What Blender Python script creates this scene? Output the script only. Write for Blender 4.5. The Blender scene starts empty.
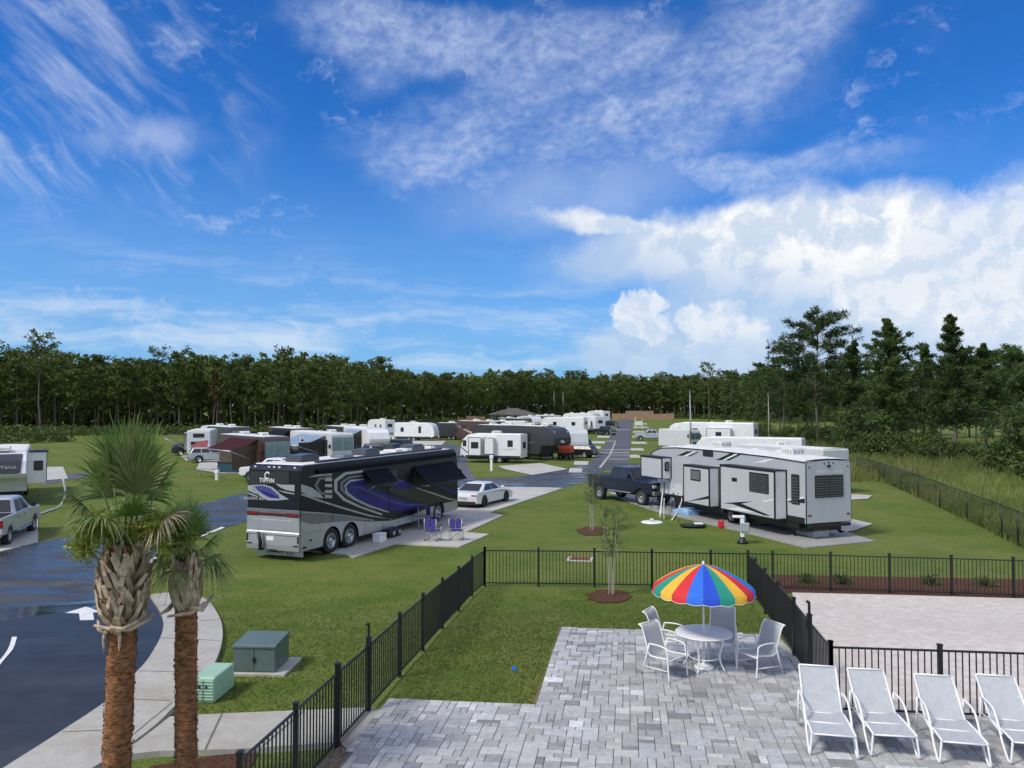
import bpy, bmesh, math, random
from math import sin, cos, pi, radians as R, atan, atan2, sqrt
from mathutils import Vector, Matrix
from mathutils.geometry import delaunay_2d_cdt
random.seed(11)
RND = random.Random(5)
S = bpy.context.scene
COL = S.collection
# ------------------------------------------------------------------ camera and ground
CAMZ, FPX, HOR = 5.45, 770.0, 407.0
PITCH = math.atan((HOR - 384) / FPX)

def sst(t):
    t = max(0.0, min(1.0, t))
    return t * t * (3 - 2 * t)

def zg(x, y):
    return -0.55 * sst((y - 16.5) / 8.5) + 1.3 * sst((y - 160) / 170)

def ray(px, py):
    u, v = (px - 512) / FPX, -(py - 384) / FPX
    c, s = cos(PITCH), sin(PITCH)
    return Vector((u, c - s * v, s + c * v))

def G(px, py, off=0.0):
    """the point of the ground (plus off) a sight line meets"""
    d = ray(px, py)
    lo, hi = 2.0, 2000.0
    f = lambda t: CAMZ + d.z * t - zg(d.x * t, d.y * t) - off
    if f(hi) > 0:
        hi = 1999
        return Vector((d.x * 400, d.y * 400, zg(0, 400)))
    t = lo
    st = 1.0
    while f(t + st) > 0 and t < 1990:
        t += st
        st = min(st * 1.03, 8)
    lo, hi = t, t + st
    for _ in range(40):
        m = (lo + hi) / 2
        if f(m) > 0: lo = m
        else: hi = m
    return Vector((d.x * lo, d.y * lo, zg(d.x * lo, d.y * lo)))

def hit(px, py, p0, n):
    """the point of a real plane (p0, n) a sight line meets"""
    d = ray(px, py)
    o = Vector((0, 0, CAMZ))
    t = (p0 - o).dot(n) / d.dot(n)
    return o + d * t

def at(px, Y):
    """a standing place: bearing from the photo, distance Y"""
    x = (px - 512) / FPX * Y
    return Vector((x, Y, zg(x, Y)))

cam_d = bpy.data.cameras.new('camera')
cam = bpy.data.objects.new('camera', cam_d)
COL.objects.link(cam)
cam.location = (0, 0, CAMZ)
cam.rotation_euler = (pi / 2 + PITCH, 0, 0)
cam_d.sensor_width = 36
cam_d.lens = FPX / 1024 * 36
cam_d.clip_end = 6000
S.camera = cam
S.view_settings.view_transform = 'Standard'
S.view_settings.look = 'None'
S.view_settings.gamma = 1
S.view_settings.exposure = 0.14
S.cycles.max_bounces = 5
S.cycles.diffuse_bounces = 2
S.cycles.glossy_bounces = 2
S.cycles.adaptive_threshold = 0.03
S.cycles.transparent_max_bounces = 6
S.cycles.use_denoising = True
S.cycles.use_adaptive_sampling = True

# ------------------------------------------------------------------ mesh builder
class MB:
    def __init__(s):
        s.v, s.f, s.m, s.sm, s.mats = [], [], [], [], []
    def mi(s, mat):
        if mat not in s.mats: s.mats.append(mat)
        return s.mats.index(mat)
    def add(s, vs, fs, mat, smooth=False, M=None):
        b = len(s.v)
        s.v.extend([tuple(M @ Vector(v)) for v in vs] if M is not None else [tuple(v) for v in vs])
        i = s.mi(mat)
        for f in fs:
            s.f.append([b + k for k in f]); s.m.append(i); s.sm.append(smooth)
    def addbm(s, bm, mat, smooth=False, M=None):
        bm.verts.index_update()
        s.add([v.co[:] for v in bm.verts], [[v.index for v in f.verts] for f in bm.faces], mat, smooth, M)
        bm.free()
    def box(s, x0, x1, y0, y1, z0, z1, mat, bev=0, M=None, seg=1):
        if x0 > x1: x0, x1 = x1, x0
        if y0 > y1: y0, y1 = y1, y0
        if z0 > z1: z0, z1 = z1, z0
        vs = [(x0,y0,z0),(x1,y0,z0),(x1,y1,z0),(x0,y1,z0),(x0,y0,z1),(x1,y0,z1),(x1,y1,z1),(x0,y1,z1)]
        fs = [(3,2,1,0),(4,5,6,7),(0,1,5,4),(1,2,6,5),(2,3,7,6),(3,0,4,7)]
        if not bev:
            s.add(vs, fs, mat, False, M); return
        bm = bmesh.new()
        bv = [bm.verts.new(v) for v in vs]
        for f in fs: bm.faces.new([bv[k] for k in f])
        bmesh.ops.bevel(bm, geom=bm.edges[:], offset=bev, segments=seg, profile=0.5, affect='EDGES')
        s.addbm(bm, mat, False, M)
    def prism(s, prof, x0, x1, mat, bev=0, M=None, seg=1):
        """profile of (y, z) points extruded along x"""
        bm = bmesh.new()
        a = [bm.verts.new((x0, p[0], p[1])) for p in prof]
        b = [bm.verts.new((x1, p[0], p[1])) for p in prof]
        n = len(prof)
        bm.faces.new(a); bm.faces.new(b[::-1])
        for i in range(n):
            bm.faces.new((a[i], b[i], b[(i+1) % n], a[(i+1) % n]))
        bmesh.ops.recalc_face_normals(bm, faces=bm.faces[:])
        if bev:
            eds = [e for e in bm.edges if abs(e.verts[0].co.x - e.verts[1].co.x) < 1e-6]
            bmesh.ops.bevel(bm, geom=eds, offset=bev, segments=seg, profile=0.5, affect='EDGES', clamp_overlap=True)
        s.addbm(bm, mat, False, M)
    def ring_loft(s, rings, mat, caps=True, smooth=True, M=None):
        n = len(rings[0]); vs = [p for r in rings for p in r]; fs = []
        for k in range(len(rings) - 1):
            for i in range(n):
                j = (i + 1) % n
                fs.append((k*n+i, k*n+j, (k+1)*n+j, (k+1)*n+i))
        if caps:
            fs.append(tuple(range(n))[::-1]); fs.append(tuple((len(rings)-1)*n + i for i in range(n)))
        s.add(vs, fs, mat, smooth, M)
    def tube(s, pts, r, mat, n=6, smooth=True, M=None):
        pts = [Vector(p) for p in pts]
        rs = r if isinstance(r, (list, tuple)) else [r] * len(pts)
        rings = []
        up = None
        for i, p in enumerate(pts):
            a = pts[max(i-1, 0)]; b = pts[min(i+1, len(pts)-1)]
            t = (b - a)
            t = t.normalized() if t.length > 1e-9 else Vector((0, 0, 1))
            if up is None:
                up = Vector((0, 0, 1)) if abs(t.z) < 0.9 else Vector((1, 0, 0))
            x = t.cross(up)
            if x.length < 1e-4: x = t.orthogonal()
            x.normalize(); y = t.cross(x).normalized(); up = -y if False else up
            rings.append([p + (x * cos(2*pi*k/n) + y * sin(2*pi*k/n)) * rs[i] for k in range(n)])
        s.ring_loft(rings, mat, True, smooth, M)
    def lathe(s, prof, mat, n=24, M=None, smooth=True, caps=True):
        rings = [[(r*cos(2*pi*k/n), r*sin(2*pi*k/n), z) for k in range(n)] for r, z in prof]
        s.ring_loft(rings, mat, caps, smooth, M)
    def poly(s, pts, mat, M=None):
        s.add(pts, [tuple(range(len(pts)))], mat, False, M)
    def mesh(s, name):
        me = bpy.data.meshes.new(name)
        me.from_pydata(s.v, [], s.f)
        for m in s.mats: me.materials.append(m)
        me.polygons.foreach_set('material_index', s.m)
        me.polygons.foreach_set('use_smooth', s.sm)
        me.update()
        return me
    def build(s, name, parent=None, loc=None, rot=None):
        me = s.mesh(name)
        bm = bmesh.new(); bm.from_mesh(me)
        bmesh.ops.recalc_face_normals(bm, faces=bm.faces[:])
        bm.to_mesh(me); bm.free()
        return inst(name, me, parent, loc, rot)

def inst(name, me, parent=None, loc=None, rot=None):
    o = bpy.data.objects.new(name, me)
    COL.objects.link(o)
    if parent is not None: o.parent = parent
    if loc is not None: o.location = loc
    if rot is not None: o.rotation_euler = rot
    return o

def tag(o, label=None, cat=None, group=None, kind=None):
    if label: o['label'] = label
    if cat: o['category'] = cat
    if group: o['group'] = group
    if kind: o['kind'] = kind
    return o

def thing(name, label, cat, loc=(0,0,0), yaw=0.0, group=None):
    """an Empty at the thing's base; yaw is clockwise from straight ahead (+Y), in degrees"""
    o = bpy.data.objects.new(name, None)
    COL.objects.link(o)
    o.empty_display_size = 0.2
    o.location = loc
    o.rotation_euler = (0, 0, -R(yaw))
    return tag(o, label, cat, group)

def dup(o, parent=None, loc=None, yaw=None, label=None, group=None, scale=None):
    c = o.copy(); COL.objects.link(c)
    if parent is not None: c.parent = parent
    if loc is not None: c.location = loc
    if yaw is not None: c.rotation_euler = (0, 0, -R(yaw))
    if label: c['label'] = label
    if group: c['group'] = group
    if scale: c.scale = (scale,) * 3 if not isinstance(scale, tuple) else scale
    for ch in list(KIDS.get(o.name, [])) or list(o.children):
        dup(ch, c)
    return c
KIDS = {}

def T(x, y, z): return Matrix.Translation((x, y, z))
def RZ(a): return Matrix.Rotation(a, 4, 'Z')
def RX(a): return Matrix.Rotation(a, 4, 'X')
def RY(a): return Matrix.Rotation(a, 4, 'Y')

def text_into(mb, txt, size, mat, M, ex=0.004, spacing=1.0, bold=0.0, sx=1.0):
    """letters as real raised shapes; text plane is local XY of M"""
    cu = bpy.data.curves.new('lettering', 'FONT')
    cu.body = txt; cu.size = size; cu.extrude = ex; cu.align_x = 'CENTER'; cu.space_character = spacing
    cu.offset = bold
    cu.resolution_u = 3
    o = bpy.data.objects.new('lettering', cu); COL.objects.link(o)
    bpy.context.view_layer.update()
    me = bpy.data.meshes.new_from_object(o.evaluated_get(bpy.context.evaluated_depsgraph_get()))
    mb.add([(v.co.x * sx, v.co.y, v.co.z) for v in me.vertices], [tuple(p.vertices) for p in me.polygons], mat, False, M)
    bpy.data.objects.remove(o); bpy.data.curves.remove(cu); bpy.data.meshes.remove(me)

# ------------------------------------------------------------------ materials
class NT:
    def __init__(s, tree): s.t = tree; s.n = tree.nodes; s.l = tree.links
    def node(s, typ, **kw):
        n = s.n.new(typ)
        for k, v in kw.items(): setattr(n, k, v)
        return n
    def put(s, sock, val):
        if hasattr(val, 'is_output') or isinstance(val, bpy.types.NodeSocket): s.l.new(val, sock)
        else: sock.default_value = val
    def m(s, op, a, b=None, c=None, clamp=False):
        n = s.node('ShaderNodeMath', operation=op, use_clamp=clamp)
        s.put(n.inputs[0], a)
        if b is not None: s.put(n.inputs[1], b)
        if c is not None: s.put(n.inputs[2], c)
        return n.outputs[0]
    def vm(s, op, a, b=None, scale=None):
        n = s.node('ShaderNodeVectorMath', operation=op)
        s.put(n.inputs[0], a)
        if b is not None: s.put(n.inputs[1], b)
        if scale is not None: s.put(n.inputs['Scale'], scale)
        return n.outputs[0]
    def comb(s, x, y, z=0.0):
        n = s.node('ShaderNodeCombineXYZ')
        for i, v in enumerate((x, y, z)): s.put(n.inputs[i], v)
        return n.outputs[0]
    def noise(s, vec, scale, detail=4, rough=0.55, dist=0.0, w=None):
        n = s.node('ShaderNodeTexNoise')
        s.put(n.inputs['Vector'], vec)
        n.inputs['Scale'].default_value = scale
        n.inputs['Detail'].default_value = detail
        n.inputs['Roughness'].default_value = rough
        n.inputs['Distortion'].default_value = dist
        return n.outputs['Fac']
    def ss(s, x, a, b, lo=0.0, hi=1.0):
        n = s.node('ShaderNodeMapRange', interpolation_type='SMOOTHSTEP')
        s.put(n.inputs['Value'], x)
        n.inputs['From Min'].default_value = a; n.inputs['From Max'].default_value = b
        n.inputs['To Min'].default_value = lo; n.inputs['To Max'].default_value = hi
        return n.outputs[0]
    def mix(s, f, a, b, blend='MIX'):
        n = s.node('ShaderNodeMix', data_type='RGBA', blend_type=blend)
        s.put(n.inputs[0], f); s.put(n.inputs[6], a if not isinstance(a, tuple) else (*a[:3], 1)); s.put(n.inputs[7], b if not isinstance(b, tuple) else (*b[:3], 1))
        return n.outputs[2]

def newmat(name):
    m = bpy.data.materials.new(name); m.use_nodes = True
    nt = NT(m.node_tree)
    bs = [n for n in nt.n if n.type == 'BSDF_PRINCIPLED'][0]
    return m, nt, bs

def pm(name, col, rough=0.5, metal=0.0, var=0.12, scale=3.0, bump=0.0, bscale=40.0, coat=0.0, dirt=0.0, spec=0.5, stretch=None):
    """a plain material with soft variation, optional grime and fine bump"""
    m, nt, bs = newmat(name)
    tc = nt.node('ShaderNodeTexCoord').outputs['Object']
    if stretch: tc = nt.vm('MULTIPLY', tc, stretch)
    f = nt.noise(tc, scale, 5, 0.6)
    k = nt.ss(f, 0.3, 0.7, 1 - var, 1 + var)
    c = nt.mix(1.0, col, nt.comb(k, k, k), 'MULTIPLY')
    if dirt:
        g = nt.noise(nt.vm('MULTIPLY', tc, (1.2, 1.2, 0.35)), 1.7, 6, 0.65)
        c = nt.mix(nt.ss(g, 0.5, 0.78, 0, dirt), c, (0.11, 0.10, 0.085))
    nt.l.new(c, bs.inputs['Base Color'])
    if metal > 0 or coat: rough = max(rough, 0.34)
    r = nt.ss(nt.noise(tc, scale * 2.3, 4), 0.3, 0.7, max(0, rough - 0.05), min(1, rough + 0.05))
    nt.l.new(r, bs.inputs['Roughness'])
    bs.inputs['Metallic'].default_value = metal
    bs.inputs['Specular IOR Level'].default_value = spec
    if coat:
        bs.inputs['Coat Weight'].default_value = coat; bs.inputs['Coat Roughness'].default_value = 0.28
    if bump:
        b = nt.node('ShaderNodeBump'); b.inputs['Strength'].default_value = bump; b.inputs['Distance'].default_value = 0.02
        nt.l.new(nt.noise(tc, bscale, 3), b.inputs['Height']); nt.l.new(b.outputs[0], bs.inputs['Normal'])
    return m

def leafmat(name, c1, c2, trans=0.25, rough=0.55, scale=0.7, c3=None):
    m, nt, bs = newmat(name)
    tc = nt.node('ShaderNodeTexCoord').outputs['Object']
    f = nt.noise(tc, scale, 3, 0.6)
    oi = nt.node('ShaderNodeObjectInfo').outputs['Random']
    c = nt.mix(nt.ss(f, 0.35, 0.68), c1, c2)
    if c3: c = nt.mix(nt.ss(nt.noise(tc, scale * 0.31, 2), 0.55, 0.75, 0, 0.8), c, c3)
    k = nt.m('MULTIPLY_ADD', oi, 0.5, 0.75)
    c = nt.mix(1.0, c, nt.comb(k, k, k), 'MULTIPLY')
    nt.l.new(c, bs.inputs['Base Color'])
    bs.inputs['Roughness'].default_value = rough
    bs.inputs['Specular IOR Level'].default_value = 0.25
    if trans:
        tr = nt.node('ShaderNodeBsdfTranslucent'); nt.l.new(c, tr.inputs[0])
        mx = nt.node('ShaderNodeMixShader'); mx.inputs[0].default_value = trans
        out = [n for n in nt.n if n.type == 'OUTPUT_MATERIAL'][0]
        nt.l.new(bs.outputs[0], mx.inputs[1]); nt.l.new(tr.outputs[0], mx.inputs[2]); nt.l.new(mx.outputs[0], out.inputs[0])
    return m

def grassmat():
    m, nt, bs = newmat('lawn_grass')
    g = nt.node('ShaderNodeNewGeometry').outputs['Position']
    big = nt.noise(g, 0.09, 4, 0.6); mid = nt.noise(g, 0.55, 5, 0.65, 0.4); fine = nt.noise(g, 16, 3, 0.7); blade = nt.noise(nt.vm('MULTIPLY', g, (1, 0.45, 1)), 42, 2, 0.7)
    c = nt.mix(nt.ss(mid, 0.3, 0.7), (0.084, 0.140, 0.022), (0.142, 0.180, 0.038))
    c = nt.mix(nt.ss(big, 0.42, 0.68, 0, 0.6), c, (0.190, 0.190, 0.056))
    wn = nt.noise(nt.vm('MULTIPLY', g, (0.8, 2.2, 1)), 1.3, 5, 0.7)
    c = nt.mix(nt.ss(wn, 0.54, 0.74, 0, 0.55), c, (0.235, 0.205, 0.095))
    k = nt.m('MULTIPLY', nt.ss(fine, 0.2, 0.8, 0.60, 1.40), nt.ss(blade, 0.2, 0.8, 0.50, 1.50))
    c = nt.mix(1.0, c, nt.comb(k, k, k), 'MULTIPLY')
    nt.l.new(c, bs.inputs['Base Color'])
    bs.inputs['Roughness'].default_value = 0.85; bs.inputs['Specular IOR Level'].default_value = 0.12
    b = nt.node('ShaderNodeBump'); b.inputs['Strength'].default_value = 0.7; b.inputs['Distance'].default_value = 0.05
    nt.l.new(nt.m('ADD', fine, blade), b.inputs['Height']); nt.l.new(b.outputs[0], bs.inputs['Normal'])
    return m

def asphaltmat(name, base, wet_scale, wlo, whi, rlo, rhi, stretch=(1, 1, 1)):
    """dark asphalt; smooth sealed or wet patches reflect the sky"""
    m, nt, bs = newmat(name)
    g = nt.node('ShaderNodeNewGeometry').outputs['Position']
    f = nt.noise(nt.vm('MULTIPLY', g, stretch), wet_scale, 5, 0.55, 0.3)
    w = nt.ss(f, wlo, whi)
    fine = nt.noise(g, 55, 3, 0.7); mid = nt.noise(g, 0.8, 4, 0.6)
    tr = nt.noise(nt.vm('MULTIPLY', g, (0.25, 1.1, 1)), 0.9, 6, 0.68, 0.6)
    k = nt.m('MULTIPLY', nt.m('MULTIPLY', nt.ss(fine, 0.2, 0.8, 0.72, 1.28), nt.ss(tr, 0.35, 0.7, 0.86, 1.3)), nt.ss(mid, 0.3, 0.7, 0.82, 1.18))
    c = nt.mix(w, (base[0]*1.75, base[1]*1.66, base[2]*1.6), base)
    c = nt.mix(1.0, c, nt.comb(k, k, k), 'MULTIPLY')
    nt.l.new(c, bs.inputs['Base Color'])
    nt.l.new(nt.ss(w, 0, 1, rhi, rlo), bs.inputs['Roughness']); bs.inputs['Specular IOR Level'].default_value = 0.30
    b = nt.node('ShaderNodeBump'); b.inputs['Distance'].default_value = 0.006
    nt.l.new(nt.ss(w, 0, 1, 0.5, 0.06), b.inputs['Strength'])
    nt.l.new(fine, b.inputs['Height']); nt.l.new(b.outputs[0], bs.inputs['Normal'])
    return m

def concretemat(name, base, joint=0.0):
    m, nt, bs = newmat(name)
    g = nt.node('ShaderNodeNewGeometry').outputs['Position']
    a = nt.noise(g, 0.5, 6, 0.65); b_ = nt.noise(g, 6, 4, 0.7); st = nt.noise(nt.vm('MULTIPLY', g, (1, 1, 1)), 0.25, 3, 0.5, 1.0)
    c = nt.mix(nt.ss(a, 0.35, 0.7), base, (base[0]*0.8, base[1]*0.79, base[2]*0.76))
    c = nt.mix(nt.ss(st, 0.6, 0.75, 0, 0.45), c, (0.24, 0.20, 0.15))
    k = nt.ss(b_, 0.25, 0.75, 0.9, 1.1); c = nt.mix(1.0, c, nt.comb(k, k, k), 'MULTIPLY')
    nt.l.new(c, bs.inputs['Base Color']); nt.l.new(nt.ss(a, 0.3, 0.7, 0.55, 0.85), bs.inputs['Roughness'])
    bp = nt.node('ShaderNodeBump'); bp.inputs['Strength'].default_value = 0.25; bp.inputs['Distance'].default_value = 0.01
    nt.l.new(nt.noise(g, 90, 3), bp.inputs['Height']); nt.l.new(bp.outputs[0], bs.inputs['Normal'])
    return m

def speckmat(name, c1, c2, scale, bump=0.8, c3=None, rough=0.95):
    m, nt, bs = newmat(name)
    g = nt.node('ShaderNodeNewGeometry').outputs['Position']
    f = nt.noise(g, scale, 5, 0.75); a = nt.noise(g, scale * 0.06, 4, 0.6)
    c = nt.mix(nt.ss(f, 0.35, 0.65), c1, c2)
    if c3: c = nt.mix(nt.ss(a, 0.45, 0.7, 0, 0.7), c, c3)
    nt.l.new(c, bs.inputs['Base Color']); bs.inputs['Roughness'].default_value = rough; bs.inputs['Specular IOR Level'].default_value = 0.15
    b = nt.node('ShaderNodeBump'); b.inputs['Strength'].default_value = bump; b.inputs['Distance'].default_value = 0.05
    nt.l.new(nt.m('ADD', f, a), b.inputs['Height']); nt.l.new(b.outputs[0], bs.inputs['Normal'])
    return m

def pavermat():
    m, nt, bs = newmat('grey_pavers')
    at_ = nt.node('ShaderNodeAttribute'); at_.attribute_name = 'tone'
    g = nt.node('ShaderNodeNewGeometry').outputs['Position']
    a = nt.noise(g, 11, 5, 0.7); big = nt.noise(g, 0.5, 4, 0.6)
    k = nt.m('MULTIPLY', nt.ss(a, 0.25, 0.75, 0.82, 1.18), nt.ss(big, 0.3, 0.7, 0.88, 1.1))
    c = nt.mix(1.0, at_.outputs['Color'], nt.comb(k, k, k), 'MULTIPLY')
    nt.l.new(c, bs.inputs['Base Color']); bs.inputs['Roughness'].default_value = 0.72
    bp = nt.node('ShaderNodeBump'); bp.inputs['Strength'].default_value = 0.35; bp.inputs['Distance'].default_value = 0.008
    nt.l.new(nt.noise(g, 45, 4), bp.inputs['Height']); nt.l.new(bp.outputs[0], bs.inputs['Normal'])
    return m

M_ = {}
def mats():
    M_['grass'] = grassmat()
    M_['asphalt'] = asphaltmat('old_asphalt', (0.040, 0.043, 0.050), 0.55, 0.42, 0.58, 0.24, 0.75, (0.45, 1.5, 1))
    M_['seal'] = asphaltmat('sealed_asphalt', (0.026, 0.028, 0.033), 0.12, 0.2, 0.6, 0.42, 0.6)
    M_['wet'] = asphaltmat('wet_asphalt', (0.022, 0.028, 0.05), 0.4, 0.1, 0.3, 0.07, 0.2)
    M_['lane'] = asphaltmat('lane_asphalt', (0.058, 0.062, 0.078), 0.08, 0.4, 0.8, 0.5, 0.8)
    M_['conc'] = concretemat('concrete', (0.45, 0.43, 0.385))
    M_['pad'] = concretemat('pad_concrete', (0.50, 0.485, 0.45))
    M_['padgrey'] = concretemat('damp_pad_concrete', (0.34, 0.335, 0.325))
    M_['joint'] = pm('joint_grey', (0.16, 0.15, 0.14), 0.9)
    M_['paint'] = pm('road_paint', (0.74, 0.74, 0.72), 0.6, var=0.15, scale=8)
    M_['sand'] = speckmat('sand', (0.52, 0.47, 0.43), (0.68, 0.625, 0.58), 4.0, 1.0, (0.53, 0.475, 0.43))
    M_['mulch'] = speckmat('mulch', (0.06, 0.028, 0.018), (0.17, 0.085, 0.05), 24, 1.0)
    M_['rock'] = speckmat('river_rock', (0.10, 0.075, 0.055), (0.32, 0.26, 0.20), 20, 1.0)
    M_['soil'] = speckmat('soil', (0.16, 0.11, 0.07), (0.24, 0.18, 0.12), 9, 0.6)
    M_['paver'] = pavermat()
    M_['grout'] = pm('paver_joint', (0.13, 0.125, 0.12), 0.95)
    M_['black'] = pm('black_metal', (0.012, 0.012, 0.014), 0.42, 0.0, 0.1)
    M_['white'] = pm('white_paint', (0.80, 0.80, 0.79), 0.35, 0, 0.04, dirt=0.12)
    M_['rvwhite'] = pm('white_fibreglass', (0.74, 0.75, 0.76), 0.28, 0, 0.04, 1.0, coat=0.3, dirt=0.15)
    M_['roof'] = pm('white_roof_rubber', (0.72, 0.72, 0.70), 0.6, 0, 0.08, 1.2, dirt=0.3)
    M_['rvgrey'] = pm('grey_fibreglass', (0.42, 0.445, 0.47), 0.3, 0, 0.03, 0.8, coat=0.3, dirt=0.1)
    M_['rvmid'] = pm('mid_grey_fibreglass', (0.47, 0.495, 0.52), 0.32, 0, 0.03, 0.8, coat=0.2, dirt=0.06)
    M_['rvlight'] = pm('pale_grey_fibreglass', (0.56, 0.58, 0.60), 0.32, 0, 0.04, 0.8, coat=0.2, dirt=0.1)
    M_['rvdark'] = pm('charcoal_fibreglass', (0.035, 0.036, 0.04), 0.25, 0, 0.1, 1.0, coat=0.4)
    M_['trim'] = pm('black_trim', (0.010, 0.010, 0.012), 0.5)
    M_['coachblack'] = pm('coach_black', (0.004, 0.005, 0.011), 0.3, 0, 0.1, coat=0.12, spec=0.35)
    M_['coachgrey'] = pm('coach_grey', (0.020, 0.023, 0.03), 0.3, 0.1, 0.1, coat=0.2)
    M_['silver'] = pm('silver_paint', (0.46, 0.48, 0.51), 0.24, 0.55, 0.05, coat=0.8)
    M_['coachblue'] = pm('coach_blue', (0.012, 0.013, 0.16), 0.3, 0.0, 0.1, coat=0.15, spec=0.35)
    M_['coachviolet'] = pm('coach_violet', (0.05, 0.055, 0.22), 0.3, 0.0, 0.1, coat=0.2)
    M_['midgrey'] = pm('mid_grey_paint', (0.17, 0.18, 0.20), 0.25, 0.3, 0.1, coat=0.6)
    M_['glass'] = pm('dark_glass', (0.010, 0.012, 0.014), 0.17, 0, 0.05, coat=0.5)
    M_['screen'] = pm('windshield_glass', (0.07, 0.10, 0.11), 0.12, 0, 0.1, coat=0.5)
    M_['shade'] = pm('windshield_cover', (0.16, 0.24, 0.245), 0.45, 0, 0.1, coat=0.3)
    M_['slat'] = pm('window_slat', (0.17, 0.18, 0.20), 0.3, 0.3)
    M_['chrome'] = pm('chrome', (0.62, 0.63, 0.65), 0.14, 1.0, 0.05)
    M_['tyre'] = pm('tyre_rubber', (0.016, 0.016, 0.017), 0.8, bump=0.2)
    M_['red'] = pm('red_lens', (0.30, 0.010, 0.012), 0.2)
    M_['darkred'] = pm('dark_red_lens', (0.06, 0.004, 0.006), 0.15, coat=0.6)
    M_['amber'] = pm('amber_lens', (0.5, 0.14, 0.01), 0.2)
    M_['maroonc'] = pm('maroon_canvas', (0.05, 0.015, 0.02), 0.95, spec=0.1)
    M_['navy'] = pm('navy_canvas', (0.012, 0.022, 0.05), 0.75, bump=0.2)
    M_['awnblack'] = pm('black_canvas', (0.006, 0.009, 0.016), 0.85, bump=0.2, spec=0.15)
    M_['bluecanvas'] = pm('blue_canvas', (0.05, 0.045, 0.25), 0.8, bump=0.2)
    M_['acgrey'] = pm('shroud_white', (0.66, 0.66, 0.62), 0.5, dirt=0.25)
    M_['carwhite'] = pm('white_car_paint', (0.72, 0.73, 0.75), 0.22, 0, 0.03, coat=1.0)
    M_['carsilver'] = pm('silver_car_paint', (0.50, 0.53, 0.56), 0.25, 0.3, 0.05, coat=0.6)
    M_['carblue'] = pm('dark_blue_car_paint', (0.005, 0.010, 0.028), 0.2, 0.1, 0.05, coat=0.4)
    M_['carblack'] = pm('black_car_paint', (0.009, 0.010, 0.012), 0.2, 0, 0.05, coat=1.0)
    M_['maroon'] = pm('maroon_paint', (0.05, 0.016, 0.022), 0.22, 0.2, 0.1, coat=0.8)
    M_['beige'] = pm('beige_paint', (0.42, 0.38, 0.32), 0.28, 0, 0.08, coat=0.5)
    M_['brown'] = pm('brown_paint', (0.07, 0.035, 0.025), 0.25, 0.1, 0.2, 1.0, coat=0.6)
    M_['tgreen'] = pm('dark_green_steel', (0.105, 0.150, 0.138), 0.42, 0, 0.1, 2.5, dirt=0.2)
    M_['mint'] = pm('mint_green_plastic', (0.33, 0.52, 0.38), 0.5, 0, 0.07, 2.5, dirt=0.08)
    M_['sling'] = pm('grey_sling_fabric', (0.43, 0.45, 0.475), 0.75, 0, 0.06, 9, bump=0.3, bscale=220)
    M_['frame'] = pm('white_tube', (0.82, 0.82, 0.82), 0.35, 0, 0.03)
    M_['ured'] = pm('umbrella_red', (0.60, 0.022, 0.028), 0.75, var=0.06, bump=0.15)
    M_['ublue'] = pm('umbrella_blue', (0.012, 0.065, 0.52), 0.75, var=0.06, bump=0.15)
    M_['ublue2'] = pm('umbrella_light_blue', (0.02, 0.14, 0.62), 0.75, var=0.06, bump=0.15)
    M_['ugreen'] = pm('umbrella_green', (0.012, 0.26, 0.18), 0.75, var=0.06, bump=0.15)
    M_['uyellow'] = pm('umbrella_yellow', (0.75, 0.42, 0.035), 0.75, var=0.06, bump=0.15)
    M_['bark'] = pm('pine_bark', (0.125, 0.10, 0.082), 0.9, 0, 0.35, 3, bump=0.8, bscale=9, stretch=(1, 1, 0.25))
    M_['pine'] = leafmat('pine_needles', (0.066, 0.105, 0.022), (0.125, 0.158, 0.036), 0.25, scale=0.5, c3=(0.17, 0.17, 0.045))
    M_['pinedark'] = leafmat('dark_pine_needles', (0.042, 0.084, 0.022), (0.090, 0.134, 0.036), 0.3, scale=0.5)
    M_['oak'] = leafmat('broad_leaves', (0.042, 0.076, 0.018), (0.092, 0.132, 0.032), 0.25, scale=0.6)
    M_['shrub'] = leafmat('shrub_leaves', (0.060, 0.092, 0.022), (0.125, 0.155, 0.042), 0.25, scale=0.8)
    M_['rust'] = leafmat('rusty_needles', (0.10, 0.045, 0.02), (0.12, 0.07, 0.025), 0.1)
    M_['reed'] = leafmat('wild_grass_blades', (0.14, 0.19, 0.045), (0.25, 0.27, 0.085), 0.35, scale=0.15, c3=(0.30, 0.26, 0.12))
    M_['palm'] = leafmat('palm_leaf', (0.125, 0.225, 0.05), (0.24, 0.33, 0.09), 0.36, 0.42, scale=2.0)
    M_['lawnblade'] = leafmat('lawn_blades', (0.15, 0.205, 0.038), (0.225, 0.25, 0.07), 0.45, 0.8, 0.6, (0.28, 0.245, 0.11))
    M_['palmold'] = leafmat('pale_palm_leaf', (0.13, 0.19, 0.06), (0.26, 0.28, 0.11), 0.25, 0.5, scale=2.0)
    M_['palmdry'] = leafmat('dry_palm_leaf', (0.30, 0.26, 0.17), (0.42, 0.36, 0.26), 0.2, 0.6, scale=2.0)
    M_['panicle'] = leafmat('palm_flower', (0.22, 0.27, 0.045), (0.34, 0.37, 0.08), 0.3, 0.6, scale=4)
    M_['boot'] = pm('palm_boot', (0.50, 0.39, 0.285), 0.85, 0, 0.35, 9, bump=0.5, bscale=50)
    M_['boot2'] = pm('dark_palm_boot', (0.29, 0.21, 0.145), 0.9, 0, 0.35, 9, bump=0.5, bscale=50)
    M_['ptrunk'] = pm('palm_fibre', (0.26, 0.115, 0.05), 0.95, 0, 0.45, 11, bump=1.0, bscale=26, stretch=(1, 1, 2.2))
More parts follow.
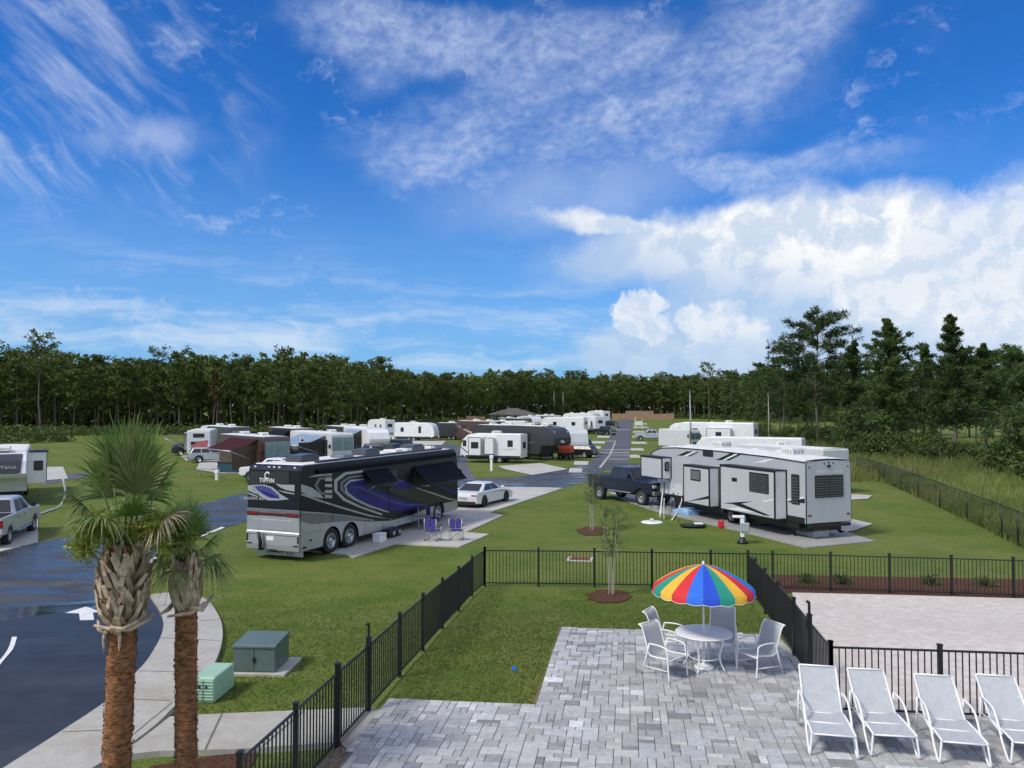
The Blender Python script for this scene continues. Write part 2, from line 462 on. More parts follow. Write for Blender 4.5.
    M_['ptrunk2'] = pm('palm_fibre_pale', (0.30, 0.20, 0.14), 0.95, 0, 0.4, 11, bump=1.0, bscale=26, stretch=(1, 1, 2.2))
    M_['fenceply'] = pm('cedar_boards', (0.36, 0.23, 0.15), 0.8, 0, 0.25, 2, bump=0.3)
    M_['shingle'] = pm('grey_shingles', (0.10, 0.095, 0.095), 0.85, 0, 0.2, 3)
    M_['wall'] = pm('pale_siding', (0.55, 0.53, 0.47), 0.7, 0, 0.08)
    M_['orange'] = pm('orange_canvas', (0.62, 0.09, 0.03), 0.7)
    M_['rustlid'] = pm('rusty_lid', (0.17, 0.075, 0.055), 0.95, 0, 0.2, 6, spec=0.1)
    M_['teal'] = pm('teal_fabric', (0.015, 0.07, 0.10), 0.8)
    M_['pinkflag'] = pm('faded_red_print', (0.55, 0.16, 0.18), 0.4)
    M_['galv'] = pm('galvanised_steel', (0.42, 0.44, 0.46), 0.4, 0.7)
    M_['greybox'] = pm('grey_plastic', (0.34, 0.36, 0.38), 0.5)
    M_['bluecloth'] = pm('pale_blue_cover', (0.25, 0.42, 0.62), 0.7)
    M_['bluecanopy'] = pm('grey_blue_canvas', (0.20, 0.27, 0.37), 0.9, spec=0.1)
mats()
# ------------------------------------------------------------------ light and sky
SUN_EL, SUN_AZ = 47.0, -122.0        # azimuth clockwise from straight ahead
def sky():
    w = bpy.data.worlds.new('World'); S.world = w; w.use_nodes = True
    nt = NT(w.node_tree)
    bg = [n for n in nt.n if n.type == 'BACKGROUND'][0]
    sk = nt.node('ShaderNodeTexSky', sky_type='NISHITA')
    sk.sun_disc = False
    sk.sun_elevation = R(SUN_EL); sk.sun_rotation = R(SUN_AZ)
    sk.air_density = 1.0; sk.dust_density = 0.35; sk.ozone_density = 2.6; sk.altitude = 0
    d = nt.node('ShaderNodeTexCoord').outputs['Generated']
    sp = nt.node('ShaderNodeSeparateXYZ'); nt.l.new(d, sp.inputs[0])
    x, y, z = sp.outputs
    az = nt.m('MULTIPLY', nt.m('ARCTAN2', x, y), 180 / pi)
    el = nt.m('MULTIPLY', nt.m('ARCSINE', z), 180 / pi)
    P = nt.comb(az, el, 0)
    def AE(px, py):
        a = atan((px - 512) / FPX)
        return math.degrees(a), math.degrees(atan((HOR - py) / FPX * cos(a)))
    # warped coordinates
    def warp(P, scale, amt, det=4):
        n = nt.node('ShaderNodeTexNoise'); nt.l.new(P, n.inputs['Vector']); n.inputs['Scale'].default_value = scale; n.inputs['Detail'].default_value = det; n.inputs['Roughness'].default_value = 0.58
        v = nt.vm('SUBTRACT', n.outputs['Color'], (0.5, 0.5, 0.5))
        return nt.vm('ADD', P, nt.vm('SCALE', v, scale=amt))
    def ell(V, px, py, rx, ry, tilt=0):
        """1 at the centre, 0 on the rim; radii in pixels of the photograph"""
        a, e = AE(px, py)
        k = 0.0665 * max(0.7, cos(R(a)) ** 2 * 1.12)
        v = nt.vm('SUBTRACT', V, (a, e, 0))
        s_ = nt.node('ShaderNodeSeparateXYZ'); nt.l.new(v, s_.inputs[0])
        c, s = cos(R(tilt)), sin(R(tilt))
        u = nt.m('ADD', nt.m('MULTIPLY', s_.outputs[0], c / (rx * k)), nt.m('MULTIPLY', s_.outputs[1], s / (rx * k)))
        t = nt.m('ADD', nt.m('MULTIPLY', s_.outputs[0], -s / (ry * 0.0725)), nt.m('MULTIPLY', s_.outputs[1], c / (ry * 0.0725)))
        return nt.m('SUBTRACT', 1.0, nt.m('SQRT', nt.m('ADD', nt.m('MULTIPLY', u, u), nt.m('MULTIPLY', t, t))))
    def mx(*a):
        r = a[0]
        for b in a[1:]: r = nt.m('MAXIMUM', r, b)
        return r
    base = nt.mix(1.0, sk.outputs[0], (0.185, 0.72, 1.44), 'MULTIPLY')
    # pale low air, more blue above
    lowb = nt.ss(el, -1.0, 21.0, 1.0, 0.0)
    base = nt.mix(nt.m('MULTIPLY', lowb, 0.70), base, (2.9, 5.3, 8.3))
    c = base
    # streaks close to the horizon
    f = nt.noise(nt.vm('MULTIPLY', warp(P, 0.08, 3.0), (0.05, 0.55, 1)), 1.0, 5, 0.6)
    m1 = nt.m('MULTIPLY', nt.ss(f, 0.42, 0.74), nt.m('MULTIPLY', nt.ss(el, -2, 2), nt.ss(el, 5, 13, 1, 0)))
    c = nt.mix(nt.m('MULTIPLY', m1, 0.70), c, (7.2, 8.2, 9.3))
    # cirrus, upper left
    V = warp(P, 0.07, 5.0, 2)
    s2 = nt.vm('MULTIPLY', V, (0.09, 0.30, 1))
    rot = nt.node('ShaderNodeVectorRotate', rotation_type='Z_AXIS'); nt.l.new(V, rot.inputs['Vector']); rot.inputs['Angle'].default_value = R(38)
    f = nt.noise(nt.vm('MULTIPLY', rot.outputs[0], (0.06, 0.30, 1)), 1.0, 5, 0.62, 0.3)
    e = mx(ell(V, 90, 120, 190, 80, -14), ell(V, 130, 45, 170, 75, -30), ell(V, 30, 160, 150, 50, 8))
    m2 = nt.m('MULTIPLY', nt.ss(e, -0.15, 0.75), nt.ss(f, 0.40, 0.78))
    e2 = ell(warp(P, 0.2, 5.0, 5), 140, 128, 85, 22, 10)
    m2 = mx(m2, nt.m('MULTIPLY', nt.ss(e2, -0.3, 0.9, 0, 0.6), nt.ss(nt.noise(V, 0.35, 6), 0.25, 0.65)))
    c = nt.mix(nt.m('MULTIPLY', m2, 0.72), c, (6.8, 7.6, 9.4))
    # thin scattered wisps everywhere
    f = nt.noise(nt.vm('MULTIPLY', warp(P, 0.15, 4.0), (0.09, 0.26, 1)), 1.0, 5, 0.65)
    m3 = nt.m('MULTIPLY', nt.ss(f, 0.55, 0.80), nt.ss(el, 0, 6))
    c = nt.mix(nt.m('MULTIPLY', m3, 0.55), c, (6.2, 7.2, 9.2))
    # mottled altocumulus field
    W = warp(P, 0.22, 1.6, 3)
    Wb = warp(P, 0.10, 7.0, 6)
    e = mx(ell(Wb, 600, 110, 265, 90, 14), ell(Wb, 500, 40, 170, 42, 8), ell(Wb, 720, 60, 190, 70, 26), ell(Wb, 470, 145, 170, 55, 4), ell(Wb, 430, 30, 180, 45, -4), ell(Wb, 760, 165, 170, 28, -3))
    cell = nt.noise(nt.vm('MULTIPLY', W, (1.0, 1.7, 1)), 1.0, 4, 0.6)
    rot2 = nt.node('ShaderNodeVectorRotate', rotation_type='Z_AXIS'); nt.l.new(warp(P, 0.12, 3.0, 3), rot2.inputs['Vector']); rot2.inputs['Angle'].default_value = R(-22)
    streak = nt.noise(nt.vm('MULTIPLY', rot2.outputs[0], (0.06, 0.26, 1)), 1.0, 4, 0.6)
    med = nt.noise(P, 0.16, 5, 0.6)
    cov = nt.m('ADD', nt.m('MULTIPLY', nt.ss(e, -0.1, 0.7), 0.9), nt.m('MULTIPLY', nt.m('SUBTRACT', med, 0.5), 0.9))
    thin = nt.m('MULTIPLY', nt.ss(cov, -0.05, 0.95), nt.ss(streak, 0.30, 0.66, 0.25, 1.0))
    m4 = nt.m('MULTIPLY', thin, nt.ss(cell, 0.28, 0.74, 0.55, 1.10))
    m4 = mx(m4, nt.m('MULTIPLY', nt.ss(ell(Wb, 570, 190, 190, 55, 6), -0.1, 0.9, 0, 0.75), nt.ss(med, 0.2, 0.7, 0.5, 1)))
    c = nt.mix(nt.m('MULTIPLY', m4, 0.54), c, (6.4, 7.4, 9.4))
    # the great anvil cloud on the right
    A1 = warp(P, 0.14, 4.0, 5)
    A = warp(A1, 0.55, 1.1, 4)
    anv = mx(ell(A, 720, 243, 215, 46, 5), ell(A, 868, 230, 125, 44, 9), ell(A, 800, 275, 190, 62, 0), ell(A, 640, 228, 130, 17, -9))
    low = mx(ell(A, 960, 330, 280, 110, 0), ell(A, 745, 345, 170, 85, 0), ell(A, 640, 352, 90, 34, 0))
    d1 = nt.ss(mx(anv, nt.m('MULTIPLY', low, 0.8)), -0.02, 0.50)
    h1 = nt.noise(A, 0.30, 6, 0.6); h2 = nt.noise(nt.vm('ADD', A, (-1.1, 1.6, 0)), 0.30, 6, 0.6)
    lit = nt.ss(nt.m('SUBTRACT', h1, h2), -0.12, 0.12)
    up = nt.ss(nt.m('ADD', el, nt.m('MULTIPLY', nt.m('SUBTRACT', az, 20), 0.28)), 5.5, 12.0)
    sh = nt.m('MULTIPLY', nt.m('ADD', nt.m('MULTIPLY', lit, 0.68), 0.32), nt.m('ADD', nt.m('MULTIPLY', up, 0.80), 0.20), clamp=True)
    ccol = nt.mix(sh, (4.5, 6.0, 8.1), (9.9, 9.9, 9.8))
    c = nt.mix(nt.m('MULTIPLY', d1, nt.ss(up, 0, 1, 0.80, 0.97)), c, ccol)
    # crisp cumulus towers
    B1 = warp(P, 0.42, 2.7, 4)
    B = warp(B1, 1.5, 1.15, 4)
    tow = mx(ell(B, 990, 262, 95, 66, 10), ell(B, 940, 262, 60, 52, 0), ell(B, 1060, 290, 160, 110, 0), ell(B, 880, 288, 60, 40, 10),
             ell(B, 628, 311, 22, 15, 0), ell(B, 648, 306, 22, 18, 0), ell(B, 644, 326, 34, 14, 0), ell(B, 722, 328, 34, 27, -5), ell(B, 690, 318, 14, 15, 0), ell(B, 742, 340, 30, 22, 0), ell(B, 648, 372, 30, 16, -30), ell(B, 716, 352, 40, 20, 0))
    d2 = nt.ss(tow, -0.06, 0.42)
    g1 = nt.noise(B, 0.62, 5, 0.55); g2 = nt.noise(nt.vm('ADD', B, (-0.6, 0.9, 0)), 0.62, 5, 0.55)
    lit2 = nt.ss(nt.m('SUBTRACT', g1, g2), -0.16, 0.10)
    rim = nt.ss(tow, 0.02, 0.5, 1.0, 0.62)
    ub = nt.ss(nt.m('ADD', el, nt.m('MULTIPLY', nt.m('SUBTRACT', az, 14), 0.04)), 2.2, 6.2)
    sh2 = nt.m('MULTIPLY', nt.m('MULTIPLY', rim, nt.m('ADD', nt.m('MULTIPLY', lit2, 0.5), 0.5)), nt.m('ADD', nt.m('MULTIPLY', ub, 0.75), 0.25), clamp=True)
    tcol = nt.mix(sh2, (4.4, 6.0, 8.3), (10.2, 10.1, 9.9))
    c = nt.mix(nt.m('MULTIPLY', d2, nt.ss(ub, 0, 1, 0.45, 0.92)), c, tcol)
    # high thin cloud behind and above the camera, where the photograph does not look
    back = nt.m('MULTIPLY', nt.ss(nt.m('ABSOLUTE', az), 45, 80), nt.ss(nt.noise(d, 2.2, 5, 0.6), 0.38, 0.62))
    topc = nt.m('MULTIPLY', nt.ss(el, 32, 55), nt.ss(nt.noise(d, 3.0, 5, 0.6), 0.36, 0.62))
    c = nt.mix(nt.m('MULTIPLY', mx(back, topc), 0.85), c, (10.5, 10.6, 10.8))
    nt.l.new(c, bg.inputs['Color'])
    bg.inputs['Strength'].default_value = 0.092
    w.cycles.sampling_method = 'MANUAL'; w.cycles.sample_map_resolution = 512
    sl = bpy.data.lights.new('sun', 'SUN'); so = bpy.data.objects.new('sun', sl); COL.objects.link(so)
    sl.energy = 2.7; sl.angle = R(11); sl.color = (1.0, 0.93, 0.82)
    a, e = R(SUN_AZ), R(SUN_EL)
    dirv = Vector((sin(a) * cos(e), cos(a) * cos(e), sin(e)))
    so.rotation_euler = dirv.to_track_quat('Z', 'Y').to_euler()
    so.location = (0, 0, 40)
sky()

# ------------------------------------------------------------------ ground sheets
def sheet(name, pts, off, mat, step=2.0, kind='structure', edge=None, edge_h=0.0):
    """a patch of ground with the outline pts (world x, y), following the lie of the land"""
    pts = [Vector((p[0], p[1])) for p in pts]
    area = sum(pts[i].x*pts[(i+1)%len(pts)].y - pts[(i+1)%len(pts)].x*pts[i].y for i in range(len(pts)))
    if area < 0: pts = pts[::-1]
    xs = [p.x for p in pts]; ys = [p.y for p in pts]
    vs = list(pts); n = len(pts)
    def inside(x, y):
        r = False
        for i in range(n):
            a, b = pts[i], pts[(i+1) % n]
            if (a.y > y) != (b.y > y) and x < (b.x-a.x)*(y-a.y)/(b.y-a.y)+a.x: r = not r
        return r
    x = min(xs) + step/2
    while x < max(xs):
        y = min(ys) + step/2
        while y < max(ys):
            if inside(x, y): vs.append(Vector((x, y)))
            y += step
        x += step
    ov, oe, of, *_ = delaunay_2d_cdt(vs, [], [list(range(n))], 1, 1e-5)
    mb = MB()
    mb.add([(p.x, p.y, zg(p.x, p.y) + off) for p in ov], [tuple(f) for f in of], mat)
    if edge_h:
        for i in range(n):
            a, b = pts[i], pts[(i+1) % n]
            k = max(1, int((b-a).length / step))
            for j in range(k):
                p, q = a.lerp(b, j/k), a.lerp(b, (j+1)/k)
                zp, zq = zg(*p)+off, zg(*q)+off
                mb.add([(p.x,p.y,zp),(q.x,q.y,zq),(q.x,q.y,zq-edge_h),(p.x,p.y,zp-edge_h)], [(0,1,2,3)], mat)
    o = mb.build(name)
    me = o.data
    for p in me.polygons: pass
    if kind: o['kind'] = kind
    return o

def GP(lst): return [G(*p).xy for p in lst]
def smooth_pts(pts, n=6, closed=False):
    """Catmull-Rom through the points"""
    pts = [Vector(p) for p in pts]; out = []
    m = len(pts)
    rng = range(m) if closed else range(m-1)
    for i in rng:
        p0 = pts[(i-1) % m] if closed or i > 0 else pts[0]
        p1 = pts[i]; p2 = pts[(i+1) % m]
        p3 = pts[(i+2) % m] if closed or i+2 < m else pts[-1]
        for k in range(n):
            t = k / n
            out.append(0.5*((2*p1)+(-p0+p2)*t+(2*p0-5*p1+4*p2-p3)*t*t+(-p0+3*p1-3*p2+p3)*t**3))
    if not closed: out.append(pts[-1])
    return out

def terrain():
    xs = sorted(set([-2500, -1200, -600, -350] + list(range(-240, 241, 8)) + [350, 600, 1200, 2500]))
    ys = sorted(set([-600, -150, -40] + [i * 1.0 for i in range(-20, 40)] + list(range(40, 380, 6)) + [400, 500, 700, 1200, 3000]))
    mb = MB()
    vs = [(x, y, zg(x, y)) for y in ys for x in xs]
    nx = len(xs)
    fs = [(j*nx+i, j*nx+i+1, (j+1)*nx+i+1, (j+1)*nx+i) for j in range(len(ys)-1) for i in range(nx-1)]
    mb.add(vs, fs, M_['grass'])
    tag(mb.build('ground'), kind='structure')
terrain()

# site direction of the lane and of the pool fence
AX = Vector((0.158, 0.987)).normalized(); AN = Vector((AX.y, -AX.x))

def roads():
    # big sealed drive at the lower left and the older road beyond it
    right_edge = smooth_pts(GP([(150, 598), (159, 612), (163, 626), (160, 641), (149, 661), (135, 677), (108, 704), (60, 737), (12, 768)]), 5)
    far = GP([(-140, 640), (0, 622), (60, 613), (125, 606)])
    a = G(-20, 790).xy
    sheet('drive', list(far) + list(right_edge) + [a, Vector((-14, 9.5)), Vector((-26, 9.5))], 0.022, M_['seal'], 1.5)
    wet = GP([(-140, 640), (0, 622), (60, 613), (125, 606), (150, 598), (146, 590), (100, 600), (50, 606), (0, 609), (-140, 622)])
    sheet('drive_wet_strip', wet, 0.020, M_['wet'], 1.5)
    old = GP([(-140, 622), (0, 609), (50, 606), (100, 600), (146, 590), (143, 569), (173, 549.5), (225, 528), (300, 506), (380, 494), (430, 489), (463, 487), (500, 487.5), (563, 488), (592, 480), (604, 470), (640, 470), (640, 464), (592, 462), (575, 467), (520, 477), (470, 479), (440, 481), (380, 484), (300, 487), (240, 494), (211, 502), (150, 515), (94, 531), (38, 543), (0, 552), (-140, 590)])
    sheet('road', old, 0.018, M_['asphalt'], 2.0)
    # the straight lane between the pitches
    L = [G(591, 462).xy, G(604, 447).xy, G(613, 432).xy, G(617.5, 422).xy, G(620.5, 418.9).xy]
    Rr = [G(632.6, 418.9).xy, G(632, 422).xy, G(631, 432).xy, G(630, 447).xy, G(628, 463).xy]
    sheet('lane', L + Rr, 0.020, M_['lane'], 4.0)
    # a side road on the left between the rows of pitches
    sheet('back_road', GP([(462, 480), (447, 466), (446, 450), (400, 446), (350, 445), (350, 441), (400, 441.5), (455, 444), (466, 452), (468, 468), (476, 479)]), 0.016, M_['lane'], 4.0)
    sheet('back_road', GP([(395, 434), (450, 430), (470, 429), (470, 427), (440, 428), (395, 431)]), 0.016, M_['lane'], 5.0)
    sheet('back_road', GP([(42, 486), (75, 479), (110, 474), (110, 470), (70, 474), (42, 481)]), 0.016, M_['lane'], 3.0)
    # markings
    mk = MB()
    def mark(pts, off=0.03):
        q = [G(*p) for p in pts]
        mk.poly([(v.x, v.y, v.z + off) for v in q], M_['paint'])
    mark([(65, 614), (86, 607.5), (101, 613), (93, 613.6), (94, 621), (80, 621.4), (79, 614.4)])
    for a, b, c, d in [((0, 663), (8, 651), (12, 638), (17, 638))]:
        pass
    arc = smooth_pts([(-12, 672), (0, 661), (8, 650), (12, 638)], 4)
    arc2 = smooth_pts([(-6, 674), (4, 661), (13, 650), (17, 638)], 4)
    for i in range(len(arc)-1): mark([arc[i], arc[i+1], arc2[i+1], arc2[i]])
    mark([(63, 547), (88, 541.5), (90, 543), (68, 549)])
    mark([(134, 532), (146, 528), (148, 529.5), (137, 534)])
    for k in range(9):
        y0 = 530 - k * 4.2; x0 = 222 + k * 10.5
    tag(mk.build('road_markings'), kind='structure')
    e = smooth_pts([(143, 569), (173, 549.5), (225, 528)], 4); e2 = [(p[0]-3.4, p[1]-0.6) for p in e]
    sheet('white_edge_line', GP(list(e) + e2[::-1]), 0.028, M_['paint'], 2.0)
    lm = MB()
    def lmark(y, x0, x1, w):
        q = [G(x0, y), G(x1, y), G(x1, y + w), G(x0, y + w)]
        lm.poly([(v.x, v.y, v.z + 0.032) for v in q], M_['conc'])
    for y, x0, x1, w in ((441, 606, 616, .6), (429.5, 613.5, 631.5, .4), (449.8, 602, 630, .5), (452.5, 600, 629.5, .6), (455, 611, 629.5, .5), (459, 609, 629, .5)): lmark(y, x0, x1, w)
    q = [G(615.3, 441), G(616.4, 441), G(611, 455), G(609, 455)]; lm.poly([(v.x, v.y, v.z + 0.036) for v in q], M_['conc'])
    q = [G(609, 455), G(610.6, 455), G(601.5, 468), G(598.5, 468)]; lm.poly([(v.x, v.y, v.z + 0.036) for v in q], M_['conc'])
    tag(lm.build('lane_markings'), kind='structure')
    # concrete walk that curves round the drive, and the branch to the gate
    inner = smooth_pts(GP([(150, 597.5), (159.5, 612), (163.5, 626), (160.5, 641), (149.5, 661), (136, 677), (109, 704), (61, 737), (13, 768), (-20, 790)]), 5)
    outer = smooth_pts(GP([(60, 790), (103, 768), (150, 735), (178, 708), (203, 684), (217, 662), (222.5, 640), (220, 622), (210, 606), (196, 598), (172, 595)]), 5)
    sheet('walk', list(inner) + list(outer), 0.10, M_['conc'], 1.2, edge_h=0.1)
    br = GP([(112, 762), (137, 748), (170, 722), (200, 720), (300, 715.5), (369, 712.5), (338, 748), (240, 755), (160, 757)])
    sheet('gate_walk', br, 0.096, M_['conc'], 1.2, edge_h=0.1)
    jn = MB()
    def seam(a, b, off, w=0.014):
        p, q = G(*a), G(*b); d = (q - p).xy.normalized(); n = Vector((-d.y, d.x)) * w
        k = 6
        for i in range(k):
            s_, e_ = p.lerp(q, i/k), p.lerp(q, (i+1)/k)
            v = [(s_.x+n.x, s_.y+n.y), (e_.x+n.x, e_.y+n.y), (e_.x-n.x, e_.y-n.y), (s_.x-n.x, s_.y-n.y)]
            jn.poly([(a_, b_, zg(a_, b_) + off) for a_, b_ in v], M_['joint'])
    for a, b in (((163, 627), (222, 623)), ((160, 642), (220, 645)), ((138, 676), (208, 677)), ((110, 704), (170, 706)), ((62, 738), (135, 735)), ((152, 608), (212, 609)), ((157, 610), (205, 601))): seam(a, b, 0.104)
    seam((103, 766), (172, 708), 0.104); seam((262, 753), (304, 716), 0.104); seam((205, 756), (222, 719), 0.104)
    tag(jn.build('walk_joints'), kind='structure')
roads()

def pads():
    sheet('coach_pad', GP([(300, 551), (345, 555), (353, 558.7), (375, 551), (395, 544.7), (459, 547.8), (489, 535), (465.5, 533), (503, 516), (489, 513), (520, 503), (563, 488.5), (540, 487.8), (463, 487.3), (400, 505)]), 0.05, M_['pad'], 2, edge_h=0.06)
    sheet('trailer_pad', GP([(598, 486), (622, 500), (655, 511.5), (700, 522.5), (753, 535), (806, 548.6), (875, 542), (790, 515), (700, 488), (640, 480)]), 0.05, M_['padgrey'], 2, edge_h=0.06)
    sheet('side_pad', GP([(840, 534), (856, 531), (873, 524.5), (852, 520), (830, 524)]), 0.05, M_['pad'], 2)
    sheet('side_pad', GP([(800, 503), (868, 499.5), (872, 496), (842, 494), (800, 497)]), 0.05, M_['pad'], 3)
    sheet('truck_pad', GP([(-60, 566), (0, 552.5), (38, 543), (38, 515), (20, 513), (-60, 525)]), 0.05, M_['pad'], 2, edge_h=0.05)
    sheet('pitch_pad', GP([(44, 467.5), (63, 467), (68, 479), (44, 481)]), 0.05, M_['pad'], 3)
    sheet('pitch_pad', GP([(200, 462), (243, 457), (300, 464), (244, 474), (222, 474), (196, 470)]), 0.05, M_['pad'], 3)
    sheet('pitch_pad', GP([(180, 456), (225, 453), (222, 457.5), (186, 461)]), 0.05, M_['pad'], 3)
    sheet('pitch_pad', GP([(498, 466.5), (541, 463.5), (568, 469.5), (532, 475.5), (506, 470)]), 0.05, M_['pad'], 3)
    sheet('pitch_pad', GP([(300, 460), (380, 458), (380, 463), (300, 466)]), 0.05, M_['pad'], 3)
    sheet('pitch_pad', GP([(374, 445), (404, 446.5), (442, 445), (446, 441), (400, 440), (376, 441)]), 0.05, M_['pad'], 4)
    sheet('pitch_pad', GP([(380, 434), (433, 433), (434, 436), (384, 438)]), 0.05, M_['pad'], 4)
    sheet('pitch_pad', GP([(370, 431), (398, 430), (400, 433), (372, 434)]), 0.05, M_['pad'], 4)
    # rows of pitches along the lane
    for k, (yl, dl) in enumerate([(471, 13), (463.5, 14), (456, 15), (447.8, 17), (442.6, 14), (437, 12), (431.5, 10), (427.5, 9), (424.5, 7)]):
        h = max(0.7, (yl - HOR) * 0.032)
        xl = 635 + (591 - 635) / (462 - HOR) * (yl - HOR) - 1.2
        sheet('pitch_pad', GP([(xl, yl - h), (xl - dl, yl - h * 1.25), (xl - dl - 1, yl + h * 0.9), (xl - h*.5, yl + h)]), 0.04, M_['pad'], 4)
    for k, (yr, dr) in enumerate([(456.6, 9), (449.6, 12), (443, 14), (437, 16), (432, 18), (427.5, 14), (424, 12)]):
        h = max(0.6, (yr - HOR) * 0.030)
        xr = 635 + (628 - 635) / (463 - HOR) * (yr - HOR) + 1.0
        sheet('pitch_pad', GP([(xr, yr - h), (xr + dr, yr - h), (xr + dr + 2, yr + h), (xr, yr + h)]), 0.04, M_['pad'], 4)
pads()

def beds():
    # sand court, beds of mulch and the strip beside the paving
    sheet('sand', [*GP([(792, 594), (900, 596.5), (1024, 600), (1200, 606)]), Vector((24, 13.2)), *GP([(1024, 726), (838, 721), (812, 684)])], 0.05, M_['sand'], 0.5)
    sheet('mulch', GP([(756, 575), (1024, 580), (1240, 586), (1240, 606), (1024, 599), (900, 595.5), (790, 593), (770, 591)]), 0.03, M_['mulch'], 1.0)
    for nm, px, py, rx, ry in (('mulch', 609, 597, 22, 6.8), ('mulch', 592, 531.5, 15, 4.5)):
        pts = [G(px + rx * cos(t*pi/9) * (1 + 0.13*sin(3.3*t) + .08*sin(5.1*t+1)), py + ry * sin(t*pi/9) * (1 + 0.1*cos(2.1*t))).xy for t in range(18)]
        sheet(nm, pts, 0.03, M_['mulch'], 0.5)
    sheet('mulch', GP([(150, 768), (215, 757), (258, 754), (240, 790), (150, 800)]), 0.03, M_['mulch'], 0.6)
    sheet('rock_bed', GP([(298, 790), (318, 768), (341, 746), (350, 744), (360, 748), (340, 772), (326, 795)]), 0.03, M_['rock'], 0.4)
    sheet('edging', GP([(341, 746), (369, 712.8), (380, 711), (389, 702), (395, 703), (352, 758)]), 0.045, M_['conc'], 0.6)
    sheet('edging', GP([(765, 633), (774, 633), (806, 672), (836, 722), (820, 722), (796, 668)]), 0.045, M_['conc'], 0.6)
    sheet('soil', GP([(386, 702.5), (536, 708.5), (562, 630), (770, 637.5), (772, 635.5), (560, 627), (533, 705), (389, 699)]), 0.014, M_['soil'], 0.6)
beds()

def patio():
    """paving: every block a bevelled face of one mesh, laid along the site grid"""
    out = GP([(322, 790), (340, 768), (389.5, 701.5), (536, 707.5), (562, 629.5), (660, 633), (765, 636.5), (796, 667), (826, 717), (1024, 726), (1200, 734)]) + [Vector((13, 9.0)), Vector((-3, 9.0))]
    n = len(out)
    def inside(p):
        r = False
        for i in range(n):
            a, b = out[i], out[(i+1) % n]
            if (a.y > p.y) != (b.y > p.y) and p.x < (b.x-a.x)*(p.y-a.y)/(b.y-a.y)+a.x: r = not r
        return r
    O = G(536, 707.5).xy
    ux = (G(536, 707.5).xy - G(389.5, 701.5).xy).normalized(); uy = (G(562, 629.5).xy - G(536, 707.5).xy).normalized()
    u = 0.13
    rd = random.Random(3)
    used = set(); vs = []; fs = []; tones = []
    nx0, nx1, ny0, ny1 = -70, 90, -54, 72
    sizes = [(2, 1)] * 6 + [(2, 2)] * 5 + [(1, 1)] * 2 + [(3, 2)] * 4 + [(1, 2)] * 2 + [(3, 1)] * 1
    for j in range(ny0, ny1):
        for i in range(nx0, nx1):
            if (i, j) in used: continue
            for _ in range(7):
                a, b = rd.choice(sizes)
                if all((i+p, j+q) not in used and inside(O + ux*((i+p+.5)*u) + uy*((j+q+.5)*u)) for p in range(a) for q in range(b)): break
            else: a = b = 1
            for p in range(a):
                for q in range(b): used.add((i+p, j+q))
            c = O + ux * ((i + a/2) * u) + uy * ((j + b/2) * u)
            if not inside(c): continue
            g = 0.006; z = 0.062 + rd.uniform(-0.0015, 0.0015)
            t = rd.gauss(0.40, 0.05)
            if rd.random() < 0.10: t *= 0.68
            if rd.random() < 0.07: t *= 1.3
            t = max(0.2, min(0.66, t)); w = rd.uniform(-0.02, 0.025)
            base = len(vs)
            for dz, inset in ((-0.02, g), (-0.004, g), (0.0, g + 0.007)):
                for su, sv in ((0, 0), (1, 0), (1, 1), (0, 1)):
                    p = O + ux * (i*u + (a*u - inset if su else inset)) + uy * (j*u + (b*u - inset if sv else inset))
                    vs.append((p.x, p.y, zg(p.x, p.y) + z + dz))
            for r in (0, 4):
                for k in range(4):
                    fs.append((base+r+k, base+r+(k+1) % 4, base+r+4+(k+1) % 4, base+r+4+k)); tones.append((t, w))
            fs.append(tuple(base+8+k for k in range(4))); tones.append((t, w))
    mb = MB(); mb.add(vs, fs, M_['paver'])
    me = mb.mesh('patio_paving')
    ca = me.color_attributes.new('tone', 'FLOAT_COLOR', 'CORNER')
    li = 0; buf = []
    for (t, w), p in zip(tones, me.polygons):
        for _ in p.vertices: buf += [t * (1 + w), t * 1.0, t * (1.005 - w), 1.0]
    ca.data.foreach_set('color', buf)
    tag(inst('patio_paving', me), kind='structure')
    sheet('paving_joints', out, 0.047, M_['grout'], 0.8)
patio()

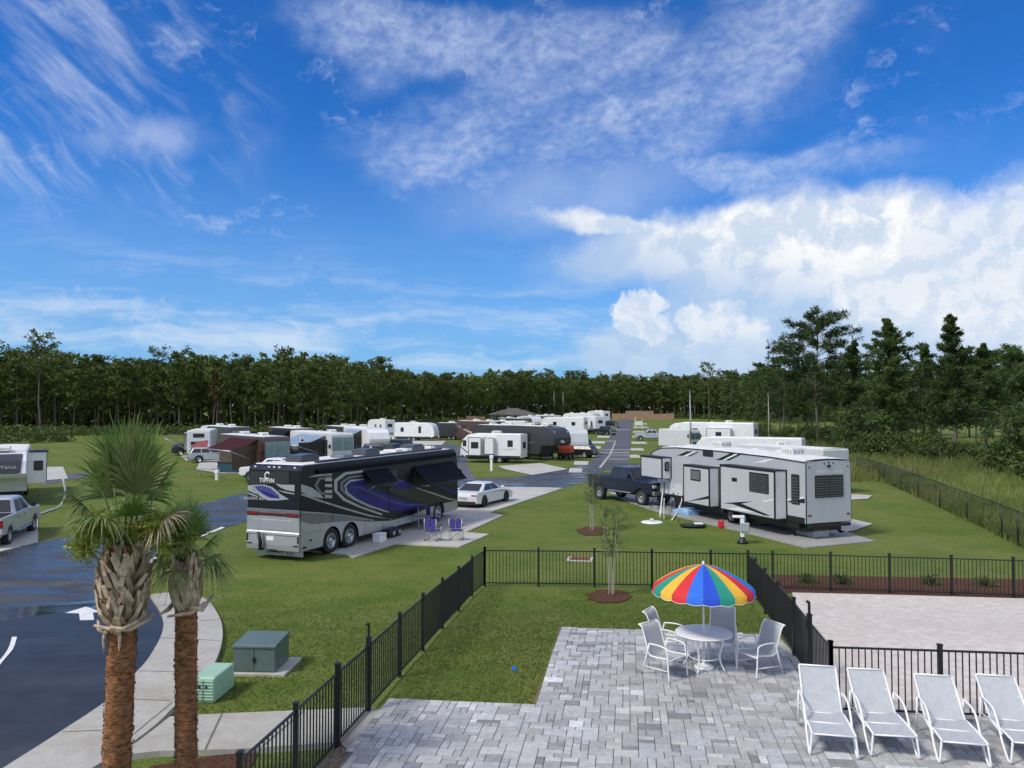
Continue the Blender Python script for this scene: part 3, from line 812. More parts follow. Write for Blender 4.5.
# ------------------------------------------------------------------ fences
def picket_fence(label, bots, H=1.2, gates=(), group='black picket fence runs around the pool yard', latch=None, per=None):
    root = thing('picket_fence', label, 'fence', G(*bots[0]) if not isinstance(bots[0], Vector) else bots[0], 0, group)
    o = root.location.copy()
    P = [(b if isinstance(b, Vector) else G(*b)) - o for b in bots]
    bk = M_['black']
    for i, p in enumerate(P):
        big = latch is not None and i in latch
        w = 0.034 if not big else 0.042; h = H + 0.08 + (0.04 if big else 0)
        mb = MB(); mb.box(p.x-w, p.x+w, p.y-w, p.y+w, p.z-0.1, p.z+h, bk)
        mb.box(p.x-w-.008, p.x+w+.008, p.y-w-.008, p.y+w+.008, p.z+h, p.z+h+.02, bk)
        po = mb.build('post', root)
        if big and i == latch[0]:
            lb = MB(); lb.box(p.x-.02, p.x+.02, p.y-.02, p.y+.02, p.z+h-.2, p.z+h+.26, bk); lb.tube([(p.x, p.y, p.z+h+.24), (p.x-.05, p.y, p.z+h+.27)], .03, bk, 8)
            lb.box(p.x-.06, p.x+.02, p.y-.03, p.y+.03, p.z+h-.26, p.z+h-.12, bk)
            lb.build('latch', po)
    for i in range(len(P)-1):
        a, b = P[i], P[i+1]
        d = b - a; L = d.xy.length; t = d.xy.normalized(); n = Vector((-t.y, t.x))
        mb = MB()
        def bar(s0, s1, z0, z1, hw, hw2=None):
            q = []
            for s, zz in ((s0, 0), (s1, 0)):
                c = a + d * (s / L)
                q.append(c)
            v = []
            for zz in (z0, z1):
                for c, sg in ((q[0], 1), (q[1], 1), (q[1], -1), (q[0], -1)):
                    v.append((c.x + n.x*hw*sg, c.y + n.y*hw*sg, c.z + zz))
            mb.add(v, [(3,2,1,0),(4,5,6,7),(0,1,5,4),(1,2,6,5),(2,3,7,6),(3,0,4,7)], bk)
        g = 0.05 if i in gates else 0.034
        for z in (0.09, H - 0.20 if False else 0.0, H - 0.035):
            if z: bar(g, L-g, z, z+0.034, 0.013)
        k = max(2, int(round((L - 2*g) / 0.112)))
        for j in range(1, k):
            s = g + (L - 2*g) * j / k
            bar(s-0.009, s+0.009, 0.10, H-0.02, 0.009)
        if i in gates:
            bar(g, g+.04, 0.06, H, 0.02); bar(L-g-.04, L-g, 0.06, H, 0.02)
        mb.build('gate' if i in gates else 'panel', root)
    return root

def fences():
    left = [(484.5, 586), (472, 596.5), (458.7, 611.5), (442.4, 629), (423, 651), (399.6, 677), (368.4, 713), (337.5, 747.5), (295.3, 796)]
    q = [G(*p) for p in left]
    q.append(q[-1] + (q[-1] - q[-2]))
    picket_fence('long black picket fence run along the left of the pool lawn, ending by the palms', q, gates=(6,), latch=(6, 7))
    picket_fence('black picket fence run across the far side of the pool lawn behind the rainbow umbrella', [(484.9, 586), (538.5, 586.4), (594.5, 587.2), (652, 588.2), (711, 589.4), (748, 590)])
    picket_fence('black picket fence run behind the sand court with brown mulch at its foot', [(748.4, 590), (773, 590.4), (831, 592), (890, 594), (952, 596), (1014, 598.4), (1078, 601), (1144, 604)])
    picket_fence('black picket fence run between the umbrella table and the sand court', [(748.2, 590.6), (755.5, 600), (765.4, 614), (778.5, 633), (794.3, 657), (810, 682), (831, 714.5)], gates=(4,), latch=(5,))
    picket_fence('black picket fence run close behind the four white loungers', [(831.4, 714.5), (941, 719), (1056, 724)])
    # chain link on the right
    pts = [G(*p) for p in [(857, 474), (869, 477), (884, 483), (901, 490), (918, 497.5), (940, 508), (967, 521), (1002, 537.5), (1018, 546)]]
    pts += [pts[-1] + (pts[-1] - pts[-3]) * 0.8]
    root = thing('chain_link_fence', 'dark chain link fence between the mown lawn and the wild grass on the right', 'fence', pts[0])
    o = root.location.copy(); H = 1.5
    for p in pts:
        q = p - o; mb = MB(); mb.tube([(q.x, q.y, q.z-.1), (q.x, q.y, q.z+H+.05)], 0.034, M_['black'], 8); mb.build('post', root)
    for a, b in zip(pts[:-1], pts[1:]):
        a, b = a - o, b - o; mb = MB()
        mb.tube([(a.x, a.y, a.z+H), (b.x, b.y, b.z+H)], 0.022, M_['black'], 6)
        mb.tube([(a.x, a.y, a.z+.06), (b.x, b.y, b.z+.06)], 0.008, M_['black'], 4)
        L = (b-a).xy.length; N = int(L / 0.11)
        for s in (0, 1):
            for k in range(-int(H/.11), N+1):
                x0, x1, z0, z1 = k*.11, k*.11 + H, 0.05, H
                if s: z0, z1 = z1, z0
                f0, f1 = max(0, -x0 / (x1-x0)), min(1, (L - x0) / (x1-x0))
                if f1 <= f0: continue
                p, q = a + (b-a)*((x0+(x1-x0)*f0)/L), a + (b-a)*((x0+(x1-x0)*f1)/L)
                mb.tube([(p.x, p.y, p.z+z0+(z1-z0)*f0), (q.x, q.y, q.z+z0+(z1-z0)*f1)], 0.0035, M_['black'], 3)
        mb.build('mesh_panel', root)
    # far timber fences
    for label, a, b, h in (('weathered timber board fence closing the far end of the lane', at(612, 292), at(674, 290), 3.4), ('weathered timber board fence at the edge of the far left wood, beside the low roof', at(458, 226), at(493, 230), 2.9)):
        A, B = a, b
        r = thing('timber_fence', label, 'fence', A)
        d = B - A; L = d.length; t = d.normalized(); n = int(L / 2.4)
        for k in range(n):
            p, q = t*(L*k/n+.06), t*(L*(k+1)/n-.06); mb = MB(); nn = Vector((-t.y, t.x, 0))
            hh = h * RND.uniform(.92, 1.0) * (0.72 if 0.62 < k/n or k/n < .2 else 1)
            m_ = 14
            for j in range(m_):
                s, e = p.lerp(q, j/m_), p.lerp(q, (j+.92)/m_)
                w = nn*.02; 
                v = [s+w, e+w, e-w, s-w]
                mb.add([(c.x, c.y, 0.05) for c in v] + [(c.x, c.y, hh) for c in v], [(3,2,1,0),(4,5,6,7),(0,1,5,4),(1,2,6,5),(2,3,7,6),(3,0,4,7)], M_['fenceply'])
            mb.build('panel', r)
            c = t*(L*k/n); mb = MB(); mb.box(c.x-.06, c.x+.06, c.y-.06, c.y+.06, 0, h+.05, M_['fenceply']); mb.build('post', r)
fences()
# ------------------------------------------------------------------ pool furniture
def sling_chair(label, loc, yaw):
    r = thing('patio_chair', label, 'chair', loc, yaw, 'sling chairs around the umbrella table')
    fr, sl = M_['frame'], M_['sling']
    for s in (-1, 1):
        x = s * 0.285
        mb = MB(); mb.tube(smooth_pts([(x, .30, 0), (x, .27, .30), (x, .25, .56), (x, .20, .635), (x, .0, .655), (x, -.20, .64)], 4), .016, fr, 8); mb.build('armrest', r)
        mb = MB(); mb.tube([(x, -.42, 0), (x, -.30, .30), (x, -.20, .64)], .016, fr, 8); mb.build('leg', r)
        mb = MB(); mb.tube([(x, .27, .20), (x, -.34, .17)], .011, fr, 6); mb.build('stretcher', r)
    rail = smooth_pts([(0, .28, .405), (0, .24, .43), (0, .0, .405), (0, -.17, .40), (0, -.24, .47), (0, -.34, .75), (0, -.40, .90), (0, -.46, .955), (0, -.50, .955)], 4)
    mb = MB()
    for s in (-1, 1): mb.tube([(s*.262, p[1], p[2]) for p in rail], .015, fr, 8)
    mb.tube([(-.262, .28, .405), (.262, .28, .405)], .013, fr, 6); mb.tube([(-.262, -.50, .955), (.262, -.50, .955)], .013, fr, 6); mb.tube([(-.285, .26, .39), (.285, .26, .39)], .012, fr, 6)
    mb.build('frame', r)
    def sheet_part(name, pts):
        m = MB(); k = 5; vs = []
        for p in pts:
            for i in range(k+1):
                t = i/k*2-1; vs.append((t*.25, p[1], p[2] - .018*(1-t*t)))
        fs = [(j*(k+1)+i, j*(k+1)+i+1, (j+1)*(k+1)+i+1, (j+1)*(k+1)+i) for j in range(len(pts)-1) for i in range(k)]
        n = len(vs)
        m.add(vs + [(a, b-.004, c-.006) for a, b, c in vs], fs + [tuple(n+q for q in f) for f in fs], sl, True); m.build(name, r)
    h = 13
    sheet_part('seat', rail[:h+1]); sheet_part('backrest', rail[h:])
    return r

def lounger(label, loc, yaw, back=42):
    r = thing('sun_lounger', label, 'sun lounger', loc, yaw, 'white sling loungers in a row by the sand court fence')
    fr, sl = M_['frame'], M_['sling']; W = .315; hy = .10; B = .78
    ca, sa = cos(R(back)), sin(R(back))
    mb = MB()
    for s in (-1, 1): mb.tube(smooth_pts([(s*W, -.80, .335), (s*W, -.78, .35), (s*W, -.4, .36), (s*W, hy, .34)], 3), .018, fr, 8)
    for y, z in ((-.80, .335), (-.35, .345), (hy, .33)): mb.tube([(-W, y, z), (W, y, z)], .014, fr, 6)
    mb.build('frame', r)
    for s in (-1, 1):
        x = s * (W + .03)
        m = MB(); m.tube(smooth_pts([(s*W, -.79, .33), (x, -.805, .06), (x, -.77, .018), (x, -.69, .03), (x, -.50, .20), (x, -.32, .45), (x, -.16, .585), (x, .1, .62), (x, .34, .60)], 4), .017, fr, 8); m.build('armrest', r)
        m = MB(); m.tube([(x, .40, 0), (x, .37, .3), (x, .34, .60)], .016, fr, 8); m.tube([(x, .36, .33), (s*W, hy, .34), (x, -.5, .33)], .011, fr, 6); m.build('leg', r)
    def surf(name, pts, w, sag):
        m = MB(); k = 5; vs = []
        for y, z in pts:
            for i in range(k+1):
                t = i/k*2-1; vs.append((t*w, y, z - sag*(1-t*t)))
        fs = [(j*(k+1)+i, j*(k+1)+i+1, (j+1)*(k+1)+i+1, (j+1)*(k+1)+i) for j in range(len(pts)-1) for i in range(k)]
        n = len(vs); m.add(vs + [(a, b, c-.007) for a, b, c in vs], fs + [tuple(n+q for q in f) for f in fs], sl, True); return m.build(name, r)
    surf('seat', [(-.795 + (hy+.79)*i/9, .352 + .008*sin(pi*i/9)) for i in range(10)], W-.012, .018)
    bo = surf('backrest', [(hy + .01 + B*ca*i/9, .35 + B*sa*i/9 - .02*sin(pi*i/9)) for i in range(10)], W-.03, .014)
    m = MB()
    for s in (-1, 1): m.tube([(s*(W-.02), hy, .34), (s*(W-.02), hy + B*ca, .34 + B*sa)], .017, fr, 8)
    m.tube([(-W+.02, hy + B*ca, .345 + B*sa), (W-.02, hy + B*ca, .345 + B*sa)], .016, fr, 8)
    m.build('back_frame', r)
    m = MB()
    for s in (-1, 1): m.tube([(s*(W-.05), hy + B*ca*.55, .34 + B*sa*.55), (s*(W-.05), hy + .5, .34), (s*(W+.02), .37, .32)], .010, fr, 6)
    m.build('back_prop', r)
    return r

def furniture():
    PZ = 0.066
    C = G(704, 671); C.z = zg(C.x, C.y) + PZ
    t = thing('round_table', 'round white patio table under the rainbow umbrella', 'table', C)
    fr = M_['frame']
    mb = MB(); mb.lathe([(.03, .700), (.555, .700), (.575, .708), (.582, .72), (.575, .732), (.56, .735), (.03, .738)], fr, 48); mb.build('table_top', t)
    for k in range(4):
        a = pi/4 + k*pi/2 + .25; c, s = cos(a), sin(a); mb = MB()
        mb.tube(smooth_pts([(c*.36, s*.36, .70), (c*.40, s*.40, .55), (c*.33, s*.33, .33), (c*.36, s*.36, .14), (c*.44, s*.44, 0)], 4), .019, fr, 8); mb.build('leg', t)
    mb = MB(); ring = [(cos(k*pi/12)*.30, sin(k*pi/12)*.30, .24) for k in range(25)]; mb.tube(ring, .012, fr, 6); mb.build('brace', t)
    u = thing('patio_umbrella', 'open rainbow striped umbrella standing through the white table', 'umbrella', C, 14.2)
    mb = MB(); mb.tube([(0, 0, .02), (0, 0, 2.10)], .021, fr, 10); mb.lathe([(.0, 2.10), (.03, 2.10), (.026, 2.15), (.012, 2.19), (0, 2.20)], fr, 10, caps=False); mb.build('pole', u)
    mb = MB(); mb.lathe([(.05, 0), (.20, 0), (.20, .04), (.10, .08), (.035, .10), (.035, .34), (.024, .34)], fr, 24); mb.build('base', u)
    n = 20; Rm = 1.03; names = ['ublue', 'ugreen', 'uyellow', 'ured']
    seq = ['ublue', 'ugreen', 'uyellow', 'ured', 'ublue2', 'ugreen', 'uyellow', 'ured', 'ublue', 'ugreen', 'uyellow', 'ured', 'ublue', 'ugreen', 'uyellow', 'ured', 'ugreen', 'uyellow', 'ured', 'ublue2']
    mb = MB()
    prof = [(.02, 2.125), (.16, 2.10), (.34, 2.045), (.54, 1.955), (.73, 1.85), (.90, 1.735), (1.0, 1.655)]
    for k in range(n):
        a0, a1 = -pi/2 + (k)*2*pi/n, -pi/2 + (k+1)*2*pi/n
        m = M_[seq[k]]; q = 4; vs = []; fs = []
        for (rr, zz) in prof:
            for i in range(q+1):
                f = i/q; a = a0 + (a1-a0)*f
                sag = .03*rr*sin(pi*f)
                vs.append((cos(a)*rr*Rm*(1-.006*sin(pi*f)), sin(a)*rr*Rm*(1-.006*sin(pi*f)), zz - sag*.5))
        for i in range(q+1):
            f = i/q; a = a0 + (a1-a0)*f
            vs.append((cos(a)*Rm*1.004, sin(a)*Rm*1.004, 1.655 - .115 - .028*sin(pi*f)))
        w = q+1
        for j in range(len(prof)):
            for i in range(q): fs.append((j*w+i, j*w+i+1, (j+1)*w+i+1, (j+1)*w+i))
        mb.add(vs, fs, m, True)
        e = [(cos(a0+(a1-a0)*i/q)*Rm*1.006, sin(a0+(a1-a0)*i/q)*Rm*1.006, 1.655 - .115 - .028*sin(pi*i/q)) for i in range(q+1)]
        mb.tube(e, .005, fr, 4)
    mb.build('canopy', u)
    for k in range(n//2):
        a = -pi/2 + k*4*pi/n; c, s = cos(a), sin(a); m = MB()
        m.tube([(c*rr*Rm, s*rr*Rm, zz-.012) for rr, zz in prof], .006, fr, 5); m.tube([(c*.54*Rm, s*.54*Rm, 1.94), (c*.025, s*.025, 1.62)], .006, fr, 5); m.build('rib', u)
    m = MB(); m.lathe([(.022, 1.58), (.04, 1.58), (.04, 1.66), (.022, 1.66)], fr, 12); m.build('runner', u)
    def fx(dx, dy): return math.degrees(atan2(dx, dy))
    for lab, x, y, dx, dy in (('white sling chair nearest the lawn edge on the left of the round table, turned outward', 3.10, 15.62, .64, -.77),
                              ('white sling chair at the far left of the round table, partly behind another', 3.38, 16.75, .85, -.52),
                              ('white sling chair at the far right behind the round table, its back to the lawn', 4.52, 16.72, -.30, -.95),
                              ('white sling chair on the right of the round table beside the picket fence', 4.98, 15.78, -.90, -.43)):
        sling_chair(lab, (x, y, zg(x, y)+PZ), fx(dx, dy))
    for lab, fo, hd, bk in (('white lounger at the corner of the fence, its back raised highest', (4.95, 12.0), (5.27, 13.5), 50),
                            ('white lounger second from the fence corner, its back low', (5.88, 11.98), (6.08, 13.3), 41),
                            ('white lounger third from the fence corner, standing furthest forward', (6.80, 11.72), (7.13, 13.2), 40),
                            ('white lounger cut off by the right edge of the picture', (7.86, 11.7), (8.17, 13.2), 40)):
        d = Vector(hd) - Vector(fo); d.normalize(); c = Vector(fo) + d * .80
        lounger(lab, (c.x, c.y, PZ), fx(d.x, d.y), bk)
furniture()

# ------------------------------------------------------------------ utility boxes on the lawn
def utilities():
    p = G(262, 668); yw = 3
    t = thing('transformer_box', 'dark green steel transformer cabinet on a concrete plinth in the lawn', 'transformer', p, yw); t.scale = (.92,)*3
    g = M_['tgreen']
    mb = MB(); mb.box(-.55, .72, -.55, .62, -.1, .06, M_['conc'], .01); mb.build('plinth', t)
    mb = MB(); mb.prism([(-.46, .06), (-.46, .60), (-.43, .64), (.40, .69), (.44, .67), (.44, .06)], -.47, .47, g, .012); mb.build('cabinet', t)
    mb = MB()
    for x0, x1 in ((-.465, -.008), (.008, .465)): mb.box(x0, x1, -.475, -.461, .09, .60, g, .004)
    mb.build('door', t)
    mb = MB(); mb.box(-.03, .03, -.50, -.476, .28, .40, M_['trim'], .006); mb.build('handle', t)
    mb = MB(); mb.prism([(-.50, .60), (-.50, .635), (-.44, .665), (.41, .715), (.47, .70), (.47, .65)], -.49, .49, g, .006)
    mb.build('lid', t)
    p = G(216, 693); t = thing('cable_pedestal', 'mint green plastic utility box beside the dark transformer cabinet', 'utility box', p, 4)
    mb = MB(); mb.box(-.21, .21, -.52, .34, 0, .47, M_['mint'], .035, seg=3); mb.build('cover', t)
    mb = MB()
    for k in range(7): mb.box(-.19, .19, -.535, -.521, .06 + k*.055, .085 + k*.055, M_['mint'], .004)
    mb.build('louvre_panel', t)
    mb = MB(); mb.box(-.005, .005, -.541, -.536, .04, .42, M_['trim']); mb.box(-.09, -.05, -.542, -.536, .27, .33, M_['trim']); mb.box(.04, .08, -.542, -.536, .27, .33, M_['trim']); mb.build('latch', t)
    # valve cover in the lawn
    p = G(580, 559.5); t = thing('valve_cover', 'brown square valve cover in a pale concrete collar flush with the lawn', 'manhole cover', p, 12)
    mb = MB(); mb.box(-.5, .5, -.42, .42, -.05, .035, M_['conc'], .01); mb.build('collar', t)
    mb = MB(); mb.box(-.38, .38, -.32, .32, .02, .05, M_['rustlid'], .008); mb.build('lid', t)
utilities()
def marker_flag():
    t = thing('marker_flag', 'tiny blue marker flag on a wire stuck in the pool lawn', 'marker flag', G(512, 679), 30); mb = MB(); mb.tube([(0, 0, -.05), (0, 0, .26)], .003, M_['galv'], 4); mb.build('wire', t)
    mb = MB(); mb.box(0, .10, -.003, .003, .18, .26, M_['ublue2']); mb.build('flag', t)
marker_flag()

# ------------------------------------------------------------------ palms and small trees
def sabal(label, base, lean, zt, rt, zb, rb, nf, L, seed, flowers, old, emin=50, pk=.9, dr_=.5):
    rd = random.Random(seed)
    r = thing('palm_tree', label, 'palm tree', base, 0, 'cabbage palms beside the drive')
    top = Vector((lean[0], lean[1], zb))
    fine_ = 1.0 if L > .8 else .62
    def ax(z): return Vector((lean[0]*z/zb, lean[1]*z/zb, z))
    mb = MB(); n = 16; rings = []
    for i in range(60):
        z = -.15 + (zb+.15)*i/59; c = ax(z); k = rt*(1.06 if z < .3 else 1) * (1 + .035*sin(z*46) + .02*sin(z*19+1))
        rings.append([(c.x + cos(2*pi*q/n)*k*(1+.03*sin(q*5+z*7)), c.y + sin(2*pi*q/n)*k*(1+.03*sin(q*5+z*7)), z) for q in range(n)])
    mb.ring_loft(rings, M_['ptrunk'], True, True)
    # ragged fibres and small scars
    for k in range(900):
        z = rd.uniform(0.02, zt+.2); a = rd.uniform(0, 2*pi); c = ax(z); e = Vector((cos(a), sin(a), 0)); s_ = Vector((-sin(a), cos(a), 0))
        w, h = rd.uniform(.01, .045), rd.uniform(.008, .03); o = rd.uniform(.004, .022)
        p = c + e*(rt*1.01)
        mb.add([p - s_*w, p + s_*w, p + s_*w*.6 + e*o + Vector((0, 0, h)), p - s_*w*.6 + e*o + Vector((0, 0, h*.8))], [(0, 1, 2, 3)], M_['ptrunk2'] if (z < .9 and rd.random() < .8) or rd.random() < .12 else M_['ptrunk'])
    mb.build('trunk', r)
    mb = MB(); cnt = 140 if L > .8 else 100
    for k in range(cnt):
        f = k/cnt; z = zt - .02 + (zb - .20 - zt)*f; a = k*2.39996 + rd.uniform(-.15, .15); c = ax(z)
        e = Vector((cos(a), sin(a), 0)); s_ = Vector((-sin(a), cos(a), 0))
        spread = (rb - rt) * (.55 + .75*sin(pi*min(1, .18 + .62*f)) - .72*f) * rd.uniform(.75, 1.1)
        ln = rd.uniform(.26, .40)
        sw = rd.choice((-1, 1)) * rd.uniform(.08, .22)*(1 if rb > .3 else .6)
        pts = [c + e*rt*.85, c + e*(rt+spread*.80) + Vector((0, 0, ln*.45)) + s_*sw*.3, c + e*(rt+spread*1.0) + Vector((0, 0, ln)) + s_*sw*.8]
        w0 = rd.uniform(.07, .11)*(1 if rb > .3 else .75); m = M_['boot'] if rd.random() < .62 else M_['boot2']
        vs = []
        for j, (p, wd, th) in enumerate(zip(pts, (w0, w0*.62, w0*.42), (.02, .022, .015))):
            for sg, tt in ((-1, 0), (1, 0), (1, 1), (-1, 1)): vs.append(p + s_*wd*sg*.62 + e*th*tt + (s_*wd*sg*.1))
        fs = []
        for j in range(2):
            for q in range(4): fs.append((j*4+q, j*4+(q+1) % 4, (j+1)*4+(q+1) % 4, (j+1)*4+q))
        fs += [(0, 3, 2, 1), (8, 9, 10, 11)]
        mb.add(vs, fs, m)
    for k in range(7 if L > .8 else 3):   # a few old bases hang across the bottom ring
        a = rd.uniform(0, 2*pi); c = ax(zt - .02); e = Vector((cos(a), sin(a), 0)); s_ = Vector((-sin(a), cos(a), 0)); sg = rd.choice((-1, 1))
        pts = [c + e*(rt+.05) + s_*sg*-.22 + Vector((0, 0, rd.uniform(0, .12))), c + e*(rt+.10), c + e*(rt+.09) + s_*sg*.30 + Vector((0, 0, rd.uniform(-.05, .16)))]
        mb.tube(pts, [.03, .034, .018], M_['boot'], 5)
    for k in range(3 if L > .8 else 0):
        a = -pi/2 + rd.uniform(-1, 1); c = ax(zt); e = Vector((cos(a), sin(a), 0))
        mb.tube([c + e*(rt+.03), c + e*(rt+.07) + Vector((.02, 0, -.16)), c + e*(rt+.05) + Vector((0, 0, -.34))], [.028, .022, .006], M_['boot'], 5)
    mb.build('leaf_bases', r)
    for k in range(nf):
        f = k/(nf-1); a = k*2.39996 + rd.uniform(-.2, .2)
        e0 = R(88 - emin*f**1.25) + rd.uniform(-.08, .08)          # elevation of the stalk: upright in the middle
        h = Vector((cos(a), sin(a), 0)); s_ = Vector((-sin(a), cos(a), 0))
        d = h*cos(e0) + Vector((0, 0, sin(e0)))
        L_ = L; L = L*(1.12 if f < .4 else 1.0 if f < .65 else .84)
        pl = L * pk * rd.uniform(.82, 1.1)
        p0 = top + h*.05 + Vector((0, 0, -.04 - .12*f)); p1 = p0 + d*pl + Vector((0, 0, -.10*f*L))
        m = M_['palmold'] if rd.random() < old*(.3+f) else M_['palm']
        if f > .86 and L < .8 and rd.random() < .35: m = M_['palmdry']
        mb = MB()
        mb.tube([p0, (p0+p1)/2 + Vector((0, 0, .03)), p1], [.020, .014, .010], M_['palmold'] if m is not M_['palmdry'] else m, 5)
        d2 = (d + Vector((0, 0, -.25*f))).normalized(); up = d2.cross(s_)*-1
        if up.z < 0 and f < .5: up = -up
        ns = 34; spreadang = R(44 + 46*f)
        for j in range(ns):
            u = j/(ns-1)*2-1; ph = u*spreadang
            dr = (d2*cos(ph) + s_*sin(ph)).normalized()
            ln = L*(.62 + .34*cos(u*1.2))*rd.uniform(.80, 1.12)
            droop = ln*(.03 + dr_*f + .20*abs(u)*(.3+f))*rd.uniform(.7, 1.35)
            wv = dr.cross(up).normalized()
            pts = []
            for t in (0, .22, .45, .68, .86, 1.0):
                q = p1 + dr*ln*t*(1-.10*f*t) + up*(.06*sin(pi*t*.6)*(1-f)) + Vector((0, 0, -droop*t**2.3)) + wv*(rd.uniform(-.01, .01))
                pts.append(q)
            wd = tuple(q_*fine_ for q_ in (.005, .0125, .0145, .011, .006, .0015)); vs = []
            fold = .35*(1 if j % 2 else -1)
            for q, w_ in zip(pts, wd):
                o_ = (wv + up*fold).normalized()*w_*(.75+.4*L); vs += [q - o_, q + o_]
            mb.add(vs, [(2*i, 2*i+1, 2*i+3, 2*i+2) for i in range(5)], m)
        mb.build('frond', r); L = L_
    for k in range(flowers):
        a = [2.7, 3.6, -0.5, .4, 4.4, 1.6, 3.1][k]; mb = MB(); h = Vector((cos(a), sin(a), 0)); s_ = Vector((-sin(a), cos(a), 0))
        ln = L*rd.uniform(.62, .9)
        spine = smooth_pts([top + h*.06, top + h*ln*.45 + Vector((0, 0, .34*L)), top + h*ln*.85 + Vector((0, 0, .42*L)), top + h*ln*1.05 + Vector((0, 0, .05*L))], 5)
        mb.tube(spine, .008, M_['panicle'], 4)
        for j in range(430):
            q = spine[rd.randint(4, len(spine)-1)]; dv = Vector((rd.gauss(0, 1), rd.gauss(0, 1), rd.gauss(-.35, .8))).normalized()
            l2 = rd.uniform(.10, .30)*L; e = q + dv*l2 + Vector((0, 0, -.05))
            w = dv.orthogonal().normalized()*.0035
            mb.add([q - w, q + w, e + w, e - w], [(0, 1, 2, 3)], M_['panicle'])
            for i in range(4):
                c = q.lerp(e, rd.uniform(.25, 1.0)); x, y = Vector((rd.gauss(0, 1), rd.gauss(0, 1), rd.gauss(0, 1))).normalized()*.020, Vector((rd.gauss(0, 1), rd.gauss(0, 1), rd.gauss(0, 1))).normalized()*.020
                mb.add([c - x, c + y, c + x, c - y], [(0, 1, 2, 3)], M_['panicle'])
        mb.build('flower_stalk', r)
    return r
pl = at(121, 10.55); sabal('taller palm on the left with a wide ruff of leaf bases and yellow green flowers', pl, (.10, 0), 2.50, .178, 3.58, .31, 16, .86, 4, 5, .5, 43, 1.06, .55)
pr = at(191, 10.95); sabal('shorter and thinner palm to the right of the bigger one, with drooping pale leaves', pr, (-.04, 0), 2.62, .146, 3.26, .205, 17, .60, 9, 1, .9, 62, .62, .85)

def slender_tree(label, p, h, seed):
    rd = random.Random(seed)
    t = thing('young_tree', label, 'young tree', p, 0, 'young multi stemmed trees in mulch')
    tips = []
    for k in range(5):
        a = k*1.26 + rd.uniform(-.3, .3); rr = rd.uniform(.14, .32)
        pts = smooth_pts([(cos(a)*.09, sin(a)*.09, 0), (cos(a)*rr*.4, sin(a)*rr*.4, h*.3), (cos(a)*rr*.9, sin(a)*rr*.9, h*.62), (cos(a)*rr*1.3, sin(a)*rr*1.3, h*rd.uniform(.85, 1.02))], 5)
        mb = MB(); n = len(pts); mb.tube(pts, [.017*(1-.85*i/n) for i in range(n)], M_['beige'] if k < 5 else M_['bark'], 6)
        for i in range(7, n):
            for _ in range(2):
                q = pts[i]; dv = Vector((rd.gauss(0, 1), rd.gauss(0, 1), rd.uniform(.3, 1.3))).normalized()*rd.uniform(.15, .5); mb.tube([q, q+dv], [.006, .002], M_['bark'], 4); tips.append((q, q+dv))
        mb.build('stem', t)
    mb = MB()
    for q, e in tips:
        for _ in range(17):
            c = q.lerp(e, rd.uniform(.2, 1.1)) + Vector((rd.gauss(0, .05), rd.gauss(0, .05), rd.gauss(0, .05)))
            x = Vector((rd.gauss(0, 1), rd.gauss(0, 1), rd.gauss(0, .6))).normalized(); y = x.orthogonal().normalized()
            x *= .028; y *= .012; mb.add([c-x, c+y, c+x, c-y], [(0, 1, 2, 3)], M_['shrub'])
    mb.build('foliage', t)
slender_tree('slender young tree in a round mulch bed on the pool lawn inside the fence', G(611, 596), 3.0, 2)
slender_tree('slender young tree on the lawn beyond the fence, near the dark blue pickup', G(592, 531), 3.0, 6)
def bedplants():
    for k, (px, py, lab) in enumerate([(807, 583.5, 'low dark shrub in the mulch, first from the fence corner'), (842, 584.5, 'low dark shrub in the mulch, second from the fence corner'), (931, 585, 'low dark shrub in the mulch, third from the fence corner'), (985, 586.5, 'low dark shrub in the mulch nearest the right edge')]):
        rd = random.Random(k); t = thing('bed_shrub', lab, 'shrub', G(px, py), 0, 'small shrubs in the mulch bed'); mb = MB()
        for _ in range(260):
            a = rd.uniform(0, 2*pi); e = rd.uniform(.1, 1.4); d = Vector((cos(a)*cos(e), sin(a)*cos(e), sin(e)))
            c = d*rd.uniform(.08, .42)*(1 if e < 1 else .8); x = (d + Vector((rd.gauss(0, .4), rd.gauss(0, .4), rd.gauss(0, .4)))).normalized(); y = x.orthogonal().normalized(); x *= .07; y *= .02
            mb.add([c-x, c+y, c+x, c-y], [(0, 1, 2, 3)], M_['oak'])
        mb.build('foliage', t)
        mb = MB(); mb.tube([(0, 0, -.03), (0, 0, .2)], [.02, .008], M_['bark'], 5); mb.build('stem', t)
bedplants()
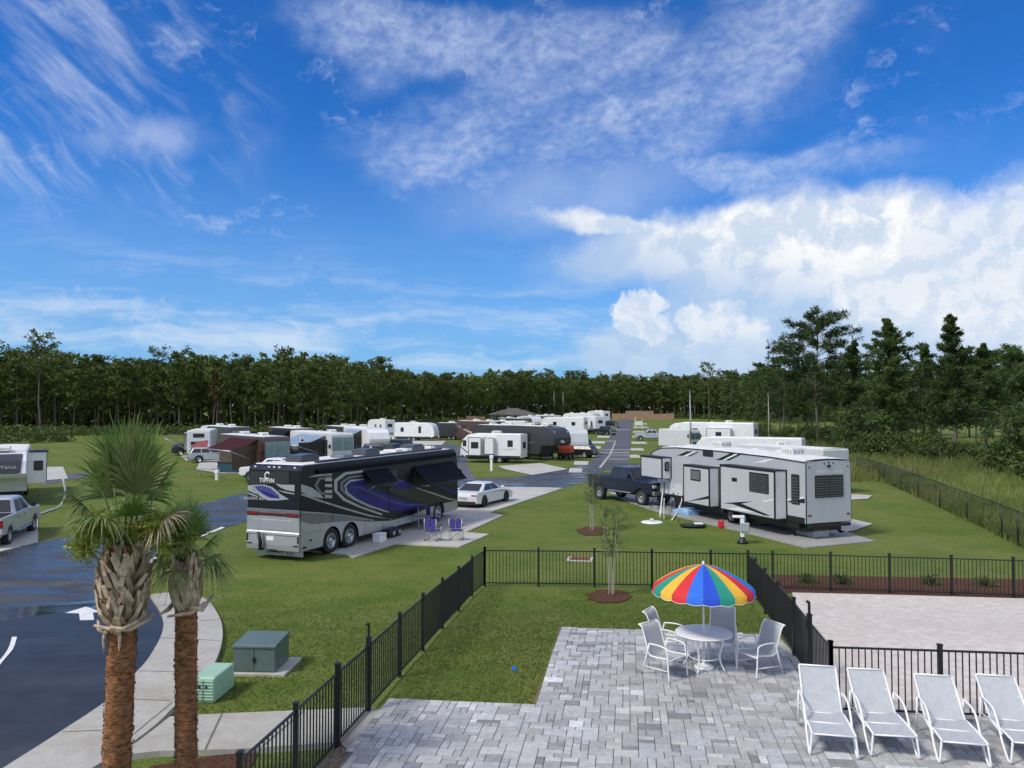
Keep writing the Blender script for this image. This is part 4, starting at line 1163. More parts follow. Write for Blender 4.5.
# ------------------------------------------------------------------ vehicles
_WM = {}
def wheel(parent, x, y, r, w, rim='silver', name='wheel', dual=False):
    k = (r, w, rim)
    if k not in _WM:
        mb = MB(); M = RY(pi/2)
        mb.lathe([(r*.60, -w*.42), (r*.80, -w*.5), (r*.95, -w*.46), (r, -w*.30), (r, w*.30), (r*.95, w*.46), (r*.80, w*.5), (r*.60, w*.42)], M_['tyre'], 28, M, caps=False)
        a = mb.mesh('wheel')
        mb = MB(); m = M_['chrome'] if rim == 'chrome' else M_['galv'] if rim == 'silver' else M_['trim']
        for s in (-1, 1):
            mb.lathe([(r*.62, s*w*.40), (r*.57, s*w*.45), (r*.50, s*w*.30), (r*.30, s*w*.24), (r*.24, s*w*.40), (.02, s*w*.44)], m, 28, M, caps=True)
            for q in range(8 if rim != 'chrome' else 10):
                t = q*2*pi/(8 if rim != 'chrome' else 10); c, s2 = cos(t)*r*.40, sin(t)*r*.40
                mb.box(s*w*.25, s*w*.34, c-r*.05, c+r*.05, s2-r*.05, s2+r*.05, M_['trim'] if rim != 'chrome' else M_['midgrey'], .0)
        _WM[k] = (a, mb.mesh('rim'))
    a, b = _WM[k]
    o = inst(name, a, parent, (x, y, r)); inst('rim', b, o)
    return o

def on_side(loc, yaw, xl, pts):
    """photograph points on the plane x = xl of a vehicle, as local (y, z)"""
    Rm = RZ(-R(yaw)); o = Vector(loc); n = Rm @ Vector((1, 0, 0)); p0 = o + n*xl; out = []
    for q in pts:
        h = Rm.inverted() @ (hit(q[0], q[1], p0, n) - o); out.append((h.y, h.z))
    return out
def on_end(loc, yaw, yl, pts):
    Rm = RZ(-R(yaw)); o = Vector(loc); n = Rm @ Vector((0, 1, 0)); p0 = o + n*yl; out = []
    for q in pts:
        h = Rm.inverted() @ (hit(q[0], q[1], p0, n) - o); out.append((h.x, h.z))
    return out
def place(loc_rear_corner, yaw, W, L, corner):
    """centre of a footprint from one rear corner (corner = +1 right rear, -1 left rear)"""
    c = Vector(loc_rear_corner) + RZ(-R(yaw)) @ Vector((-corner*W/2, L/2, 0))
    c.z = zg(c.x, c.y)
    return c

def arch(yc, r, z0=0.0, n=9, up=1):
    """points of a wheel arch over a bottom line at z0, front to back order reversed by the caller"""
    a0 = math.asin(max(-1, min(1, (z0 - r*0.92) / (r*1.17)))) if True else 0
    R_ = r*1.17; zc = r*0.95
    a = math.asin(max(-.95, min(.95, (z0-zc)/R_)))
    return [(yc + R_*cos(pi - a + (2*a - pi)*i/n), zc + R_*sin(pi - a + (2*a - pi)*i/n)) for i in range(n+1)]

def glasshouse(r, body, W, y0, y1, y2, y3, zb, zt, wb, wt, panes, gl=None, name='cab'):
    """cabin tapering to its roof: y0,y3 belt ends, y1,y2 roof ends; panes = split positions along the side"""
    gl = gl or M_['glass']; mb = MB()
    def ring(ya, yb, w, z, rr=.10):
        return [(-w, ya+rr, z), (-w+rr, ya, z), (w-rr, ya, z), (w, ya+rr, z), (w, yb-rr, z), (w-rr, yb, z), (-w+rr, yb, z), (-w, yb-rr, z)]
    rings = [ring(y0, y3, wb, zb), ring(y1*.94+y0*.06, y2*.94+y3*.06, wt*.95+wb*.05, zt-.06), ring(y1+.05, y2-.05, wt-.05, zt-.01), ring(y1+.2, y2-.2, wt-.2, zt+.012)]
    mb.ring_loft(rings, body, True, False)
    cab = mb.build(name, r)
    def side_pt(s, f, g):
        """f along 0..1, g up 0..1 on the side"""
        yb, yt = y0 + (y3-y0)*f, y1 + (y2-y1)*f
        return Vector((s*(wb + (wt-wb)*g + .006), yb + (yt-yb)*g, zb + (zt-.02-zb)*g))
    for s in (-1, 1):
        for a, b in panes:
            m = MB(); q = [side_pt(s, a, .08), side_pt(s, b, .08), side_pt(s, b*.985+.0075, .86), side_pt(s, a*.985+.0075, .86)]
            m.poly(q, gl); o = m.build('window', cab)
    for (yb, yt, nm, sg) in ((y0, y1, 'rear_window', -1), (y3, y2, 'windshield', 1)):
        m = MB(); q = []
        for f, g in ((-.84, .10), (.84, .10), (.84, .88), (-.84, .88)):
            w = wb + (wt-wb)*g; q.append((f*w, yb + (yt-yb)*g + sg*.016, zb + (zt-zb)*g + .008))
        m.poly(q, gl); m.build(nm, cab)
    return cab

def pickup(label, loc, yaw, paint, group=None, name='pickup_truck', lift=0.0, canopy=False):
    r = thing(name, label, 'pickup truck', loc, yaw, group)
    P = M_[paint]; W = 1.0; wr = .41 + lift*.3; L0, L1 = -2.95, 2.95; ra, fa = -1.85, 1.95; zb = .52 + lift
    prof = [(L0, zb+.05)] + arch(ra, wr, zb) + arch(fa, wr, zb) + [(L1-.15, zb), (L1, zb+.12), (L1-.02, 1.02+lift), (L1-.12, 1.18+lift), (1.35, 1.27+lift), (1.2, 1.29+lift), (-1.0, 1.30+lift), (L0, 1.30+lift)]
    mb = MB(); mb.prism(prof, -W, W, P, .045, seg=2); mb.build('body', r)
    mb = MB(); mb.box(-W+.22, W-.22, L0+.2, L1-.25, zb-.16, zb+.5, M_['trim']); mb.build('chassis', r)
    mb = MB(); mb.box(-W+.10, W-.10, L0+.08, -1.12, 1.25+lift, 1.312+lift, M_['trim']); mb.build('bed_liner', r)
    glasshouse(r, P, W, -1.08, -.80, .65, 1.34, 1.27+lift, 1.93+lift, .95, .76, ((.08, .43), (.48, .83)))
    for s in (-1, 1):
        wheel(r, s*(W-.15), ra, wr, .28); wheel(r, s*(W-.15), fa, wr, .28)
        mb = MB(); mb.box(s*(W+.02), s*(W+.22), 1.00, 1.12, 1.32+lift, 1.58+lift, M_['trim'] if paint != 'carwhite' else P, .03); mb.build('mirror', r)
        mb = MB(); mb.box(s*(W-.34), s*(W-.03), L1-.04, L1+.012, .90+lift, 1.08+lift, M_['white'], .015); mb.build('headlight', r)
        mb = MB(); mb.box(s*(W-.16), s*(W-.005), L0-.012, L0+.04, .86+lift, 1.20+lift, M_['red'], .015); mb.build('tail_light', r)
        mb = MB(); mb.box(s*(W-.05), s*(W+.08), -.95, 1.15, zb-.06, zb, M_['galv'], .02); mb.build('running_board', r)
        mb = MB()
        for y0 in (.18, -.72): mb.box(s*(W+.0), s*(W+.03), y0-.12, y0+.06, 1.08+lift, 1.12+lift, M_['trim'], .01)
        mb.build('door_handle', r)
    mb = MB(); mb.box(-W+.36, W-.36, L1-.03, L1+.02, .74+lift, 1.08+lift, M_['trim'], .02)
    for k in range(3): mb.box(-W+.38, W-.38, L1+.01, L1+.035, .80+lift+k*.10, .83+lift+k*.10, M_['chrome'])
    mb.build('grille', r)
    mb = MB(); mb.box(-W+.02, W-.02, L1-.08, L1+.12, zb-.04, zb+.20, M_['chrome'], .04); mb.build('front_bumper', r)
    mb = MB(); mb.box(-W+.02, W-.02, L0-.14, L0+.03, zb-.02, zb+.16, M_['chrome'], .04); mb.build('rear_bumper', r)
    mb = MB(); mb.box(-W+.20, W-.20, L0-.012, L0+.01, .74+lift, 1.24+lift, P, .01); mb.box(-.12, .12, L0-.022, L0-.01, 1.0+lift, 1.08+lift, M_['trim']); mb.build('tailgate', r)
    return r

def saloon(label, loc, yaw, paint, L=5.0, W=.96, H=1.40, kind='coupe', name='parked_car', cat='car', group=None):
    r = thing(name, label, cat, loc, yaw, group); P = M_[paint]; h = L/2; wr = .355 if kind == 'coupe' else .39; ra, fa = -h+1.02, h-.92; zb = .24 if kind == 'coupe' else .34
    if kind == 'coupe':
        top = [(h, .48), (h-.05, .64), (h-.35, .76), (.9, .93), (.5, .955), (-1.2, .985), (-h+.45, 1.0), (-h+.06, .96), (-h, .72), (-h+.05, zb+.08)]
        g = (-h+.62, -.95, .32, 1.22, .95, H, .86, .63, ((.14, .50), (.53, .84)))
    else:
        top = [(h, .60), (h-.05, .86), (h-.3, .98), (1.25, 1.06), (.9, 1.08), (-h+.06, 1.10), (-h, .75), (-h+.05, zb+.08)]
        g = (-h+.06, -h+.42, .55, 1.28, 1.06, H, .92, .76, ((.05, .32), (.35, .60), (.63, .90)))
    prof = arch(ra, wr, zb) + arch(fa, wr, zb) + [(h-.06, zb)] + top
    mb = MB(); mb.prism(prof, -W, W, P, .075, seg=3); mb.build('body', r)
    mb = MB(); mb.box(-W+.2, W-.2, -h+.3, h-.3, zb-.06, zb+.38, M_['trim']); mb.build('chassis', r)
    glasshouse(r, P, W, *g[:8], g[8])
    for s in (-1, 1):
        wheel(r, s*(W-.12), ra, wr, .25, 'black' if kind == 'coupe' else 'silver'); wheel(r, s*(W-.12), fa, wr, .25, 'black' if kind == 'coupe' else 'silver')
        y = g[3]-.35; mb = MB(); mb.box(s*(W-.06), s*(W+.16), y-.07, y+.07, g[4]+.02, g[4]+.16, P, .03); mb.build('mirror', r)
        zt = .80 if kind == 'coupe' else .92
        mb = MB(); mb.box(s*(W-.42), s*(W-.035), -h-.006, -h+.10, zt-.06, zt+.03, M_['red'], .02); mb.build('tail_light', r)
        mb = MB(); mb.box(s*(W-.40), s*(W-.06), h-.14, h-.02, .60, .70, M_['white'], .02); mb.build('headlight', r)
    mb = MB(); mb.box(-W+.12, W-.12, -h-.015, -h+.12, zb+.0, zb+.20, M_['trim'], .03); mb.build('rear_diffuser', r)
    mb = MB(); mb.box(-.26, .26, -h-.01, -h+.05, .56, .68, M_['greybox'], .005); mb.build('licence_plate', r)
    return r

PROF = {
 'trailer': lambda L, H: [(0, .60), (0, H-.10), (.10, H-.02), (.4, H), (L-1.5, H), (L-.85, H-.12), (L-.35, H-.55), (L-.04, H*.52), (L, H*.40), (L-.05, .95), (L-.55, .60)],
 'fifth': lambda L, H: [(0, .72), (0, H-.10), (.06, H-.04), (L*.45, H), (L-2.2, H-.02), (L-1.0, H-.16), (L-.35, H-.52), (L, H-1.25), (L-.02, 1.95), (L-.3, 1.72), (L-2.2, 1.66), (L-2.5, .72)],
 'coach': lambda L, H: [(0, .42), (-.02, 1.4), (.04, H-.12), (.16, H), (L-.45, H), (L-.18, H-.16), (L-.06, H-.8), (L, 1.35), (L-.02, .50), (L-.15, .38)],
}
def rv(label, cat, loc, yaw, L, W, H, style, body, name=None, band=None, slides=(), windows=(), ac=(.3, .7), awning=None, door=None, group=None, wins=True, decals=(), roofm='roof', front_glass=None, axle=None, rearwin=True, frontcap=None):
    """origin: centre of the footprint; local y runs from the rear (-L/2) to the front"""
    r = thing(name or {'trailer': 'travel_trailer', 'fifth': 'fifth_wheel_trailer', 'coach': 'motorhome'}[style], label, cat, loc, yaw, group)
    w = W/2; o = -L/2; prof = [(y+o, z) for y, z in PROF[style](L, H)]; B = M_[body]
    mb = MB(); mb.prism(prof, -w, w, B, .05, seg=2)
    zlo = .72 if style == 'fifth' else .60 if style == 'trailer' else .42
    for s in (-1, 1):
        x = s*(w+.003)
        y1 = {'trailer': L-.62, 'fifth': L-2.55, 'coach': L-.2}[style]
        if style != 'coach': mb.poly([(x, o+.06, zlo+.01), (x, o+y1, zlo+.01), (x, o+y1, zlo+.20), (x, o+.06, zlo+.20)], M_['rvdark'])
        if band: mb.poly([(x, o+.06, zlo+.42), (x, o+y1*.55, zlo+.55), (x, o+y1, zlo+1.05), (x, o+y1, zlo+1.25), (x, o+y1*.5, zlo+.78), (x, o+.06, zlo+.62)], M_[band])
    for s, pts, m in decals: mb.poly([(s*(w+.005), y+o, z) for y, z in pts], M_[m])
    mb.build('body', r)
    mb = MB(); rl = L - (.55 if style == 'coach' else 1.6 if style == 'trailer' else 2.3)
    mb.prism([(-w+.03, H-.035), (-w+.10, H+.015), (0, H+.06), (w-.10, H+.015), (w-.03, H-.035)], 0, rl, M_[roofm], M=RZ(pi/2) @ T(o+.08, 0, 0) @ Matrix.Scale(-1, 4, (0, 1, 0)))
    mb.build('roof', r)
    mb = MB(); mb.box(-w+.25, w-.25, o+.3, o+L-(2.8 if style == 'fifth' else .8), .36, zlo+.05, M_['trim']); mb.build('chassis', r)
    for f in ac:
        mb = MB(); mb.prism([(-.5, H+.03), (-.45, H+.30), (.25, H+.34), (.5, H+.24), (.5, H+.03)], -.36, .36, M_['acgrey'], .03, M=T(0, o+L*f, 0))
        for k in range(3): mb.box(-.365, .365, o+L*f-.38+k*.2, o+L*f-.27+k*.2, H+.12, H+.22, M_['trim'])
        mb.build('air_conditioner', r)
    mb = MB(); mb.box(-.2, .2, o+L*.5-.2, o+L*.5+.2, H+.04, H+.15, M_['acgrey'], .03); mb.build('roof_vent', r)
    if style == 'coach':
        for s in (-1, 1):
            wheel(r, s*(w-.16), o+L*.27, .47, .30); wheel(r, s*(w-.16), o+L*.82, .47, .30)
            m = MB(); m.box(s*(w+.05), s*(w+.27), o+L-.25, o+L-.12, 1.75, 2.15, M_['trim'] if body != 'beige' else B, .04); m.tube([(s*(w-.1), o+L-.2, 2.35), (s*(w+.16), o+L-.18, 2.1)], .025, M_['trim'], 5); m.build('mirror', r)
            m = MB(); m.box(s*(w-.55), s*(w-.12), o+L-.06, o+L+.03, .82, 1.02, M_['white'], .03); m.build('headlight', r)
        g = M_[front_glass or 'screen']; zt = H-.42; m = MB()
        def fy(z):
            return o + (L-.06 + (L - (L-.06))*(H-.8-z)/(H-.8-1.35) if z < H-.8 else L-.06-.12*(z-H+.8)/.64) + .012
        z0, z1 = 1.50, zt
        zs = [z0, (z0+H-.8)/2, H-.8, z1]
        for xa, xb in ((-w*.93, -.02), (.02, w*.93)):
            for za, zb_ in zip(zs[:-1], zs[1:]): m.poly([(xa, fy(za), za), (xb, fy(za), za), (xb, fy(zb_), zb_), (xa, fy(zb_), zb_)], g)
        m.build('windshield', r)
        m = MB(); m.box(-w*.55, w*.55, o+L-.03, o+L+.02, .80, 1.10, M_['trim'], .02); m.box(-w*.5, w*.5, o+L, o+L+.03, .93, .96, M_['chrome']); m.build('grille', r)
    else:
        yc = axle if axle is not None else (.42 if style == 'trailer' else .36)
        for s in (-1, 1):
            for d in (-.46, .46): wheel(r, s*(w-.14), o+L*yc+d, .37, .22)
            m = MB(); m.tube([(s*(w-.3), o+.6, 0), (s*(w-.3), o+.6, .6)], .035, M_['trim'], 6); m.build('stabiliser', r)
        if style == 'trailer':
            m = MB(); m.tube([(-.55, o+L-.7, .52), (0, o+L+.95, .50), (.55, o+L-.7, .52)], .045, M_['trim'], 6); m.tube([(0, o+L+.7, 0), (0, o+L+.7, .95)], .04, M_['trim'], 6); m.lathe([(.15, .56), (.15, .92), (.08, 1.02)], M_['white'], 12, T(0, o+L+.32, 0)); m.build('hitch', r)
        else:
            for s in (-1, 1):
                m = MB(); m.tube([(s*(w-.35), o+L-2.7, 0), (s*(w-.35), o+L-2.7, 1.0)], .06, M_['trim'], 6); m.build('landing_leg', r)
    for i, (s, y0, y1, z0, z1, dp, m_) in enumerate(slides):
        m = MB(); m.box(s*(w-.02), s*(w+dp), o+y0, o+y1, z0, z1, M_[m_], .02); so = m.build('slide_out', r)
        m = MB(); t = .045
        for a, b, c, d in ((y0, y1, z1-t, z1+.012), (y0, y1, z0-.012, z0+t), (y0-.012, y0+t, z0, z1), (y1-t, y1+.012, z0, z1)): m.box(s*(w+dp-.02), s*(w+dp+.014), o+a, o+b, c, d, M_['trim'])
        m.build('edge_trim', so)
        if y1 - y0 > 1.2 and wins:
            m = MB(); c = (y0+y1)/2; m.box(s*(w+dp), s*(w+dp+.012), o+c-.42, o+c+.42, z0+.75, z0+1.45, M_['glass'], .004); m.build('window', so)
    for (s, y0, y1, z0, z1) in windows:
        m = MB(); m.box(s*w, s*(w+.016), o+y0, o+y1, z0, z1, M_['glass'], .006); m.build('window', r)
    if rearwin and style != 'coach' or rearwin == 2:
        m = MB(); m.box(-.55, .55, o-.016, o+.01, H-1.55, H-.85, M_['glass'], .006); m.build('rear_window', r)
        for s in (-1, 1):
            m = MB(); m.box(s*(w-.22), s*(w-.06), o-.02, o+.01, zlo+.22, zlo+.36, M_['red'], .008); m.build('tail_light', r)
    if door:
        s, y0 = door; m = MB(); m.box(s*w, s*(w+.018), o+y0, o+y0+.72, zlo+.05, zlo+1.95, B, .008); m.box(s*(w+.015), s*(w+.026), o+y0+.16, o+y0+.56, zlo+1.15, zlo+1.75, M_['glass'], .005); d_ = m.build('door', r)
        m = MB(); m.box(s*(w+.02), s*(w+.05), o+y0+.06, o+y0+.14, zlo+.9, zlo+1.05, M_['chrome'], .008); m.build('handle', d_)
    if awning:
        s, y0, y1, out, zdrop, m_ = awning; m = MB(); n = 6; vs = []
        for i in range(n+1):
            f = i/n
            for y in (y0, y1): vs.append((s*(w+.05+out*f), o+y, H-.25-zdrop*f-.08*sin(pi*f)))
        m.add(vs + [(a, b, c-.012) for a, b, c in vs], [(2*i, 2*i+1, 2*i+3, 2*i+2) for i in range(n)] + [(2*n+2+2*i, 2*n+2+2*i+1, 2*n+2+2*i+3, 2*n+2+2*i+2) for i in range(n)], M_[m_])
        m.tube([(s*(w+.05+out), o+y0, H-.25-zdrop), (s*(w+.05+out), o+y1, H-.25-zdrop)], .05, M_['galv'], 8)
        aw = m.build('awning', r)
        if out > 2 and m_ != 'tgreen':
            m = MB(); m.box(s*(w+.06), s*(w+out*.97), o+y1-.08, o+y1-.05, .35, H-.35-zdrop*.55, M_['brown'] if m_ == 'maroonc' else M_['trim']); m.build('added_shade_panel', aw)  # added dark panel, stands in for the shade under the awning
        for y in (y0+.05, y1-.05):
            m = MB(); m.tube([(s*(w+.03), o+y, 1.0), (s*(w+.03+out), o+y, H-.28-zdrop)], .03, M_['galv'], 5); m.build('awning_arm', aw)
    return r

# ---- the big motorhome on the left
def big_coach():
    W, L, H, yaw = 2.58, 13.6, 3.72, 22.5
    w = W/2; o = -L/2
    rc = G(300, 563); loc = place(rc, yaw, W, L, +1)
    r = thing('motorhome', 'large black and silver motorhome with blue swoosh graphics beside the blue camp chairs', 'motorhome', loc, yaw)
    prof = [(y+o, z) for y, z in [(0, .42), (-.03, 1.5), (-.02, 1.9), (.05, H-.2), (.10, H-.06), (.28, H), (L-.5, H), (L-.2, H-.18), (L-.05, H-.9), (L, 1.3), (L-.02, .5), (L-.15, .38)]]
    # wheel arches are cut out of the lower edge
    axles = [2.05, 3.36, 11.35]; wr = .52
    low = []
    for a in axles: low += arch(o+a, wr, .40, 10)
    prof = low + [(o+L-.15, .40), (o+L-.02, .5), (o+L, 1.3), (o+L-.05, H-.9), (o+L-.2, H-.18), (o+L-.5, H), (o+.28, H), (o+.10, H-.06), (o+.05, H-.2), (o-.02, 1.9), (o-.03, 1.5), (o, .40)]
    mb = MB(); mb.prism(prof, -w, w, M_['coachblack'], .045, seg=2)
    X = w + .004
    lay = [0]
    def dec(zpts, m, clip=True):
        """zoomed outline (5.389x crop of the photograph at 270,465) laid on the flank"""
        lay[0] += 1
        q = on_side(loc, yaw, w, [(270 + a/5.389, 465 + b/5.389) for a, b in zpts])
        x = w + .003 + .0012*lay[0]
        mb.poly([(x, max(o+.02, min(o+L-.06, y)), max(.42, min(H-.05, z))) for y, z in q], M_[m])
    # lower silver flank with arches left open
    ys = []; bot = []
    top = on_side(loc, yaw, w, [(270 + a/5.389, 465 + b/5.389) for a, b in [(130, 312), (230, 320), (320, 308), (420, 300), (540, 305), (650, 300), (760, 270), (860, 228), (940, 205), (1018, 190)]])
    top = [(max(o+.01, y), z) for y, z in top]
    tz = lambda y: next((a[1] + (b[1]-a[1])*(y-a[0])/(b[0]-a[0]) for a, b in zip(top[:-1], top[1:]) if a[0] <= y <= b[0]), top[-1][1])
    def bz(y):
        for a in axles:
            d = abs(y - (o+a)); R_ = wr*1.17
            if d < R_: return max(.405, wr*.95 + sqrt(R_*R_ - d*d) + .012)
        return .405
    N = 420; vs = []
    for i in range(N+1):
        y = o+.012 + (L-.1)*i/N; b = bz(y); vs += [(X, y, b), (X, y, max(b+.002, tz(y)))]
    mb.add(vs, [(2*i, 2*i+2, 2*i+3, 2*i+1) for i in range(N)], M_['silver'])
    dec([(131, 262), (300, 262), (420, 278), (560, 300), (420, 302), (320, 310), (230, 320), (131, 312)], 'midgrey')
    dec([(131, 256), (300, 258), (420, 272), (560, 296), (560, 300), (420, 277), (300, 263), (131, 263)], 'silver')
    dec([(131, 108), (225, 122), (270, 155), (290, 180), (210, 170), (131, 148)], 'silver')
    dec([(131, 158), (290, 195), (420, 235), (540, 270), (640, 290), (540, 278), (420, 245), (290, 205), (131, 167)], 'silver')
    dec([(640, 125), (780, 120), (900, 150), (1000, 185), (850, 212), (740, 182), (640, 142)], 'coachgrey')
    dec([(500, 80), (430, 88), (405, 115), (415, 150), (460, 185), (540, 222), (640, 250), (760, 240), (850, 215), (780, 200), (700, 185), (640, 165), (560, 125), (530, 95)], 'coachblue')
    dec([(500, 28), (400, 40), (345, 80), (345, 140), (390, 190), (480, 230), (600, 272), (605, 262), (490, 222), (405, 180), (362, 138), (362, 88), (410, 52), (500, 40)], 'silver')
    dec([(500, 52), (420, 62), (378, 92), (378, 135), (420, 175), (500, 212), (620, 255), (625, 245), (505, 202), (432, 168), (394, 132), (392, 98), (430, 72), (500, 62)], 'midgrey')
    dec([(505, 72), (430, 80), (399, 108), (406, 148), (450, 186), (530, 226), (640, 258), (640, 251), (540, 220), (462, 180), (418, 147), (408, 114), (432, 90), (505, 80)], 'silver')
    dec([(415, 118), (480, 116), (560, 148), (640, 188), (740, 213), (850, 208), (850, 213), (740, 222), (640, 197), (560, 158), (480, 125)], 'coachviolet')
    dec([(640, 84), (720, 85), (790, 120), (700, 125), (640, 121)], 'coachblue')
    dec([(640, 62), (740, 92), (700, 92), (640, 78)], 'coachviolet')
    dec([(780, 118), (880, 150), (960, 178), (1013, 190), (1013, 194), (960, 186), (880, 158), (790, 126)], 'silver')
    dec([(850, 100), (950, 120), (1013, 150), (1013, 165), (950, 140)], 'coachblue')
    dec([(330, 58), (260, 68), (236, 110), (262, 152), (330, 180), (330, 168), (272, 142), (252, 110), (270, 80), (330, 70)], 'midgrey')
    dec([(200, 66), (260, 50), (332, 46), (332, 54), (265, 60)], 'silver')
    for a in (72, 104, 136, 163): dec([(290, a), (332, a-2), (332, a+16), (290, a+14)], 'silver')
    for a, b in (((291, 20), (291, 262)), ((640, 30), (640, 255)), ((335, 62), (335, 300))): dec([a, (a[0]+2.5, a[1]), (b[0]+2.5, b[1]), b], 'trim')
    # rear graphics: outline read off the rear face (17.07x crop at 240,460)
    def rear(zpts, m):
        lay[0] += 1; y = o - .03 - .001*lay[0]*.5
        q = on_end(loc, yaw, o, [(240 + a/17.07, 460 + b/17.07) for a, b in zpts])
        mb.poly([(max(-w+.01, min(w-.01, x)), o + (.05 if z > 2 else 0) * max(0, (z-1.9)/(H-2.1)) - .022 - .0009*lay[0], z) for x, z in q], M_[m])
    lay[0] = 0
    rear([(40, 430), (210, 425), (240, 520), (300, 590), (180, 540), (40, 515)], 'silver')
    rear([(40, 545), (180, 565), (320, 620), (300, 630), (170, 590), (40, 560)], 'silver')
    rear([(210, 425), (420, 420), (560, 470), (700, 590), (840, 670), (650, 690), (480, 690), (350, 620), (260, 540)], 'silver')
    rear([(240, 445), (400, 440), (520, 480), (660, 600), (680, 660), (520, 650), (400, 590), (300, 520)], 'coachviolet')
    rear([(330, 510), (420, 530), (560, 590), (690, 655), (560, 640), (430, 590)], 'coachblue')
    rear([(600, 400), (700, 420), (930, 425), (930, 540), (780, 510), (680, 465)], 'silver')
    rear([(620, 510), (780, 540), (930, 570), (930, 590), (760, 560)], 'silver')
    body = mb.build('body', r)
    # rear panels
    def yb(z): return o - .03 + (.08*(z-1.9)/(H-2.1) if z > 1.9 else 0)
    m = MB(); m.prism([(o-.045, .42), (o-.06, .62), (o-.05, .98), (o-.075, 1.02), (o-.07, 1.10), (o-.045, 1.14), (o-.045, 1.74), (o+.02, 1.74), (o+.02, .42)], -w+.012, w-.012, M_['silver'], .015); m.build('rear_cap', r)
    m = MB(); m.box(-w+.35, w-.35, o-.055, o-.03, 1.20, 1.60, M_['silver'], .012); m.build('engine_hatch', r)
    m = MB(); m.box(-w+.012, w-.012, o-.055, o+.02, 1.735, 2.0, M_['midgrey'], .012); m.build('rear_band', r)
    for s in (-1, 1):
        m = MB(); m.box(s*(w-.02), s*(w-.66), o-.075, o-.02, 1.72, 1.90, M_['darkred'], .03); m.box(s*(w-.10), s*(w-.56), o-.081, o-.07, 1.78, 1.83, M_['red'], .008); m.build('tail_light', r)
        m = MB(); m.box(s*(w-.04), s*(w-.30), o-.07, o-.03, .60, .66, M_['trim'], .01); m.build('reflector', r)
        m = MB(); m.box(s*(w-.03), s*(w-.10), o-.075, o-.03, .72, 1.0, M_['trim'], .01); m.build('vent', r)
    m = MB(); m.box(-w+.66, w-.66, o-.066, o-.03, 1.74, 1.86, M_['darkred'], .01); m.build('light_bar', r)
    q = on_end(loc, yaw, o, [(240 + a/17.07, 460 + b/17.07) for a, b in [(120, 415), (830, 410), (830, 195), (175, 195)]])
    m = MB(); m.poly([(x, yb(z) - .014, z) for x, z in q], M_['glass']); gl = m.build('rear_window', r)
    m = MB(); c = on_end(loc, yaw, o, [(240 + 455/17.07, 460 + 355/17.07)])[0]
    text_into(m, 'TIFFIN', .23, M_['white'], T(c[0], yb(c[1]) - .022, c[1]-.06) @ RX(pi/2 - .03), spacing=1.15, bold=.004)
    c = on_end(loc, yaw, o, [(240 + 462/17.07, 460 + 275/17.07)])[0]; rr = .15
    pts = [(c[0] + cos(t)*rr*.8*(1-.35*k/22), yb(c[1]) - .024, c[1] + sin(t)*rr*(1-.2*k/22)) for k, t in enumerate([.5 + 5.2*i/22 for i in range(23)])]
    m.build('lettering', gl); m = MB(); m.tube(pts, [.022 + .018*sin(pi*i/22) for i in range(23)], M_['white'], 5); m.build('emblem', gl)
    m = MB(); c = on_end(loc, yaw, o, [(240 + 250/17.07, 460 + 650/17.07)])[0]; text_into(m, 'ALLEGRO BUS', .15, M_['rvlight'], T(c[0]+.02, yb(c[1]) - .036, c[1]-.05) @ RX(pi/2), spacing=1.1); m.build('lettering', r)
    for x in (-.30, -.05, .20, .95, -.98):
        m = MB(); m.box(x-.05, x+.05, o+.06, o+.12, H-.12, H-.06, M_['white'], .012); m.build('marker_light', r)
    m = MB(); m.tube([(-.50, o-.16, .42), (-.46, o-.20, .75), (-.56, o-.22, 1.12)], [.07, .075, .06], M_['trim'], 8); m.tube([(-.46, o-.05, .42), (-.46, o-.2, .50)], .05, M_['trim'], 6); m.build('tow_bar', r)
    m = MB(); m.box(-.15, .15, o-.1, o+.1, .34, .46, M_['trim'], .01); m.build('hitch_receiver', r)
    m = MB(); m.box(-.28, .08, o-.078, o-.055, .78, .94, M_['white'], .006); m.build('licence_plate', r)
    m = MB(); m.box(-w+.22, w-.05, o+.25, o+.27, .16, .36, M_['galv'], .004); text_into(m, 'ALLEGRO BUS', .17, M_['trim'], T(.1, o+.247, .205) @ RX(pi/2), spacing=1.3, ex=.003); m.build('mud_flap', r)
    m = MB(); m.box(-w+.3, w-.3, o+.4, o+L-1.2, .34, .75, M_['trim']); m.build('chassis', r)
    for s in (-1, 1):
        for a in axles: wheel(r, s*(w-.16), o+a, wr, .30, 'chrome')
    # right flank fittings
    m = MB(); m.box(w, w+.14, o+1.0, o+L-.5, H-.40, H-.20, M_['awnblack'], .04); m.build('awning_case', r)
    for pts, out, dz in (([(363, 471.2), (387, 470.5)], .62, .62), ([(413, 466.6), (452, 462.2)], .95, .90)):
        (y0, z0), (y1, z1) = on_side(loc, yaw, w, pts); z0 = z1 = min(H-.42, max(z0, z1)); y1 = min(y1, o+L-.6)
        m = MB(); v = [(w+.03, y0, z0), (w+.03, y1, z0), (w+.03+out*.9, y1+.05, z0-dz), (w+.03+out*.9, y0+.05, z0-dz)]
        m.add(v + [(a-.01, b, c-.015) for a, b, c in v], [(0, 1, 2, 3), (7, 6, 5, 4), (0, 3, 7, 4), (1, 5, 6, 2), (2, 6, 7, 3)], M_['awnblack']); m.tube([v[3], v[2]], .03, M_['trim'], 6); wa = m.build('window_awning', r)
        for y in (y0+.04, y1): 
            m2 = MB(); m2.tube([(w+.02, y, z0-1.0), (w+.03+out*.9, y, z0-dz)], .014, M_['galv'], 5); m2.build('awning_arm', wa)
